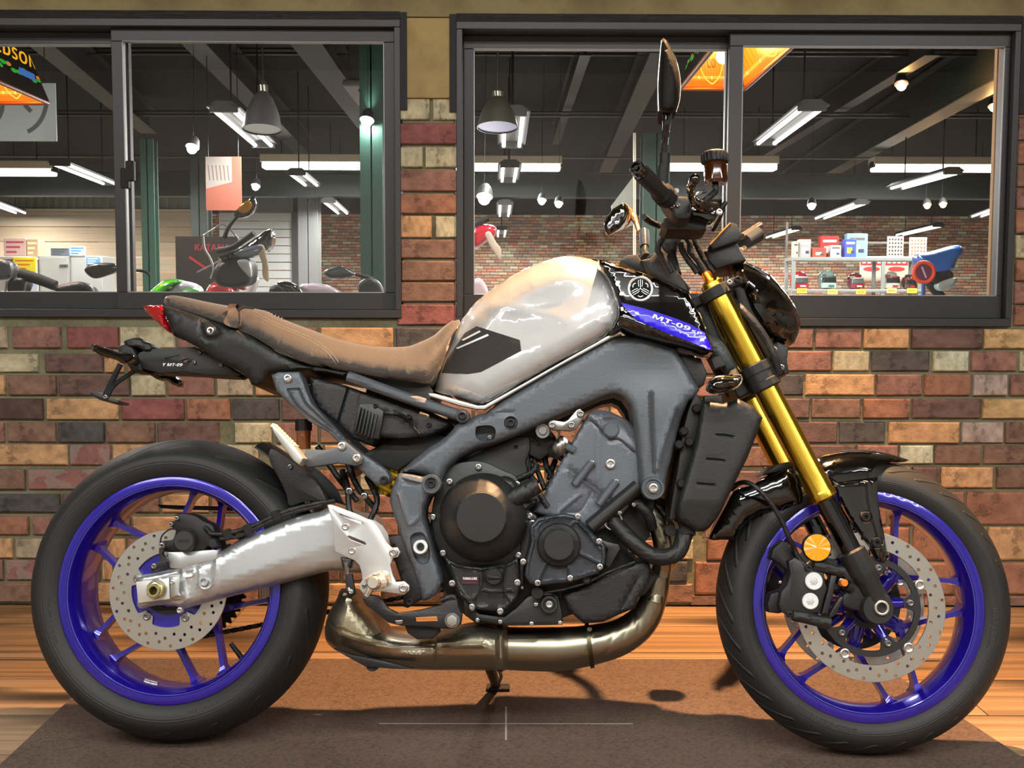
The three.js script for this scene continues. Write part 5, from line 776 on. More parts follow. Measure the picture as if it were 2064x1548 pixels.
  for (const s of [1, -1]) { const side = pillow('fender_side', fen, MAT.gloss, 'O 1190,370 1270,432 1450,408 1640,388 1640,600 1665,760 1700,920 1728,1090 I 908,560 885,588 850,575 820,520 760,440 700,340 640,220', { z0: 0.058, z1: 0.079, R: 0.008, step: 6, smooth: false, creases: [['O 1540,430 1560,640 1620,860 1680,1080', 5, 0.004]] }); if (s < 0) { const c = side.clone(); c.scale.z = -1; fen.add(c); side.removeFromParent(); } else for (const e of ['O 1530,758', 'O 1635,1002']) { const q = at(e); spun('fender_screw', fen, MAT.plastic, q[0], q[1], [[0, 0.083], [0.003, 0.083], [0.004, 0.088], [0.009, 0.088], [0.0105, 0.085], [0.0105, 0.075]], { ref: 0.088 }); spun('screw_ring', fen, MAT.chrome, q[0], q[1], [[0.0108, 0.078], [0.0128, 0.078], [0.0128, 0.0815], [0.0115, 0.0825], [0.0108, 0.081], [0.0108, 0.078]], { ref: 0.082 }); } }
  slab('fender_stay', fen, MAT.dark, 'O 830,300 930,430 1010,640 1260,440 1190,370 1050,250 860,220 690,260 560,360 700,340', -0.07, 0.055, { bev: 0.006 });

  // ---- headlight, instruments
  const hl = pillow('headlight', bike, MAT.gloss, 'K 1275,165 1355,132 1420,130 1560,190 1660,255 1740,340 1830,450 1900,570 1938,690 1930,800 1890,900 1830,935 1740,930 1620,880 1500,770 1400,620 1340,450 1310,310', { smooth: false, step: 6, zc: 0, R: 0.06, rings: [2, 6, 14, 26, 40], depth: (x, y, d) => { const t = 1 - Math.min(d / 46, 1), w = Math.min(1, 0.4 + Math.max(0, (1618 - x) / 150)); return 0.09 * w * Math.sqrt(Math.max(0, 1 - t * t)); }, creases: [['K 1640,560 1760,610 1890,660', 4, 0.006], ['K 1690,640 1730,720 1870,800', 4, 0.006], ['K 1370,200 1560,250 1740,400 1860,560', 6, 0.005]] });
  slab('headlight_stay', hl, MAT.plastic, 'K 1720,880 1830,930 1815,1060 1835,1180 1785,1190 1740,1080 1690,980', -0.05, 0.05, { bev: 0.005 });
  slab('headlight_bracket', hl, MAT.dark, 'K 1280,330 1420,380 1560,700 1700,1000 1740,1180 1660,1130 1540,900 1360,560', 0.02, 0.07, { bev: 0.006 });
  tube('wiring_loom', hl, MAT.hose, 'K 1300,500,.09 1400,600,.11 1520,730,.12 1620,880,.12 1690,1030,.12 1735,1190,.11', 0.0085, 12); bolts(hl, 'K 1690,960 1760,1130', 0.1, 0.007, MAT.steel);
  const meter = slab('instrument_panel', bike, MAT.plastic, 'J 1320,1225 1560,975 1590,962 1640,985 1700,1110 1650,1180 1360,1275', -0.09, 0.09, { bev: 0.004 });
  slab('meter_stay', meter, MAT.plastic, 'J 1270,1290 1350,1240 1590,1175 1640,1220 1745,1395 1680,1430 1560,1450 1400,1500 1300,1400', -0.06, 0.07, { bev: 0.005 }); tube('meter_edge', meter, M(0xb98038, 0.4, 0.6), 'J 1325,1222,.09 1445,1090,.09 1562,972,.09', 0.0022, 6);
  // far indicator and mirror behind the panel, near front indicator
  const fi = pillow('front_indicator', bike, MAT.gloss, 'K 1055,1330 1070,1260 1120,1215 1200,1195 1290,1205 1370,1205 1385,1240 1350,1300 1290,1340 1200,1375 1110,1370', { zc: 0.225, R: 0.02, step: 4.5, rings: [2, 6, 12], z1: 0.25, depth: (x, y, d) => 0.225 + 0.03 * Math.sqrt(Math.max(0, 1 - (1 - Math.min(d / 17, 1)) ** 2)), creases: [['K 1080,1300 1150,1340 1280,1320', 3, -0.004]] });
  tube('indicator_stalk', fi, MAT.plastic, 'K 1300,1170,.11 1310,1200,.16 1290,1240,.22', 0.010, 10); tube('indicator_rim', fi, M(0xc8b090, 0.2, 1), 'K 1300,1205,.235 1372,1205,.238 1385,1245,.238 1355,1300,.238 1300,1338,.236', 0.0022, 6); tube('indicator_rim', fi, M(0xc8a070, 0.2, 1), 'K 1095,1255,.24 1140,1222,.243 1220,1212,.243', 0.0022, 6);
  { const c = fi.clone(); c.clear(); c.scale.z = -1; bike.add(c); }
  tube('brake_hose_cover', bike, M(0x3a4040, 0.5), 'K 1000,850,.1 1150,950,.11 1220,1060,.11 1290,1180,.1', [0.014, 0.0165, 0.0165, 0.013], 16);
  const mid = slab('steering_damper_cover', bike, MAT.dark, 'K 880,430 1000,420 1080,560 1180,820 1290,1080 1420,1200 1300,1200 1160,1010 1120,960 1070,820 990,640', 0.0, 0.085, { bev: 0.005 });
  slab('air_duct', mid, MAT.plastic, 'K 780,1000 1000,1040 1060,1180 1030,1290 960,1320 880,1200 830,1120', 0.02, 0.12, { bev: 0.006 });
  slab('duct_grille', mid, M(0x303030, 0.6, 0, { bumpMap: mesh, bumpScale: 0.002 }), 'K 1090,1040 1180,1010 1240,1110 1130,1140', 0.11, 0.135, { bev: 0.003 });
  // ---- handlebar
  const bar = group('handlebar');
  const g0 = L(...at('J 505,365'), 0.405), g1 = L(...at('J 815,665'), 0.275), g2 = L(...at('J 1010,800'), 0.19), g3 = L(...at('J 950,1010'), 0.07);
  part('bar_tube', sweep([g0, g1, g2, g3, V3(g3.x, g3.y, -0.07), V3(g2.x, g2.y, -0.19), V3(g1.x, g1.y, -0.275), V3(g0.x, g0.y, -0.39)], 0.0112, 14), MAT.satin, bar);
  const gd = g1.clone().sub(g0);
  const gripP = [[0, 0.01], [0.0155, 0.01], [0.0165, 0.016], [0.0165, 0.1], [0.0175, 0.112], [0.021, 0.116], [0.021, 0.122], [0.0175, 0.124], [0.0175, 0.13], [0.022, 0.132], [0.022, 0.15], [0, 0.15]].map(p => p);
  for (const s of [1, -1]) { const a = V3(g0.x, g0.y, s * g0.z), b = V3(g1.x, g1.y, s * g1.z); part('grip', turned(gripP, a, b, 28), M(0x1c1c1c, 0.75, 0, { bumpMap: mesh, bumpScale: 0.0008 }), bar); part('bar_end', turned([[0, -0.016], [0.004, -0.016], [0.005, -0.010], [0.008, -0.010], [0.009, -0.016], [0.012, -0.016], [0.0142, -0.012], [0.0142, 0.012], [0, 0.012]], a, b, 20), MAT.gloss, bar); }
  const sw = slab('switch_housing', bar, MAT.plastic, 'J 770,560 850,545 920,640 1000,655 1090,670 1110,760 1100,900 1010,930 920,900 840,800 780,700', 0.20, 0.262, { smooth: true, bev: 0.008 }); bolts(bar, 'J 950,770 890,780', 0.263, 0.005, MAT.steel); spun('cable_knob', bar, MAT.gloss, ...at('J 937,595'), [[0, 0.26], [0.005, 0.26], [0.0055, 0.255], [0.0055, 0.23]]);
  const lev = part('brake_lever', sweep([L(...at('J 1150,460'), 0.39), L(...at('J 1105,560'), 0.36), L(...at('J 1110,660'), 0.32), L(...at('J 1170,750'), 0.27), L(...at('J 1290,790'), 0.23), L(...at('J 1390,800'), 0.2)], [0.0095, 0.007, 0.008, 0.0095, 0.012, 0.012], 14), MAT.gloss, bar);
  { const c = L(...at('J 1150,465'), 0.39); part('lever_ball', new THREE.SphereGeometry(0.0105, 18, 12).translate(c.x, c.y, 0.39), MAT.gloss, bar); }
  slab('master_cylinder', bar, MAT.gloss, 'J 1100,740 1220,720 1390,770 1425,850 1400,910 1330,950 1200,900 1100,880', 0.17, 0.225, { smooth: true, bev: 0.008 });
  slab('switch_lower', bar, MAT.plastic, 'J 930,880 1200,900 1290,930 1285,1040 1200,1060 1000,1050 830,1050 770,1000 790,900', 0.12, 0.2, { bev: 0.006 });
  bolts(bar, 'J 1430,850', 0.226, 0.008, MAT.bright, 0.006); tube('banjo_hose', bar, MAT.hose, 'J 1420,840,.2 1500,740,.2 1480,780,.17 1430,930,.1 1360,1050,.06', 0.0045, 8);
  // reservoir
  { const cap = at('J 1378,235'), a = L(cap[0], 309, 0.19), b = L(cap[0] + 3, 372, 0.19);
    const res = part('fluid_reservoir', turned([[0, 0.02], [0.0215, 0.02], [0.0235, 0.026], [0.0235, 0.058], [0.02, 0.064], [0, 0.064]], a, b, 28), M(0x482206, 0.12, 0, { clearcoat: 1, transmission: 0.4, thickness: 0.02, attenuationColor: new THREE.Color(0xd07a10), attenuationDistance: 0.03 }), bike);
    part('reservoir_lid', turned([[0, -0.002], [0.022, -0.002], [0.0255, 0.001], [0.0265, 0.004], [0.0265, 0.020], [0.024, 0.022], [0, 0.022]], a, b, 30), MAT.dark, res);
    for (let k = 0; k < 20; k++) { const an = k / 20 * 6.2832, d = b.clone().sub(a).normalize(), n1 = V3(-d.y, d.x, 0).normalize(), n2 = d.clone().cross(n1), o = a.clone().addScaledVector(n1, Math.cos(an) * 0.0265).addScaledVector(n2, Math.sin(an) * 0.0265); part('lid_rib', sweep([o.clone().addScaledVector(d, 0.004), o.clone().addScaledVector(d, 0.019)], 0.0018, 6), MAT.dark, res); }
    tube('reservoir_hose', res, MAT.hose, 'J 1385,530,.19 1390,600,.19 1330,660,.2 1260,720,.2', 0.0065, 10); tube('reservoir_stay', res, MAT.steel, 'J 1280,600,.2 1180,640,.21 1120,690,.21', 0.004, 8); }
  // mirrors
  const mir = group('mirror');
  pillow('mirror_shell', mir, M(0x14110e, 0.7, 0, { specularIntensity: 0.4 }), '1333,80 1337,77 1344,82 1352,96 1362,118 1370,146 1372,172 1370,200 1364,226 1347,229 1328,226 1326,200 1327,160 1329,120', { smooth: false, step: 5, zc: 0.33, R: 0.02, rings: [2, 6, 12], z1: 0.38, depth: (x, y, d) => 0.33 + 0.05 * Math.sqrt(Math.max(0, 1 - (1 - Math.min(d / 18, 1)) ** 2)) });
  tube('mirror_glass_edge', mir, MAT.bright, '1333,82,.375 1329,125,.378 1326,170,.378 1327,224,.376', 0.0012, 6); tube('shell_edge', mir, M(0xb9a890, 0.25, 1), '1344,82,.35 1362,118,.36 1371,160,.36 1370,200,.36 1363,226,.36', 0.0009, 6);
  tube('mirror_stalk', mir, MAT.gloss, '1346,226,.33 1344,244,.33 1340,290,.315 1338,325,.305', [0.010, 0.0075, 0.0062, 0.006], 12); tube('stalk_nut', mir, MAT.satin, '1340,308,.31 1339,332,.305', 0.0095, 6); tube('stalk_boot', mir, MAT.satin, '1339,330,.305 1336,352,.30 1335,380,.295', [0.010, 0.0115, 0.0125], 12);
  const mir2 = group('mirror');
  pillow('mirror_shell', mir2, MAT.gloss, 'J 92,985 130,900 200,810 310,742 345,745 372,790 380,860 350,960 280,1040 150,1120 110,1070', { smooth: false, step: 4.5, zc: -0.36, R: 0.02, z1: -0.34, rings: [2, 5, 9], depth: (x, y, d) => -0.36 + 0.016 * Math.sqrt(Math.max(0, 1 - (1 - Math.min(d / 9, 1)) ** 2)) });
  pillow('shell_back', mir2, M(0x8a5f34, 0.35, 0.3), 'J 330,742 370,760 420,810 462,850 440,880 400,960 360,1000 330,1030 360,960 378,860 372,790', { z0: -0.375, z1: -0.35, R: 0.008, step: 4.5 });
  tube('mirror_stalk', mir2, M(0xa08050, 0.3, 0.6), 'J 430,880,-.36 470,970,-.34 505,1080,-.32', [0.010, 0.006, 0.006], 10); tube('stalk_boot', mir2, M(0x3a4450, 0.35, 0.3), 'J 560,1060,-.31 565,1150,-.30 570,1240,-.29', [0.0125, 0.0125, 0.011], 12); tube('stalk_base', mir2, MAT.dark, 'J 575,1230,-.29 570,1290,-.28 590,1370,-.25', [0.008, 0.007, 0.012], 10);
  // far-side lever and grip ends seen behind the panel
  tube('clutch_lever', bar, M(0x5a5340, 0.4, 0.6), 'J 1690,1130,-.2 1780,1070,-.3 1900,1000,-.4', [0.008, 0.007, 0.009], 10); tube('far_switch', bar, MAT.satin, 'J 1720,1190,-.22 1860,1110,-.3', [0.017, 0.02], 12); tube('far_indicator_rim', bar, M(0xd8b894, 0.35, 0.3), 'J 1680,1290,-.2 1780,1230,-.26 1880,1195,-.3', [0.006, 0.008, 0.004], 10);
  slab('bar_clamp', bar, MAT.satin, 'J 740,1170 830,1060 1010,1045 1020,1110 960,1180 940,1330 1000,1548 900,1548 820,1330', -0.05, 0.06, { bev: 0.006 });
  for (const s of ['J 1020,1110,.08 1090,1200,.09 1100,1300,.09 1180,1400,.09 1280,1548,.09', 'J 980,1200,.08 1010,1300,.08 1090,1420,.08 1180,1548,.08', 'J 1110,1100,.07 1170,1220,.07 1260,1400,.07 1370,1548,.07', 'J 840,1050,.1 720,1280,.09 800,1400,.09 880,1548,.09', 'K 600,0,.06 700,150,.06 800,300,.06 880,400,.06', 'J 560,900,.2 640,960,.16 760,1010,.1', 'K 830,0,.07 880,120,.07 960,200,.07 1060,270,.07']) tube('control_cable', bar, MAT.hose, s, [0.0065, 0.0065], 10);
  slab('ignition_lock', bike, MAT.satin, 'J 360,1340 480,1330 530,1400 600,1380 700,1430 720,1560 560,1548 380,1480 290,1400', -0.05, 0.05, { bev: 0.006 });
  slab('stem_cover', bike, MAT.plastic, 'K 430,110 520,90 620,0 700,60 760,200 860,330 900,430 760,375 620,300 500,220', -0.06, 0.07, { bev: 0.006 });
}

// ---------------------------------------------------------------- lamps
const M_fitting = M(0x2c2c2a, 0.6);
const M_black = M(0x040404, 0.9);
const M_shutter = M(0xc9cbc8, 0.5, 0.1);
const lampWhite = M(0xd8d8d4, 0.5);
const tubeGlow = new THREE.MeshPhysicalMaterial({ color: 0xffffff, roughness: 0.4, emissive: new THREE.Color().setRGB(1, 0.98, 0.93), emissiveIntensity: 7 });
function fluorescent(a, b, label, group, lum, tint = [1, 0.98, 0.94], roof = 3.45, twin = true, boxy = false) {      // twin tube fitting hung from a to b
  const t = thing('fluorescent_light', label, 'ceiling light', group), d = b.clone().sub(a), l = d.length(), mid = a.clone().add(b).multiplyScalar(0.5), yawA = Math.atan2(-d.z, d.x);
  t.position.copy(mid); t.rotation.y = yawA;
  const s = new THREE.Shape([[-0.125, 0.03], [-0.06, 0.075], [0.06, 0.075], [0.125, 0.03], [0.11, 0.028], [0.05, 0.05], [-0.05, 0.05], [-0.11, 0.028]].map(p => new THREE.Vector2(...p)));
  const g = new THREE.ExtrudeGeometry(s, { depth: l, bevelEnabled: false }); g.translate(0, 0, -l / 2); g.rotateY(Math.PI / 2); part('reflector', g, boxy ? lampWhite : M_fitting, t);
  if (boxy) { part('casing', rbox(-l / 2, l / 2, 0.03, 0.13, -0.13, 0.13, 0.01), M(0xc8bda0, 0.5), t); part('diffuser', rbox(-l / 2 + 0.02, l / 2 - 0.02, -0.05, 0.03, -0.11, 0.11, 0.015), tubeGlow, t); }
  for (const z of [-0.07, 0.07]) part('tube', sweep([V3(-l / 2 + 0.04, 0.012, z), V3(l / 2 - 0.04, 0.012, z)], 0.016, 10), tubeGlow, t);
  for (const x of [-1, 1]) part('end_cap', box(x * (l / 2 - 0.02) - 0.02, x * (l / 2 - 0.02) + 0.02, -0.006, 0.05, -0.1, 0.1), M_fitting, t);
  for (const x of [-l / 3, l / 3]) part('hanger', box(x - 0.006, x + 0.006, 0.06, roof - mid.y, -0.006, 0.006), M_black, t);
  for (const z of twin ? [-0.07, 0.07] : [0]) { const r = new THREE.RectAreaLight(new THREE.Color().setRGB(...tint), twin ? lum * 1.9 : lum, l - 0.1, twin ? 0.045 : 0.2); r.position.set(0, boxy ? -0.055 : -0.008, z); r.rotation.x = -Math.PI / 2; t.add(r); }
  return t;
}
// bay on the camera's side: four fittings along the room under its ceiling
for (const [x, z, where] of [[-2.1, 2.05, 'beside the left wall, row closer to the brick'], [0.1, 2.05, 'above the mat\'s front edge'], [2.2, 2.05, 'beside the right wall, row closer to the brick'], [-2.1, 3.2, 'beside the left wall, row away from the brick'], [0.1, 3.2, 'in the middle of the row away from the brick'], [2.2, 3.2, 'beside the right wall, row away from the brick']]) fluorescent(V3(x - 0.75, 2.7, z), V3(x + 0.75, 2.7, z), 'twin tube ceiling fitting ' + where, 'ceiling fittings of the bay', TUBE_L, [1, 0.985, 0.96], 2.86, false);
{ const t = thing('ceiling_spotlight', 'warm spotlight under the ceiling above the motorcycle', 'spotlight', null, [SPOT_AT.x, SPOT_AT.y, SPOT_AT.z]);
  part('bracket', new THREE.CylinderGeometry(0.02, 0.02, 0.16, 16).translate(0, 0.1, 0), MAT.dark, t);
  part('housing', turned([[0.03, 0.06], [0.045, 0.05], [0.055, -0.02], [0.052, -0.02], [0.042, 0.045], [0.028, 0.054]], V3(0, 0, 0), V3(0, 1, 0), 28), MAT.dark, t);
  part('lens', new THREE.CylinderGeometry(0.04, 0.04, 0.004, 24).translate(0, 0.02, 0), new THREE.MeshPhysicalMaterial({ color: 0x302010, emissive: new THREE.Color().setRGB(1, 0.5, 0.2), emissiveIntensity: 6 }), t); }

// ---------------------------------------------------------------- the shop behind the windows
const SH = 2.3, ROOF = 3.45, FARZ = camera.position.z - 25.5;
{
  const ceil = M(0x100f0e, 0.95, 0, { map: tex(256, (x, y, i) => { const v = 0.7 + 0.6 * nB[i]; return [v, v, v]; }, true, [0.4, 0.4]) });
  const shopWall = M(0xb0a89c, 0.9);
  struct('floor_shop', box(-15, 15, -0.7, -0.6, FARZ - 0.2, -1.17), M(0x7a7670, 0.5));
  struct('ceiling_shop', box(-15, 15, ROOF, ROOF + 0.1, FARZ - 0.2, -1.17), ceil);
  struct('wall_shop_left', box(-15.1, -15, -0.7, ROOF, FARZ - 0.2, -1.17), shopWall);
  struct('wall_shop_right', box(15, 15.1, -0.7, ROOF, FARZ - 0.2, -1.17), M(0x6a4a3c, 0.9));
  struct('wall_partition', soup([box(-15, -4.2, -0.7, ROOF, -1.17, -1.05), box(4.2, 15, -0.7, ROOF, -1.17, -1.05), box(-4.2, 4.2, -0.7, 0, -1.17, -1.1)]), shopWall);
  // far wall of split-faced brick, too far to tell the pieces apart
  const N = 512, courses = 32, cols = 12, bw = noiseField(N, [[6, 64], [24, 128]], 31);
  const cell = (x, y) => { const r = Math.floor(y / N * courses), o = (r * 0.37) % 1, c = Math.floor(((x / N) * cols + o) % cols); let v = Math.imul(r * 7919 + c * 104729 + 17, 2654435761) >>> 0; v ^= v >>> 14; return [(v >>> 0) % 1000 / 1000, (y / N * courses) % 1, ((x / N) * cols + o) % 1]; };
  const pal = [[184, 138, 112], [166, 126, 104], [204, 164, 130], [150, 122, 108], [178, 150, 124], [190, 124, 104], [160, 146, 128], [214, 188, 158]];
  const farTex = tex(N, (x, y, i) => { const [h, fy, fx] = cell(x, y), c = pal[Math.floor(h * 8)], m = (fy < 0.14 || fx < 0.04) ? 0.6 : 1.05 + 0.5 * bw[i]; return c.map(v => v / 255 * m); }, true, [1 / 2.4, 1 / 2.2]);
  const farBump = tex(N, (x, y, i) => { const [h, fy, fx] = cell(x, y); return (fy < 0.14 || fx < 0.04) ? 0 : 0.5 + 0.5 * h; }, false, [1 / 2.4, 1 / 2.2]);
  const metric = g => { const p = g.attributes.position, u = g.attributes.uv; for (let i = 0; i < p.count; i++) u.setXY(i, p.getX(i) + p.getZ(i), p.getY(i)); return g; };
  struct('wall_far', metric(box(-15, 15, -0.7, ROOF, FARZ - 0.1, FARZ)), M(0xffffff, 0.9, 0, { map: farTex, bumpMap: farBump, bumpScale: 0.008 }));
  // dark frieze band above the brick
  const dk = M(0x24211f, 0.9), steelG = M(0x1f3a30, 0.5, 0.2), steelL = M(0x2c2a25, 0.6, 0.2);
  struct('trim_3', box(-15, 15, atD(1032, 432, 25.4).y, ROOF, FARZ, FARZ + 0.12), dk);
  const grp = 'steel roof members of the shop';
  const beamBox = (a, b, w, h) => { const d = b.clone().sub(a), l = d.length(), mk = (ww, hh, y) => new THREE.BoxGeometry(ww, hh, l).translate(0, y, 0); const Q = new THREE.Quaternion().setFromUnitVectors(V3(0, 0, 1), d.clone().normalize()), m = a.clone().add(b).multiplyScalar(0.5); return [mk(w, 0.014, 0), mk(0.03, h, h / 2), mk(w, 0.014, h)].map(g => { g.applyQuaternion(Q); return g; }).concat([m]); };
  const beams = [[70, 80, 300, 268, 3.0, 0.2, 'pale steel roof beam above the shutter and hanging sign'], [385, 82, 620, 320, 3.0, 0.2, 'steel roof beam passing behind the grey dome pendant'], [612, 80, 745, 260, 3.0, 0.26, 'broad steel roof beam beside the ceiling cassette unit'], [2030, 160, 1580, 402, 2.9, 0.22, 'long green roof beam above the helmet shelf'], [1880, 110, 1470, 360, 3.15, 0.14, 'thin roof beam with a conduit above the twin tubes'], [1335, 105, 1195, 400, 3.0, 0.2, 'roof beam carrying cables beside the green column'], [1180, 110, 1120, 290, 3.15, 0.1, 'narrow roof joist above the blue-white pendant']];
  for (const [x1, y1, x2, y2, h, w, lab] of beams) { const green = lab.includes('long green'), [f0, web, f1, m] = beamBox(atH(x1, y1, h), atH(x2, y2, h), w, green ? 0.5 : 0.28), t = thing('roof_beam', lab, 'beam', grp, [m.x, m.y, m.z]); part('flange', f0, green ? M(0x4a493e, 0.6, 0.2) : steelL, t); part('web', web, green ? M(0x10201a, 0.5, 0.2) : M(0x1c201c, 0.6, 0.2), t); part('flange', f1, steelL, t); }
  { const z = camera.position.z - 16; const y0 = atD(1032, 396, 16).y, y1 = atD(1032, 352, 16).y; one('cross_beam', soup([box(-14, 14, y0, y1, z - 0.02, z + 0.02), box(-14, 14, y0 - 0.02, y0, z - 0.12, z + 0.12), box(-14, 14, y1, y1 + 0.02, z - 0.12, z + 0.12)]), M(0x18241f, 0.5, 0.2), 'deep green steel cross beam below the roof behind the tube lights', 'beam', grp); }
  for (const [y, d, lab] of [[100, 10.8, 'upper of two conduits nearest the window head'], [109, 10.8, 'lower of two conduits nearest the window head'], [226, 13, 'upper of two conduits level with the dome pendants'], [233, 13, 'lower of two conduits level with the dome pendants'], [317, 15, 'single conduit just above the row of tube lights']]) { const a = atD(-300, y - 3, d), b = atD(2300, y + 4, d); one('conduit', sweep([a, b], 0.016, 8), M(0x4a4844, 0.4, 0.5), lab, 'pipe', 'ceiling conduits'); }
  // columns
  const cols2 = [[1296, 1350, 10, 268, 'dark green steel column behind the handlebar', steelG], [726, 772, 8.5, 60, 'dark green steel column beside the brick pier', M(0x24443a, 0.45, 0.2)], [284, 311, 11, 280, 'green steel column beside the window latch', M(0x3f6656, 0.45, 0.2)], [384, 418, 13, 300, 'grey steel column behind the black banner', M(0x4c534f, 0.5, 0.2)], [600, 640, 17, 380, 'grey plastic-wrapped column beside the white shutter', M(0x6c6e6c, 0.35, 0.1)]];
  for (const [x0, x1, d, yt, lab, m] of cols2) { const a = atD(x0, 400, d), b = atD(x1, 400, d), top = Math.min(ROOF, atD(x0, yt, d).y), w = b.x - a.x, z = a.z; one('steel_column', soup([box(a.x, b.x, -0.6, top, z - 0.01, z), box(a.x, b.x, -0.6, top, z - w, z - w + 0.012), box((a.x + b.x) / 2 - 0.006, (a.x + b.x) / 2 + 0.006, -0.6, top, z - w, z), box(a.x, b.x, -0.6, -0.585, z - w, z)]), m, lab, 'column', 'steel columns of the shop'); }
  // tube lights along the shop
  const rowFit = [[-110, 112, 346, 'tube fitting above the wood-clad wall at the shop\'s left end'], [528, 765, 333, 'tube fitting in front of the dark green column'], [895, 1132, 336, 'tube fitting half hidden by the brick pier'], [1340, 1566, 336, 'tube fitting behind the brake fluid reservoir'], [1756, 2008, 338, 'tube fitting above the helmet shelf']];
  for (const [x0, x1, y, lab] of rowFit) fluorescent(atD(x0, y, 14.6), atD(x1, y, 14.6), lab, 'tube fittings set across the shop', SHOP_L, undefined, 3.45, false, true);
  const lanes = [[[450, 224, 532, 297], [597, 352, 628, 376], [662, 408, 691, 432]], [[120, 333, 222, 373], [-30, 405, 42, 431], [165, 462, 235, 481]], [[1035, 232, 1031, 298], [1028, 336, 1024, 368], [1018, 412, 1016, 437], [1012, 463, 1010, 478]], [[1638, 221, 1543, 293], [1922, 350, 1806, 382], [1737, 411, 1652, 442], [1606, 463, 1551, 480], [1892, 457, 1813, 475], [2020, 420, 1968, 438]]];
  const lname = ['the grey dome pendant', 'the hanging katakana sign', 'the blue-white pendant', 'the helmet shelf'], ord = ['nearest', 'second', 'third', 'fourth', 'fifth', 'sixth'];
  lanes.forEach((ln, i) => ln.forEach((q, k) => fluorescent(atH(q[0], q[1], SH), atH(q[2], q[3], SH), `${ord[k]} twin tube fitting running away from the window near ${lname[i]}`, 'tube fittings running along the shop', SHOP_L)));
  for (const [x, where] of [[-3.2, 'above the parked motorcycles'], [0.2, 'above the red scooter'], [3.4, 'above the passage by the wooden post']]) fluorescent(V3(x, 3.1, -2.6), V3(x, 3.1, -4.4), 'high twin tube fitting close to the window wall ' + where, 'tube fittings running along the shop', SHOP_L);
  // small spotlights
  const bulb = new THREE.MeshPhysicalMaterial({ color: 0xffffff, emissive: new THREE.Color().setRGB(1, 1, 0.96), emissiveIntensity: 30 }), warm = new THREE.MeshPhysicalMaterial({ color: 0xffe0a0, emissive: new THREE.Color().setRGB(1, 0.75, 0.4), emissiveIntensity: 12 });
  const heads = [[387, 300, 9, 'white track spotlight above the orange banner', bulb, 0.05], [739, 246, 8.4, 'white track spotlight on the dark green column', bulb, 0.05], [515, 377, 10.5, 'white spotlight above the black motorcycle\'s mirror', bulb, 0.04], [976, 401, 9, 'large white spotlight by the window\'s left stile', bulb, 0.06], [1092, 406, 12, 'small white spotlight, left of a pair above the far brick', bulb, 0.045], [1126, 412, 12, 'small white spotlight, right of a pair above the far brick', bulb, 0.045], [1636, 416, 13, 'greenish white spotlight above the boxes on the shelf', bulb, 0.05], [1869, 415, 15, 'warm spotlight, left of a pair near the right window edge', warm, 0.05], [1901, 413, 15, 'warm spotlight, right of a pair near the right window edge', warm, 0.05], [1817, 173, 11, 'warm downlight under the thin roof beam', warm, 0.06], [2003, 217, 11, 'warm downlight at the wooden window post', warm, 0.05]];
  for (const [x, y, d, lab, m, r] of heads) {
    const c = atD(x, y, d), t = thing('spotlight', lab, 'spotlight', 'small spotlights of the shop', [c.x, c.y, c.z]);
    part('bulb', new THREE.SphereGeometry(r * 0.8, 14, 10), m, t); part('shade', turned([[r * 0.5, r * 2.2], [r * 0.9, r * 1.6], [r * 1.15, 0.3 * r], [r * 1.05, 0.3 * r], [r * 0.8, r * 1.5], [r * 0.4, r * 2]], V3(0, 0, 0), V3(0.1, 1, -0.5), 16), MAT.dark, t);
    part('stem', sweep([V3(0, r * 2, -r), V3(0.02, ROOF - c.y, -0.06)], 0.0022, 5), M_black, t);
    const p = new THREE.PointLight(m === bulb ? 0xffffff : 0xffc070, 1.2, 0, 2); p.castShadow = true; t.add(p);
  }
  // dome pendants
  for (const [x, y0, y1, w, d, lab, c, ci] of [[530, 185, 262, 78, 8.2, 'grey dome pendant lamp hanging before the long tube light', 0x4a4648, 0xf0f4f4], [1003, 195, 258, 82, 8.2, 'dome pendant lamp with pale blue inside behind the window stile', 0x3a382c, 0xc4caf4]]) {
    const s = d / FPX, top = atD(x, y0, d), R = w / 2 * s, H = (y1 - y0) * s, t = thing('pendant_lamp', lab, 'pendant lamp', 'dome pendants', [top.x, top.y, top.z]);
    part('shade', turned([[R * 0.22, 0], [R * 0.5, -H * 0.16], [R * 0.82, -H * 0.55], [R, -H], [R * 0.97, -H], [R * 0.79, -H * 0.55], [R * 0.47, -H * 0.18], [R * 0.2, -0.01]], V3(0, 0, 0), V3(0, 1, 0), 32), M(c, 0.5, 0.1), t).rotation.x = -0.16;
    part('diffuser', turned([[0, -H * 0.96], [R * 0.96, -H * 0.96], [R * 0.96, -H * 0.94], [0, -H * 0.94]], V3(0, 0, 0), V3(0, 1, 0), 28), M(ci, 0.6), t).rotation.x = -0.16;
    part('collar', turned([[R * 0.26, -0.01], [R * 0.26, H * 0.16], [R * 0.2, H * 0.18], [R * 0.05, H * 0.3]], V3(0, 0, 0), V3(0, 1, 0), 20), M(0x8c8878, 0.3, 0.8), t); part('cord', sweep([V3(0, H * 0.2, 0), V3(0, ROOF - top.y, 0)], 0.008, 6), MAT.dark, t);
  }
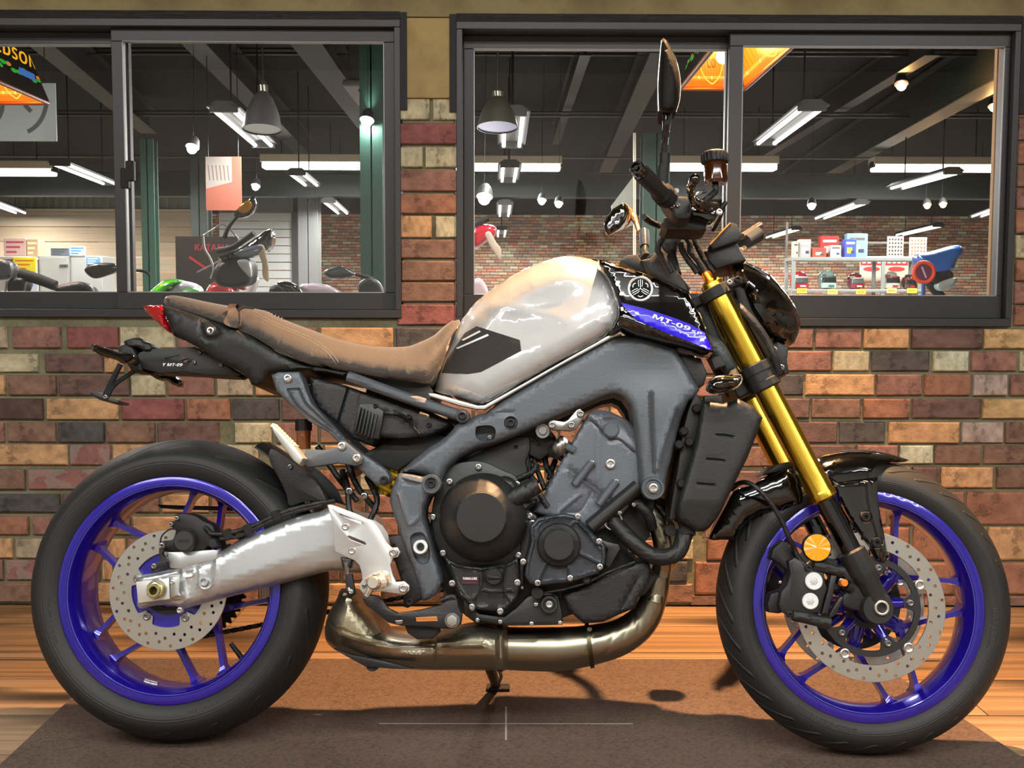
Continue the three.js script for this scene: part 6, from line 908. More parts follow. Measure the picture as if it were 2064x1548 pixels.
  // ceiling cassette
  { const d = 9.5, a = atD(700, 190, d), b = atD(800, 112, d), t = thing('ceiling_unit', 'dark ceiling cassette air conditioner beside the broad roof beam', 'air conditioner', null, [a.x, a.y, a.z]); const w = b.x - a.x + 0.2; part('casing', rbox(0, w, 0.12, ROOF - a.y - 0.02, -0.9, 0, 0.03), M(0x4c4a48, 0.6), t); part('face', rbox(-0.04, w + 0.04, 0.06, 0.12, -0.94, 0.04, 0.025), M(0x6c6a66, 0.6), t); for (let k = 0; k < 4; k++) part('louvre', rbox(0.08 + k * 0.11, 0.14 + k * 0.11, 0.045, 0.062, -0.8, -0.1, 0.004), MAT.dark, t); }
  // stained-glass style pendants
  function glassLamp(label, cx, cy, z, w, h, dp, text, turn) {
    const t = thing('stained_glass_lamp', label, 'pendant lamp', 'stained glass lamps', [cx, cy, z]); t.rotation.y = turn;
    const top = 0.45, P = (x, y, zz) => V3(x, y, zz), b = [[-w, -dp], [w, -dp], [w, dp], [-w, dp]], tp = b.map(p => [p[0] * top, p[1] * (1 - (1 - top) * w / dp)]);
    const printed = lettering(512, 256, g => { g.fillStyle = '#14100c'; g.fillRect(0, 0, 512, 256); g.fillStyle = '#e87818'; g.fillRect(0, 0, 512, 10); g.fillStyle = '#f0b428'; g.font = 'bold 84px sans-serif'; g.textAlign = 'center'; g.fillText(text, 256, 110, 440); g.fillStyle = '#2f9a3a'; for (let i = 0; i < 26; i++) { g.beginPath(); g.arc(20 + i * 19, 160 + Math.sin(i * 1.7) * 14, 11, 0, 7); g.fill(); } g.fillStyle = '#e06a20'; for (let i = 0; i < 9; i++) { g.beginPath(); g.arc(40 + i * 54, 150, 8, 0, 7); g.fill(); } g.fillStyle = '#3a6ab0'; g.fillRect(400, 140, 60, 36); });
    const shield = lettering(512, 256, g => { g.fillStyle = '#c87a1c'; g.fillRect(0, 0, 512, 256); g.fillStyle = '#ec6410'; g.fillRect(0, 222, 512, 34); g.strokeStyle = '#7a3a08'; g.lineWidth = 2; for (let i = 0; i < 24; i++) { g.beginPath(); g.moveTo(i * 22, 0); g.lineTo(i * 22 + 10, 210); g.stroke(); } g.strokeStyle = '#ffd060'; g.strokeRect(8, 206, 496, 6); g.fillStyle = '#ffd878'; for (let i = 0; i < 5; i++) { g.beginPath(); g.arc(52 + i * 102, 210, 7, 0, 7); g.fill(); } g.strokeStyle = '#f4c050'; g.lineWidth = 6; g.font = 'bold 52px sans-serif'; g.textAlign = 'center'; g.fillStyle = '#6a2c08'; g.fillText('MOTORCYCLES', 256, 92, 420); g.beginPath(); g.moveTo(160, 110); g.lineTo(352, 110); g.quadraticCurveTo(352, 210, 256, 236); g.quadraticCurveTo(160, 210, 160, 110); g.stroke(); g.fillText('CO', 256, 170, 100); g.strokeRect(90, 40, 332, 66); });
    for (let k = 0; k < 4; k++) {
      const n = (k + 1) % 4, q = [P(b[k][0], 0, b[k][1]), P(b[n][0], 0, b[n][1]), P(tp[n][0], h, tp[n][1]), P(tp[k][0], h, tp[k][1])], c = q[0].clone().add(q[2]).multiplyScalar(0.5), nn = q[1].clone().sub(q[0]).cross(q[3].clone().sub(q[0])).normalize().multiplyScalar(-0.012);
      for (const [off, mp, em] of [[1, printed, 0.9], [0, shield, 1.6]]) { const v = q.map(e => e.clone().addScaledVector(nn, off)), pos = [], uv = [], F = off ? [[0, 2, 1], [0, 3, 2]] : [[0, 1, 2], [0, 2, 3]]; const U = [[1, 0], [0, 0], [0.16, 1], [0.84, 1]], U2 = [[0, 0], [1, 0], [0.84, 1], [0.16, 1]]; for (const f of F) for (const i of f) { pos.push(v[i].x, v[i].y, v[i].z); uv.push(...(off ? U : U2)[i]); }
        const g = new THREE.BufferGeometry(); g.setAttribute('position', new THREE.Float32BufferAttribute(pos, 3)); g.setAttribute('uv', new THREE.Float32BufferAttribute(uv, 2)); g.computeVertexNormals(); part('glass_panel', g, new THREE.MeshPhysicalMaterial({ color: 0x8a6a4a, map: mp, roughness: 0.3, emissive: 0xffffff, emissiveMap: mp, emissiveIntensity: em, side: THREE.DoubleSide }), t); }
      part('rim_bar', sweep([q[0], q[1]], 0.014, 8), M(0x6a3a14, 0.4, 0.4), t); part('corner_bar', sweep([q[0], q[3]], 0.010, 8), M(0x3a2814, 0.4, 0.4), t);
    }
    part('top_plate', new THREE.BoxGeometry(w * top * 2.05, 0.02, (dp - (1 - top) * w) * 2.02).translate(0, h, 0), MAT.dark, t); for (const bz of [-0.45, 0.3]) part('bulb', new THREE.SphereGeometry(0.045, 16, 12).translate(0, h * 0.34, bz), new THREE.MeshPhysicalMaterial({ color: 0xffd090, emissive: new THREE.Color().setRGB(1, 0.62, 0.22), emissiveIntensity: 30 }), t); part('chain', sweep([V3(0, h, 0), V3(0, ROOF - cy, 0)], 0.008, 6), MAT.dark, t);
    for (const bz of [-0.45, 0.3]) { const p = new THREE.PointLight(0xff9a40, 2, 0, 2); p.position.set(0, h * 0.34, bz); p.castShadow = true; t.add(p); } return t;
  }
  { const a = atD(1436, 179, 7); glassLamp('orange stained glass pendant lamp with a shield emblem behind the window mullion', a.x, a.y, a.z + 0.8, 0.2, 0.36, 0.8, 'HARLEY-DAVIDSON', 0);
    const b = atD(97, 208, 7.5); glassLamp('black and orange lettered pendant lamp hanging beside the katakana sign', b.x - 0.2, b.y, b.z + 0.8, 0.2, 0.36, 0.8, 'HARLEY-DAVIDSON', 0); }
  // hanging signs
  function plateSign(name, label, cat, x0, y0, x1, y1, d, map, extra = {}) { const a = atD(x0, y1, d), b = atD(x1, y0, d); const g = new THREE.BoxGeometry(b.x - a.x, b.y - a.y, 0.012); const t = thing(name, label, cat, null, [(a.x + b.x) / 2, a.y, a.z]); part('board', g.translate(0, (b.y - a.y) / 2, 0), M(extra.back || 0xb8bcbc, 0.5), t); part('print', new THREE.PlaneGeometry(b.x - a.x - 0.004, b.y - a.y - 0.004).translate(0, (b.y - a.y) / 2, 0.0066), M(extra.tint || 0xffffff, 0.5, 0, { map }), t); if (extra.cord) for (const sx of [-1, 1]) part('cord', sweep([V3(sx * (b.x - a.x) * 0.42, b.y - a.y, 0), V3(sx * (b.x - a.x) * 0.42, ROOF - a.y, 0)], 0.004, 6), MAT.dark, t); if (extra.legs) for (const sx of [-1, 1]) part('stand_leg', sweep([V3(sx * (b.x - a.x) * 0.4, 0.1, -0.02), V3(sx * (b.x - a.x) * 0.4, -0.6 - a.y, -0.02)], 0.012, 8), MAT.dark, t); return t; }
  plateSign('hanging_sign', 'pale grey hanging sign with a dark katakana character', 'sign', -150, 168, 112, 284, 8.6, lettering(512, 228, g => { g.fillStyle = '#b4bcb8'; g.fillRect(0, 0, 512, 228); g.strokeStyle = '#5c6262'; g.lineWidth = 17; g.lineCap = 'butt'; g.beginPath(); g.moveTo(392, 84); g.lineTo(416, 112); g.stroke(); g.beginPath(); g.moveTo(478, 70); g.quadraticCurveTo(466, 160, 400, 192); g.stroke(); g.beginPath(); g.moveTo(306, 84); g.quadraticCurveTo(300, 150, 240, 176); g.stroke(); g.beginPath(); g.moveTo(210, 70); g.lineTo(224, 100); g.stroke(); }), { cord: 1 });
  plateSign('hanging_banner', 'white and orange hanging banner below the track spotlight', 'banner', 416, 316, 486, 424, 9.6, lettering(256, 384, g => { g.fillStyle = '#d06a48'; g.fillRect(0, 0, 256, 384); g.fillStyle = '#c9beb4'; g.beginPath(); g.moveTo(0, 0); g.lineTo(190, 0); g.lineTo(190, 180); g.lineTo(0, 230); g.fill(); g.strokeStyle = '#8a6a5a'; g.lineWidth = 8; for (let i = 0; i < 6; i++) { g.beginPath(); g.moveTo(18 + i * 28, 60); g.lineTo(28 + i * 28, 170); g.stroke(); } }), { back: 0x8a4a30, cord: 1, tint: 0x8c8c8c });
  plateSign('cloth_poster', 'black fabric poster with red lettering behind the windscreen', 'poster', 356, 477, 480, 592, 8.5, lettering(512, 480, g => { g.fillStyle = '#1b1c1e'; g.fillRect(0, 0, 512, 480); g.fillStyle = '#a02c3c'; g.font = 'bold 76px sans-serif'; g.fillText('KATANA', 150, 116, 300); g.strokeStyle = '#b02838'; g.lineWidth = 20; g.beginPath(); g.moveTo(110, 170); g.lineTo(250, 270); g.stroke(); g.strokeStyle = '#77757a'; g.lineWidth = 14; g.beginPath(); g.moveTo(170, 300); g.lineTo(360, 200); g.stroke(); }), { back: 0x202022, legs: 1 });
  // wood-clad partition, corrugated strip and roller shutter
  { const z = camera.position.z - 18.5, a = atD(-40, 600, 18.5), b = atD(392, 427, 18.5); const clad = noiseField(256, [[4, 64], [16, 128]], 41), t = thing('wood_partition', 'pale wood-clad partition wall behind the counter boxes', 'partition', null, [a.x, -0.6, z]);
    const W = b.x - a.x, m3 = [0xcdb698, 0xc0aa8c, 0xd4bfa2].map(c => M(c, 0.7, 0, { map: tex(256, (x, y, i) => { const v = 0.8 + 0.3 * clad[i]; return [v, v, v]; }, true) }));
    const n = 12, h = (b.y + 0.6) / n; for (let k = 0; k < n; k++) part('board', rbox(0, W, k * h, (k + 1) * h - 0.008, -0.03, rr(0, 0.012), 0.003, 1), m3[k % 3], t); part('top_rail', box(0, W, b.y + 0.6, b.y + 0.64, -0.05, 0.03), M(0xd8c8a4, 0.6), t);
    const c0 = b.y + 0.04, cg = []; for (let x = a.x; x < b.x + 0.2; x += 0.14) cg.push(rbox(x, x + 0.08, c0, c0 + 0.34, z - 0.06, z - 0.02, 0.01, 1)); one('corrugated_panel', soup(cg.concat([box(a.x, b.x + 0.2, c0, c0 + 0.34, z - 0.08, z - 0.05)])), M(0x8c9488, 0.5, 0.4), 'grey corrugated sheet strip above the wood-clad partition', 'panel');
    const s0 = atD(444, 590, 18.3), s1 = atD(588, 428, 18.3), st = thing('roller_shutter', 'white slatted roller shutter behind the black motorcycle', 'shutter', null, [s0.x, -0.6, s0.z]); const hh = (s1.y + 0.6) / 22; for (let k = 0; k < 22; k++) part('slat', rbox(0, s1.x - s0.x, k * hh, (k + 1) * hh - 0.012, -0.02, 0.006, 0.005, 1), M_shutter, st); part('guide_rail', box(s1.x - s0.x, s1.x - s0.x + 0.1, 0, s1.y + 0.6, -0.04, 0.04), M(0x3a3a3a, 0.5), st); part('shutter_box', box(0, s1.x - s0.x, s1.y + 0.6, s1.y + 0.95, -0.1, 0.05), M(0x6a6a66, 0.5, 0.3), st); }
  // shelf unit with helmets and boxes
  const D = 15, up = (x, y, d = D) => atD(x, y, d), s = D / FPX, Z = camera.position.z - D;
  { const a = up(1594, 700), sh1 = up(1594, 518), b = up(1860, 518), low = up(1594, 583).y, t = thing('display_shelf', 'grey metal display shelf holding helmets and boxed goods', 'shelf', null, [a.x, -0.6, Z]); const W = b.x - a.x, y1 = sh1.y + 0.6, y2 = low + 0.6, g = M(0x9aa09c, 0.45, 0.3);
    part('shelf_board', rbox(0, W, y1 - 0.05, y1, -0.42, 0, 0.008), g, t); part('shelf_board', rbox(0, W, y2 - 0.04, y2, -0.42, 0, 0.008), g, t); part('shelf_board', rbox(0, W, 0.1, 0.14, -0.42, 0, 0.008), g, t);
    for (const x of [0.02, up(1781, 550).x - a.x, W - 0.02]) for (const z of [-0.02, -0.4]) part('upright', rbox(x - 0.025, x + 0.025, 0, y1, z - 0.015, z + 0.015, 0.004), g, t); part('back_rail', rbox(0, W, y1 + 0.2, y1 + 0.23, -0.42, -0.4, 0.004), M(0x6c6c68, 0.4, 0.4), t); part('rear_post', rbox(0, 0.03, y1, y1 + 0.5, -0.42, -0.39, 0.004), M(0x6c6c68, 0.4, 0.4), t); }
  const helm = (x, y, w, label, shell, visor, trimC) => { const c = up(x, y), R = w / 2 * s, t = thing('helmet', label, 'helmet', 'helmets on the shelf', [c.x, up(x, 582).y + 0.001, Z - 0.2]); const H = R * 0.95;
    const pr = [[R * 0.55, 0], [R * 0.78, H * 0.05], [R * 0.94, H * 0.45], [R, H * 0.95], [R * 0.93, H * 1.4], [R * 0.7, H * 1.8], [R * 0.36, H * 2.02], [0, H * 2.08]]; part('shell', turned(pr, V3(0, 0, 0), V3(0, 1, 0), 32), shell, t);
    const sector = (r, y0, y1, a0, a1) => { const pos = [], n = 14, P = (a, yy, rad) => [Math.sin(a) * rad, yy, Math.cos(a) * rad]; for (let i = 0; i < n; i++) { const p = a0 + (a1 - a0) * i / n, q = a0 + (a1 - a0) * (i + 1) / n; pos.push(...P(p, y0, r), ...P(q, y0, r), ...P(q, y1, r * 0.98), ...P(p, y0, r), ...P(q, y1, r * 0.98), ...P(p, y1, r * 0.98)); pos.push(...P(p, y0, r * 0.9), ...P(q, y1, r * 0.9), ...P(q, y0, r * 0.9), ...P(p, y0, r * 0.9), ...P(p, y1, r * 0.9), ...P(q, y1, r * 0.9)); } const g = new THREE.BufferGeometry(); g.setAttribute('position', new THREE.Float32BufferAttribute(pos, 3)); g.computeVertexNormals(); return toCreasedNormals(g, 0.6); };
    part('visor', sector(R * 1.03, H * 0.72, H * 1.25, -0.75, 1.15), visor, t); part('chin_bar', sector(R * 1.12, H * 0.1, H * 0.66, -0.8, 1.2), shell, t); part('stripe', sector(R * 1.03, H * 1.28, H * 1.46, -0.9, 1.3), trimC, t); part('vent', sector(R * 1.16, H * 0.22, H * 0.42, -0.1, 0.5), trimC, t); part('crown_flash', sector(R * 0.98, H * 1.5, H * 1.62, -1.2, -0.3), trimC, t); };
  const sh = c => M(c, 0.2, 0, { clearcoat: 1 });
  const vis = M(0x7f8c8c, 0.1, 0.6), vd = M(0x30383a, 0.08, 0.5);
  helm(1618, 560, 36, 'red graphic full-face helmet at the shelf\'s outer end', sh(0xa81c2c), vis, sh(0xd8d0d0)); helm(1675, 560, 38, 'white and green-grey full-face helmet second on the shelf', sh(0x9fb4ae), vd, sh(0x4a6862)); helm(1733, 562, 33, 'dark red full-face helmet third on the shelf', sh(0x7c2230), vis, sh(0xc8b8a0)); helm(1805, 562, 36, 'cream and grey full-face helmet beside the shelf divider', sh(0xb0ab9c), vd, sh(0x8a3030)); helm(1842, 564, 30, 'dark full-face helmet beside the orange ring sign', sh(0x4a2a2a), vd, sh(0xa03030));
  const tagM = [0xe6d83c, 0xdfe070, 0xd8c04a, 0xe4c878, 0xe6dc40];
  [[1616, 586], [1678, 588], [1735, 588], [1797, 586], [1838, 586]].forEach(([x, y], i) => { const c = up(x, y), t = thing('price_tag', ['yellow price tag under the red graphic helmet', 'pale green price tag under the white helmet', 'yellow price tag under the dark red helmet', 'orange-yellow price tag under the cream helmet', 'yellow price tag under the dark helmet'][i], 'price tag', 'price tags on the shelf edge', [c.x, c.y, Z + 0.004]); const w = 10 * s, h = 5 * s; part('card', rbox(-w, w, -h, h, 0, 0.006, 0.002), M(tagM[i], 0.6), t); part('print', new THREE.PlaneGeometry(w * 1.6, h * 1.3).translate(0, 0, 0.0065), M(0xffffff, 0.6, 0, { map: lettering(128, 64, g => { g.fillStyle = '#' + tagM[i].toString(16); g.fillRect(0, 0, 128, 64); g.fillStyle = '#7a6a20'; for (let k = 0; k < 6; k++) g.fillRect(12 + k * 18, 20 + (k % 2) * 5, 11, 22); }) }), t); });
  const boxes = [[1601, 1612, 484, 516, 0xc8b4a0, 'narrow cream carton at the end of the shelf top'], [1613, 1638, 480, 516, 0xa8a8a6, 'grey blister pack on the shelf top'], [1640, 1668, 497, 516, 0xb8452c, 'low red-orange carton on the shelf top'], [1663, 1702, 470, 514, 0xa82018, 'large red carton on the shelf top'], [1676, 1698, 493, 517, 0xb8b8b4, 'white carton in front of the large red carton'], [1705, 1730, 480, 517, 0x3a52b0, 'bright blue box on the shelf top'], [1716, 1760, 464, 513, 0x7ab0cc, 'tall pale blue box with a white side']];
  boxes.forEach(([x0, x1, y0, y1, c, lab], i) => { const yB = up(x0, 518).y, a = up(x0, y1), b = up(x1, y0), w = b.x - a.x, h = b.y - a.y, z = Z - 0.05 - (i === 3 || i === 6 ? 0.16 : 0) - (i % 2) * 0.02, t = thing('carton', lab, 'box', 'boxed goods on the shelf', [a.x, yB + 0.0005, z]); part('box_body', rbox(0, w, 0, h, -0.12, 0, 0.006, 1), M(c, 0.5), t); const col = '#' + c.toString(16).padStart(6, '0'); part('print', new THREE.PlaneGeometry(w * 0.92, h * 0.92).translate(w / 2, h / 2, 0.0006), M(0xffffff, 0.5, 0, { map: lettering(128, 128, g => { g.fillStyle = col; g.fillRect(0, 0, 128, 128); g.fillStyle = i % 2 ? '#e8e4dc' : '#5a5450'; g.fillRect(14, 18, 100, 16); g.fillStyle = i === 5 ? '#c8d848' : '#d8d8d8'; g.fillRect(24, 60, 60, 44); g.fillStyle = '#303848'; g.fillRect(70, 84, 40, 22); }) }), t); });
  for (const [x0, x1, y0, lab, dot] of [[1791, 1825, 476, 'white board of small dark samples on the shelf', '#3c3834'], [1836, 1872, 478, 'cream board of small orange samples on the shelf', '#a06a50']]) { const yB = up(x0, 518).y, a = up(x0, 518), b = up(x1, y0), w = b.x - a.x, h = b.y - a.y, t = thing('sample_board', lab, 'display board', 'sample boards on the shelf', [a.x, yB + 0.0005, Z - 0.06]); const g = new THREE.Group(); part('board', rbox(0, w, 0, h, -0.02, 0, 0.003, 1), M(0xd4cab8, 0.6), t); for (let r = 0; r < 5; r++) for (let k = 0; k < 5; k++) part('sample', new THREE.CylinderGeometry(0.012, 0.012, 0.01, 10).rotateX(Math.PI / 2).translate(w * (0.14 + k * 0.18), h * (0.14 + r * 0.18), 0.004), M(dot, 0.5), t); }
  { const a = up(1845, 585), ban = thing('wall_banner', 'red lettered banner on the wall behind the shelf', 'banner', null, [up(1775, 560).x, up(1775, 562).y, Z - 0.9]); part('cloth', rbox(0, 0.7, 0, 0.34, -0.01, 0, 0.003, 1), M(0xcfc4b8, 0.7), ban); part('print', new THREE.PlaneGeometry(0.68, 0.32).translate(0.35, 0.17, 0.001), M(0xffffff, 0.7, 0, { map: lettering(512, 240, g => { g.fillStyle = '#c8b8a8'; g.fillRect(0, 0, 512, 240); g.fillStyle = '#b02828'; g.fillRect(0, 0, 512, 90); g.fillStyle = '#e8dcd0'; for (let i = 0; i < 9; i++) g.fillRect(20 + i * 54, 22, 36, 46); g.fillStyle = '#b83030'; g.beginPath(); g.ellipse(120, 130, 90, 26, 0, 0, 7); g.ellipse(390, 130, 90, 26, 0, 0, 7); g.fill(); }) }), ban); }
  // helpers for shapes in the shop, traced on a plane at distance d
  const W3 = d => (x, y, z) => atZ(x, y, camera.position.z - d + z);
  function blob(name, parent, mat, pts, d, T, R = 10, zc = 0, step = 4) { const o = smoothClosed(px(pts), step), k = parent.position; const g = sheet(W3(d), o, step, [R * 0.2, R * 0.55], (x, y, q) => zc + T * Math.sqrt(Math.max(0.02, 1 - (1 - Math.min(q / R, 1)) ** 2)), (x, y, q, zf) => 2 * (camera.position.z - d + zc) - (camera.position.z - d + zf)); g.translate(-k.x, -k.y, -k.z); return part(name, g, mat, parent); }
  function rod(name, parent, mat, pts, r, n = 8) { const k = parent.position; const g = sweep(px(pts).map(p => atD(p[0], p[1], p[2])), r, n); g.translate(-k.x, -k.y, -k.z); return part(name, g, mat, parent); }
  const rimM = M(0x40403e, 0.4, 0.6);
  const mcyc = (label, x, d) => { const c = atD(x, 600, d); return thing('motorcycle', label, 'motorcycle', 'motorcycles on the shop floor', [c.x, -0.6, c.z]); };
  const legs = (t, x, d, col) => { // wheels and body below the sill, standing on the shop floor, parked nose to the window
    const k = t.position, X0 = atD(x, 600, d).x - k.x; for (const dz of [-1.5, -0.2]) { part('wheel', new THREE.TorusGeometry(0.26, 0.055, 10, 32).rotateY(Math.PI / 2).translate(X0, 0.315, dz), MAT.rubber, t); part('rim', new THREE.CylinderGeometry(0.2, 0.2, 0.05, 24).rotateZ(Math.PI / 2).translate(X0, 0.315, dz), rimM, t); } part('engine_body', new RoundedBoxGeometry(0.2, 0.5, 0.8, 3, 0.08).translate(X0, 0.62, -0.8), MAT.dark, t); part('front_leg', sweep([V3(X0, 0.3, -0.2), V3(X0, 1.15, -0.4)], 0.035, 10), MAT.steel, t); part('swing_leg', sweep([V3(X0, 0.3, -1.5), V3(X0, 0.55, -0.9)], 0.035, 10), MAT.dark, t); part('tank_body', new RoundedBoxGeometry(0.18, 0.5, 0.6, 3, 0.08).translate(X0, 1.1, -0.6), col, t); };
  { const t = mcyc('bright green sport motorcycle behind the window mullion', 345, 6); blob('fairing', t, M(0x4fd60c, 0.25, 0, { clearcoat: 1 }), '292,600 312,578 330,566 360,563 366,566 340,582 325,600', 6, 0.1); blob('white_panel', t, M(0xb8b8c4, 0.3), '330,600 345,582 366,567 392,574 400,590 396,602', 6, 0.09, 8, -0.02); blob('green_panel', t, M(0x3a8a30, 0.3), '345,602 362,586 392,580 408,592 404,604', 6, 0.08, 8, 0.03); legs(t, 345, 6, M(0x3fae14, 0.3)); }
  { const t = mcyc('red sport motorcycle beside the green one', 440, 6.2); blob('fairing', t, M(0xb01f2e, 0.25, 0, { clearcoat: 1 }), '414,602 420,576 436,568 460,572 474,590 472,604', 6.2, 0.1); blob('tail', t, M(0x9a2434, 0.3, 0, { clearcoat: 1 }), '425,572 445,564 475,568 498,580 496,586 460,576', 6.2, 0.05, 5, -0.06); blob('number_panel', t, M(0xd8d4d4, 0.4), '498,576 515,556 520,562 510,590 500,602', 6.2, 0.04, 5, 0.04); legs(t, 440, 6.2, M(0x8a1f2c, 0.3)); }
  { const t = mcyc('black sport tourer with windscreen and mirror seen through the window', 490, 5.4); blob('cowl', t, MAT.gloss, '440,520 455,512 490,496 545,462 548,492 536,508 500,520 470,524 450,528', 5.4, 0.07, 9); blob('side_panel', t, M(0x6a7684, 0.25, 0.2, { clearcoat: 1 }), '472,512 500,498 530,492 534,500 520,516 480,520', 5.4, 0.05, 6, 0.06); blob('inner_cowl', t, MAT.plastic, '440,530 470,520 505,524 508,560 500,575 440,575 430,556', 5.4, 0.09, 9, -0.03); blob('grey_wing', t, M(0xb4bcc0, 0.3), '478,526 500,524 506,560 492,548', 5.4, 0.02, 4, 0.1);
    rod('windscreen_frame', t, MAT.bright, '409,475,5.4 412,500,5.4 424,522,5.4 430,545,5.4 425,562,5.4', 0.006); rod('windscreen_frame', t, MAT.bright, '409,475,5.4 430,462,5.4 447,452,5.4 462,462,5.4 480,480,5.4', 0.004); rod('handlebar', t, MAT.plastic, '440,505,5.4 470,498,5.3 512,470,5.25', 0.014); rod('mirror_stalk', t, MAT.dark, '452,480,5.4 460,460,5.4 475,440,5.4 490,425,5.4', [0.012, 0.009, 0.008, 0.012]); blob('mirror_head', t, MAT.gloss, '470,434 480,420 500,402 511,394 516,412 510,428 496,438 478,438', 5.4, 0.03, 6); blob('mirror_glass', t, new THREE.MeshPhysicalMaterial({ color: 0xc89030, roughness: 0.2, metalness: 0.4 }), '480,421 500,404 508,412 498,428 482,428', 5.4, 0.006, 3, 0.032); legs(t, 480, 5.4, MAT.gloss);
    blob('price_sheet', t, M(0xc8b49c, 0.7), '519,494 530,494 538,520 542,545 540,568 530,558 528,530 521,512', 5.4, 0.006, 3, 0.1); }
  { const t = mcyc('dark motorcycle with a fold-back mirror at the window\'s left end', 110, 5.6); blob('mirror_head', t, M(0x33302e, 0.3, 0.2, { clearcoat: 0.6 }), '170,544 184,533 200,530 234,533 236,546 214,556 188,561', 5.6, 0.03, 6); rod('mirror_stalk', t, MAT.dark, '236,545,5.6 262,545,5.6 295,548,5.6 302,556,5.6', 0.008); rod('grip', t, MAT.rubber, '40,552,5.6 75,562,5.6 112,576,5.6', [0.03, 0.028, 0.026], 12); blob('lever_clamp', t, MAT.plastic, '110,580 140,570 165,568 185,578 190,592 160,600 120,598', 5.6, 0.05, 7); blob('instrument', t, M(0x50525c, 0.4), '-10,524 20,528 26,545 20,560 -10,562', 5.6, 0.05, 7); rod('cable', t, MAT.bright, '8,600,5.6 12,580,5.6 14,566,5.6', 0.005); blob('switch_block', t, MAT.plastic, '18,565 48,560 52,580 40,600 20,602', 5.6, 0.05, 6); legs(t, 110, 5.6, MAT.gloss); }
  { const t = mcyc('dark motorcycle with an oval mirror beside the green column', 690, 5.8); blob('mirror_head', t, M(0x2e3436, 0.25, 0.2, { clearcoat: 0.6 }), '652,548 668,540 688,536 708,545 718,554 700,560 670,563 656,558', 5.8, 0.035, 6); rod('mirror_stalk', t, MAT.dark, '716,553,5.8 735,557,5.8 752,562,5.8', 0.009); blob('clamp', t, MAT.plastic, '724,570 745,560 762,566 772,584 770,602 728,602', 5.8, 0.05, 7); blob('screen', t, M(0xc8b8c4, 0.2, 0.1), '604,576 640,572 670,578 692,594 680,602 630,602', 5.8, 0.05, 7); blob('front_cowl', t, MAT.gloss, '558,570 584,568 604,582 612,600 590,596', 5.8, 0.04, 6); blob('headlamp', t, MAT.dark, '544,580 558,573 575,580 580,600 546,604', 5.8, 0.05, 7); legs(t, 680, 5.8, MAT.gloss); }
  { const t = mcyc('red scooter with a paper tag by the right window\'s inner stile', 985, 7); blob('lamp_cowl', t, sh(0xc81e34), '955,462 985,452 1000,460 996,478 980,488 958,502', 7, 0.1, 8); blob('paper_tag', t, M(0xc9b9a6, 0.7), '978,470 986,466 1000,488 1010,502 1008,526 996,510 984,490', 7, 0.006, 3, 0.12); rod('handle', t, MAT.dark, '950,470,7 965,450,7 985,440,7', 0.02); blob('leg_shield', t, M(0xc8b4bc, 0.4), '950,570 965,560 980,575 984,602 952,602', 7, 0.08, 7); legs(t, 985, 7, sh(0xb0202c)); }
  { const t = mcyc('blue and white motorcycle beside the orange ring sign', 1890, 12); blob('tank', t, M(0x1f62c0, 0.3, 0, { clearcoat: 1 }), '1852,514 1880,506 1935,495 1942,508 1930,524 1920,545 1880,552 1856,540', 12, 0.14, 9); blob('white_cowl', t, M(0xb6cac8, 0.4), '1888,574 1920,560 1930,562 1918,580 1894,586', 12, 0.08, 6, 0.1); rod('fork_leg', t, MAT.dark, '1872,568,12 1882,582,12 1898,598,12', 0.05); blob('seat', t, MAT.dark, '1870,552 1920,548 1918,566 1885,574', 12, 0.12, 7); legs(t, 1890, 12, M(0x1a4aa0, 0.4)); }
  { const c = atD(1862, 549, 11.5), t = thing('ring_sign', 'round orange no-entry ring sign in front of the blue motorcycle', 'sign', null, [c.x, c.y, c.z]), k = 11.5 / FPX; part('ring', new THREE.TorusGeometry(20 * k, 4 * k, 12, 40), M(0xf0502c, 0.5), t); part('disc', new THREE.CylinderGeometry(18 * k, 18 * k, 0.01, 32).rotateX(Math.PI / 2), M(0x6a2c50, 0.4), t); part('bar', new THREE.BoxGeometry(3 * k, 24 * k, 0.014).rotateZ(0.4), M(0xd0c8d0, 0.5), t); part('post', sweep([V3(0, -22 * k, 0), V3(0, -0.6 - c.y, 0)], 0.02, 8), M(0x2458a0, 0.5), t); }
  // counter goods at the far left
  const D2 = 13, s2 = D2 / FPX, goods = [[8, 52, 480, 516, 0xc8a8a0, 'pink and white carton stack on the counter', 'box'], [54, 76, 482, 518, 0xb89a78, 'tan carton of parts on the counter', 'box'], [140, 172, 496, 515.5, 0xa8c4d8, 'white and blue fan-shaped sign on the counter', 'sign'], [26, 72, 519, 548, 0xe8d42c, 'yellow and white notice on the counter front', 'sign'], [80, 140, 516, 600, 0x9c9c98, 'grey metal cabinet behind the notice', 'cabinet'], [143, 206, 516, 600, 0xa6a6a2, 'light grey cabinet with a blue label', 'cabinet'], [174, 200, 518, 534, 0x4a86c4, 'small blue label card on the light grey cabinet', 'label'], [102, 139, 500, 515.5, 0x586068, 'dark grey machine on the grey metal cabinet', 'machine'], [40, 76, 549, 600, 0xc8ccd0, 'white notice board below the yellow notice', 'sign']];
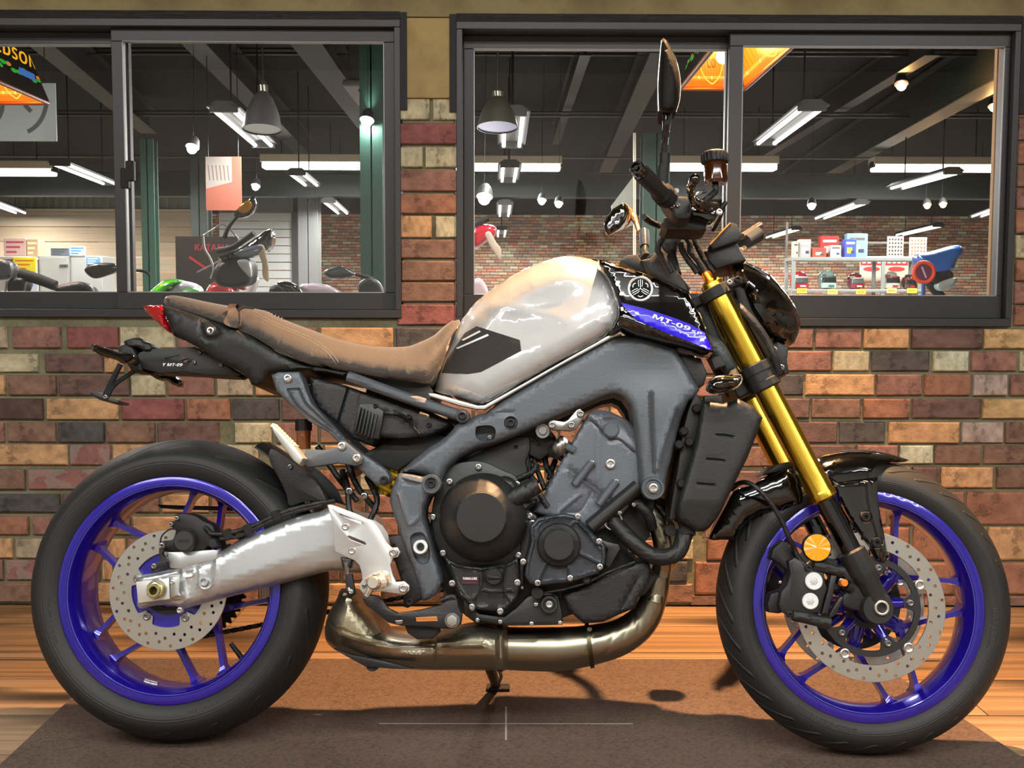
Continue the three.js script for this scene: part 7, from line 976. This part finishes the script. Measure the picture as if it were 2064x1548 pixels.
  goods.forEach(([x0, x1, y0, y1, c, lab, cat], i) => { const z = [0, 0, 0, 0.30, -0.02, -0.02, 0.03, -0.1, 0.30][i], d = D2 - z, a = atD(x0, y1, d), b = atD(x1, y0, d), floorY = cat === 'cabinet' ? -0.6 : a.y, t = thing(cat === 'cabinet' ? 'metal_cabinet' : cat === 'box' ? 'carton' : 'counter_sign', lab, cat, null, [a.x, floorY, a.z]); const h = b.y - floorY, w = b.x - a.x; part('body', rbox(0, w, 0, h, cat === 'cabinet' ? -0.4 : cat === 'box' || cat === 'machine' ? -0.2 : -0.015, 0, 0.006, 1), M(c, 0.5), t); const col = '#' + c.toString(16).padStart(6, '0'); if (cat !== 'cabinet') part('print', new THREE.PlaneGeometry(w * 0.94, h * 0.94).translate(w / 2, h / 2, 0.0008), M(0xffffff, 0.55, 0, { map: lettering(128, 96, g => { g.fillStyle = col; g.fillRect(0, 0, 128, 96); g.fillStyle = ['#b04858', '#e8d8b0', '#2a70c0', '#d87820', '#fff', '#fff', '#d8e8f4', '#303438', '#3878c8'][i]; for (let k = 0; k < 3; k++) g.fillRect(10, 14 + k * 28, 108 - k * 22, 12); }) }), t); else { part('door', rbox(0.02, w - 0.02, h - 0.5, h - 0.02, 0, 0.012, 0.004, 1), M(c, 0.45), t); part('handle', rbox(w * 0.7, w * 0.7 + 0.1, h - 0.12, h - 0.1, 0.012, 0.03, 0.004), MAT.bright, t); } });
  { const t = thing('counter', 'pale counter carrying cartons and notices', 'counter', null, [atD(-60, 560, D2).x, -0.6, camera.position.z - D2]), y = atD(0, 518, D2).y + 0.6; part('counter_top', rbox(0, 0.79, y - 0.04, y, -0.3, 0.28, 0.01), M(0xc8c0b0, 0.5), t); part('counter_front', box(0, 0.78, 0, y - 0.04, -0.28, 0.24), M(0xb8b2a8, 0.6), t); }
  // pale leaning panel and hanging sheet in the middle of the shop
  { const d = 9, o = ['1232,415 1278,354 1280,452 1236,470', 0]; const t = thing('folding_screen', 'pale grey screen leaning beside the dark green column', 'screen', null, [atD(1255, 480, d).x, atD(1255, 480, d).y, camera.position.z - d]); const g = sheet(W3(d), denseClosed(px(o[0]), 8), 8, [], () => 0, () => camera.position.z - d - 0.01); g.translate(-t.position.x, -t.position.y, -t.position.z); part('sheet', g, M(0x8f9890, 0.4), t); rod('edge_post', t, M(0xc0bca8, 0.5), '1279,268,9 1279,400,9 1279,600,9 1279,983,9', 0.012); }
}
renderer.render(scene, camera);
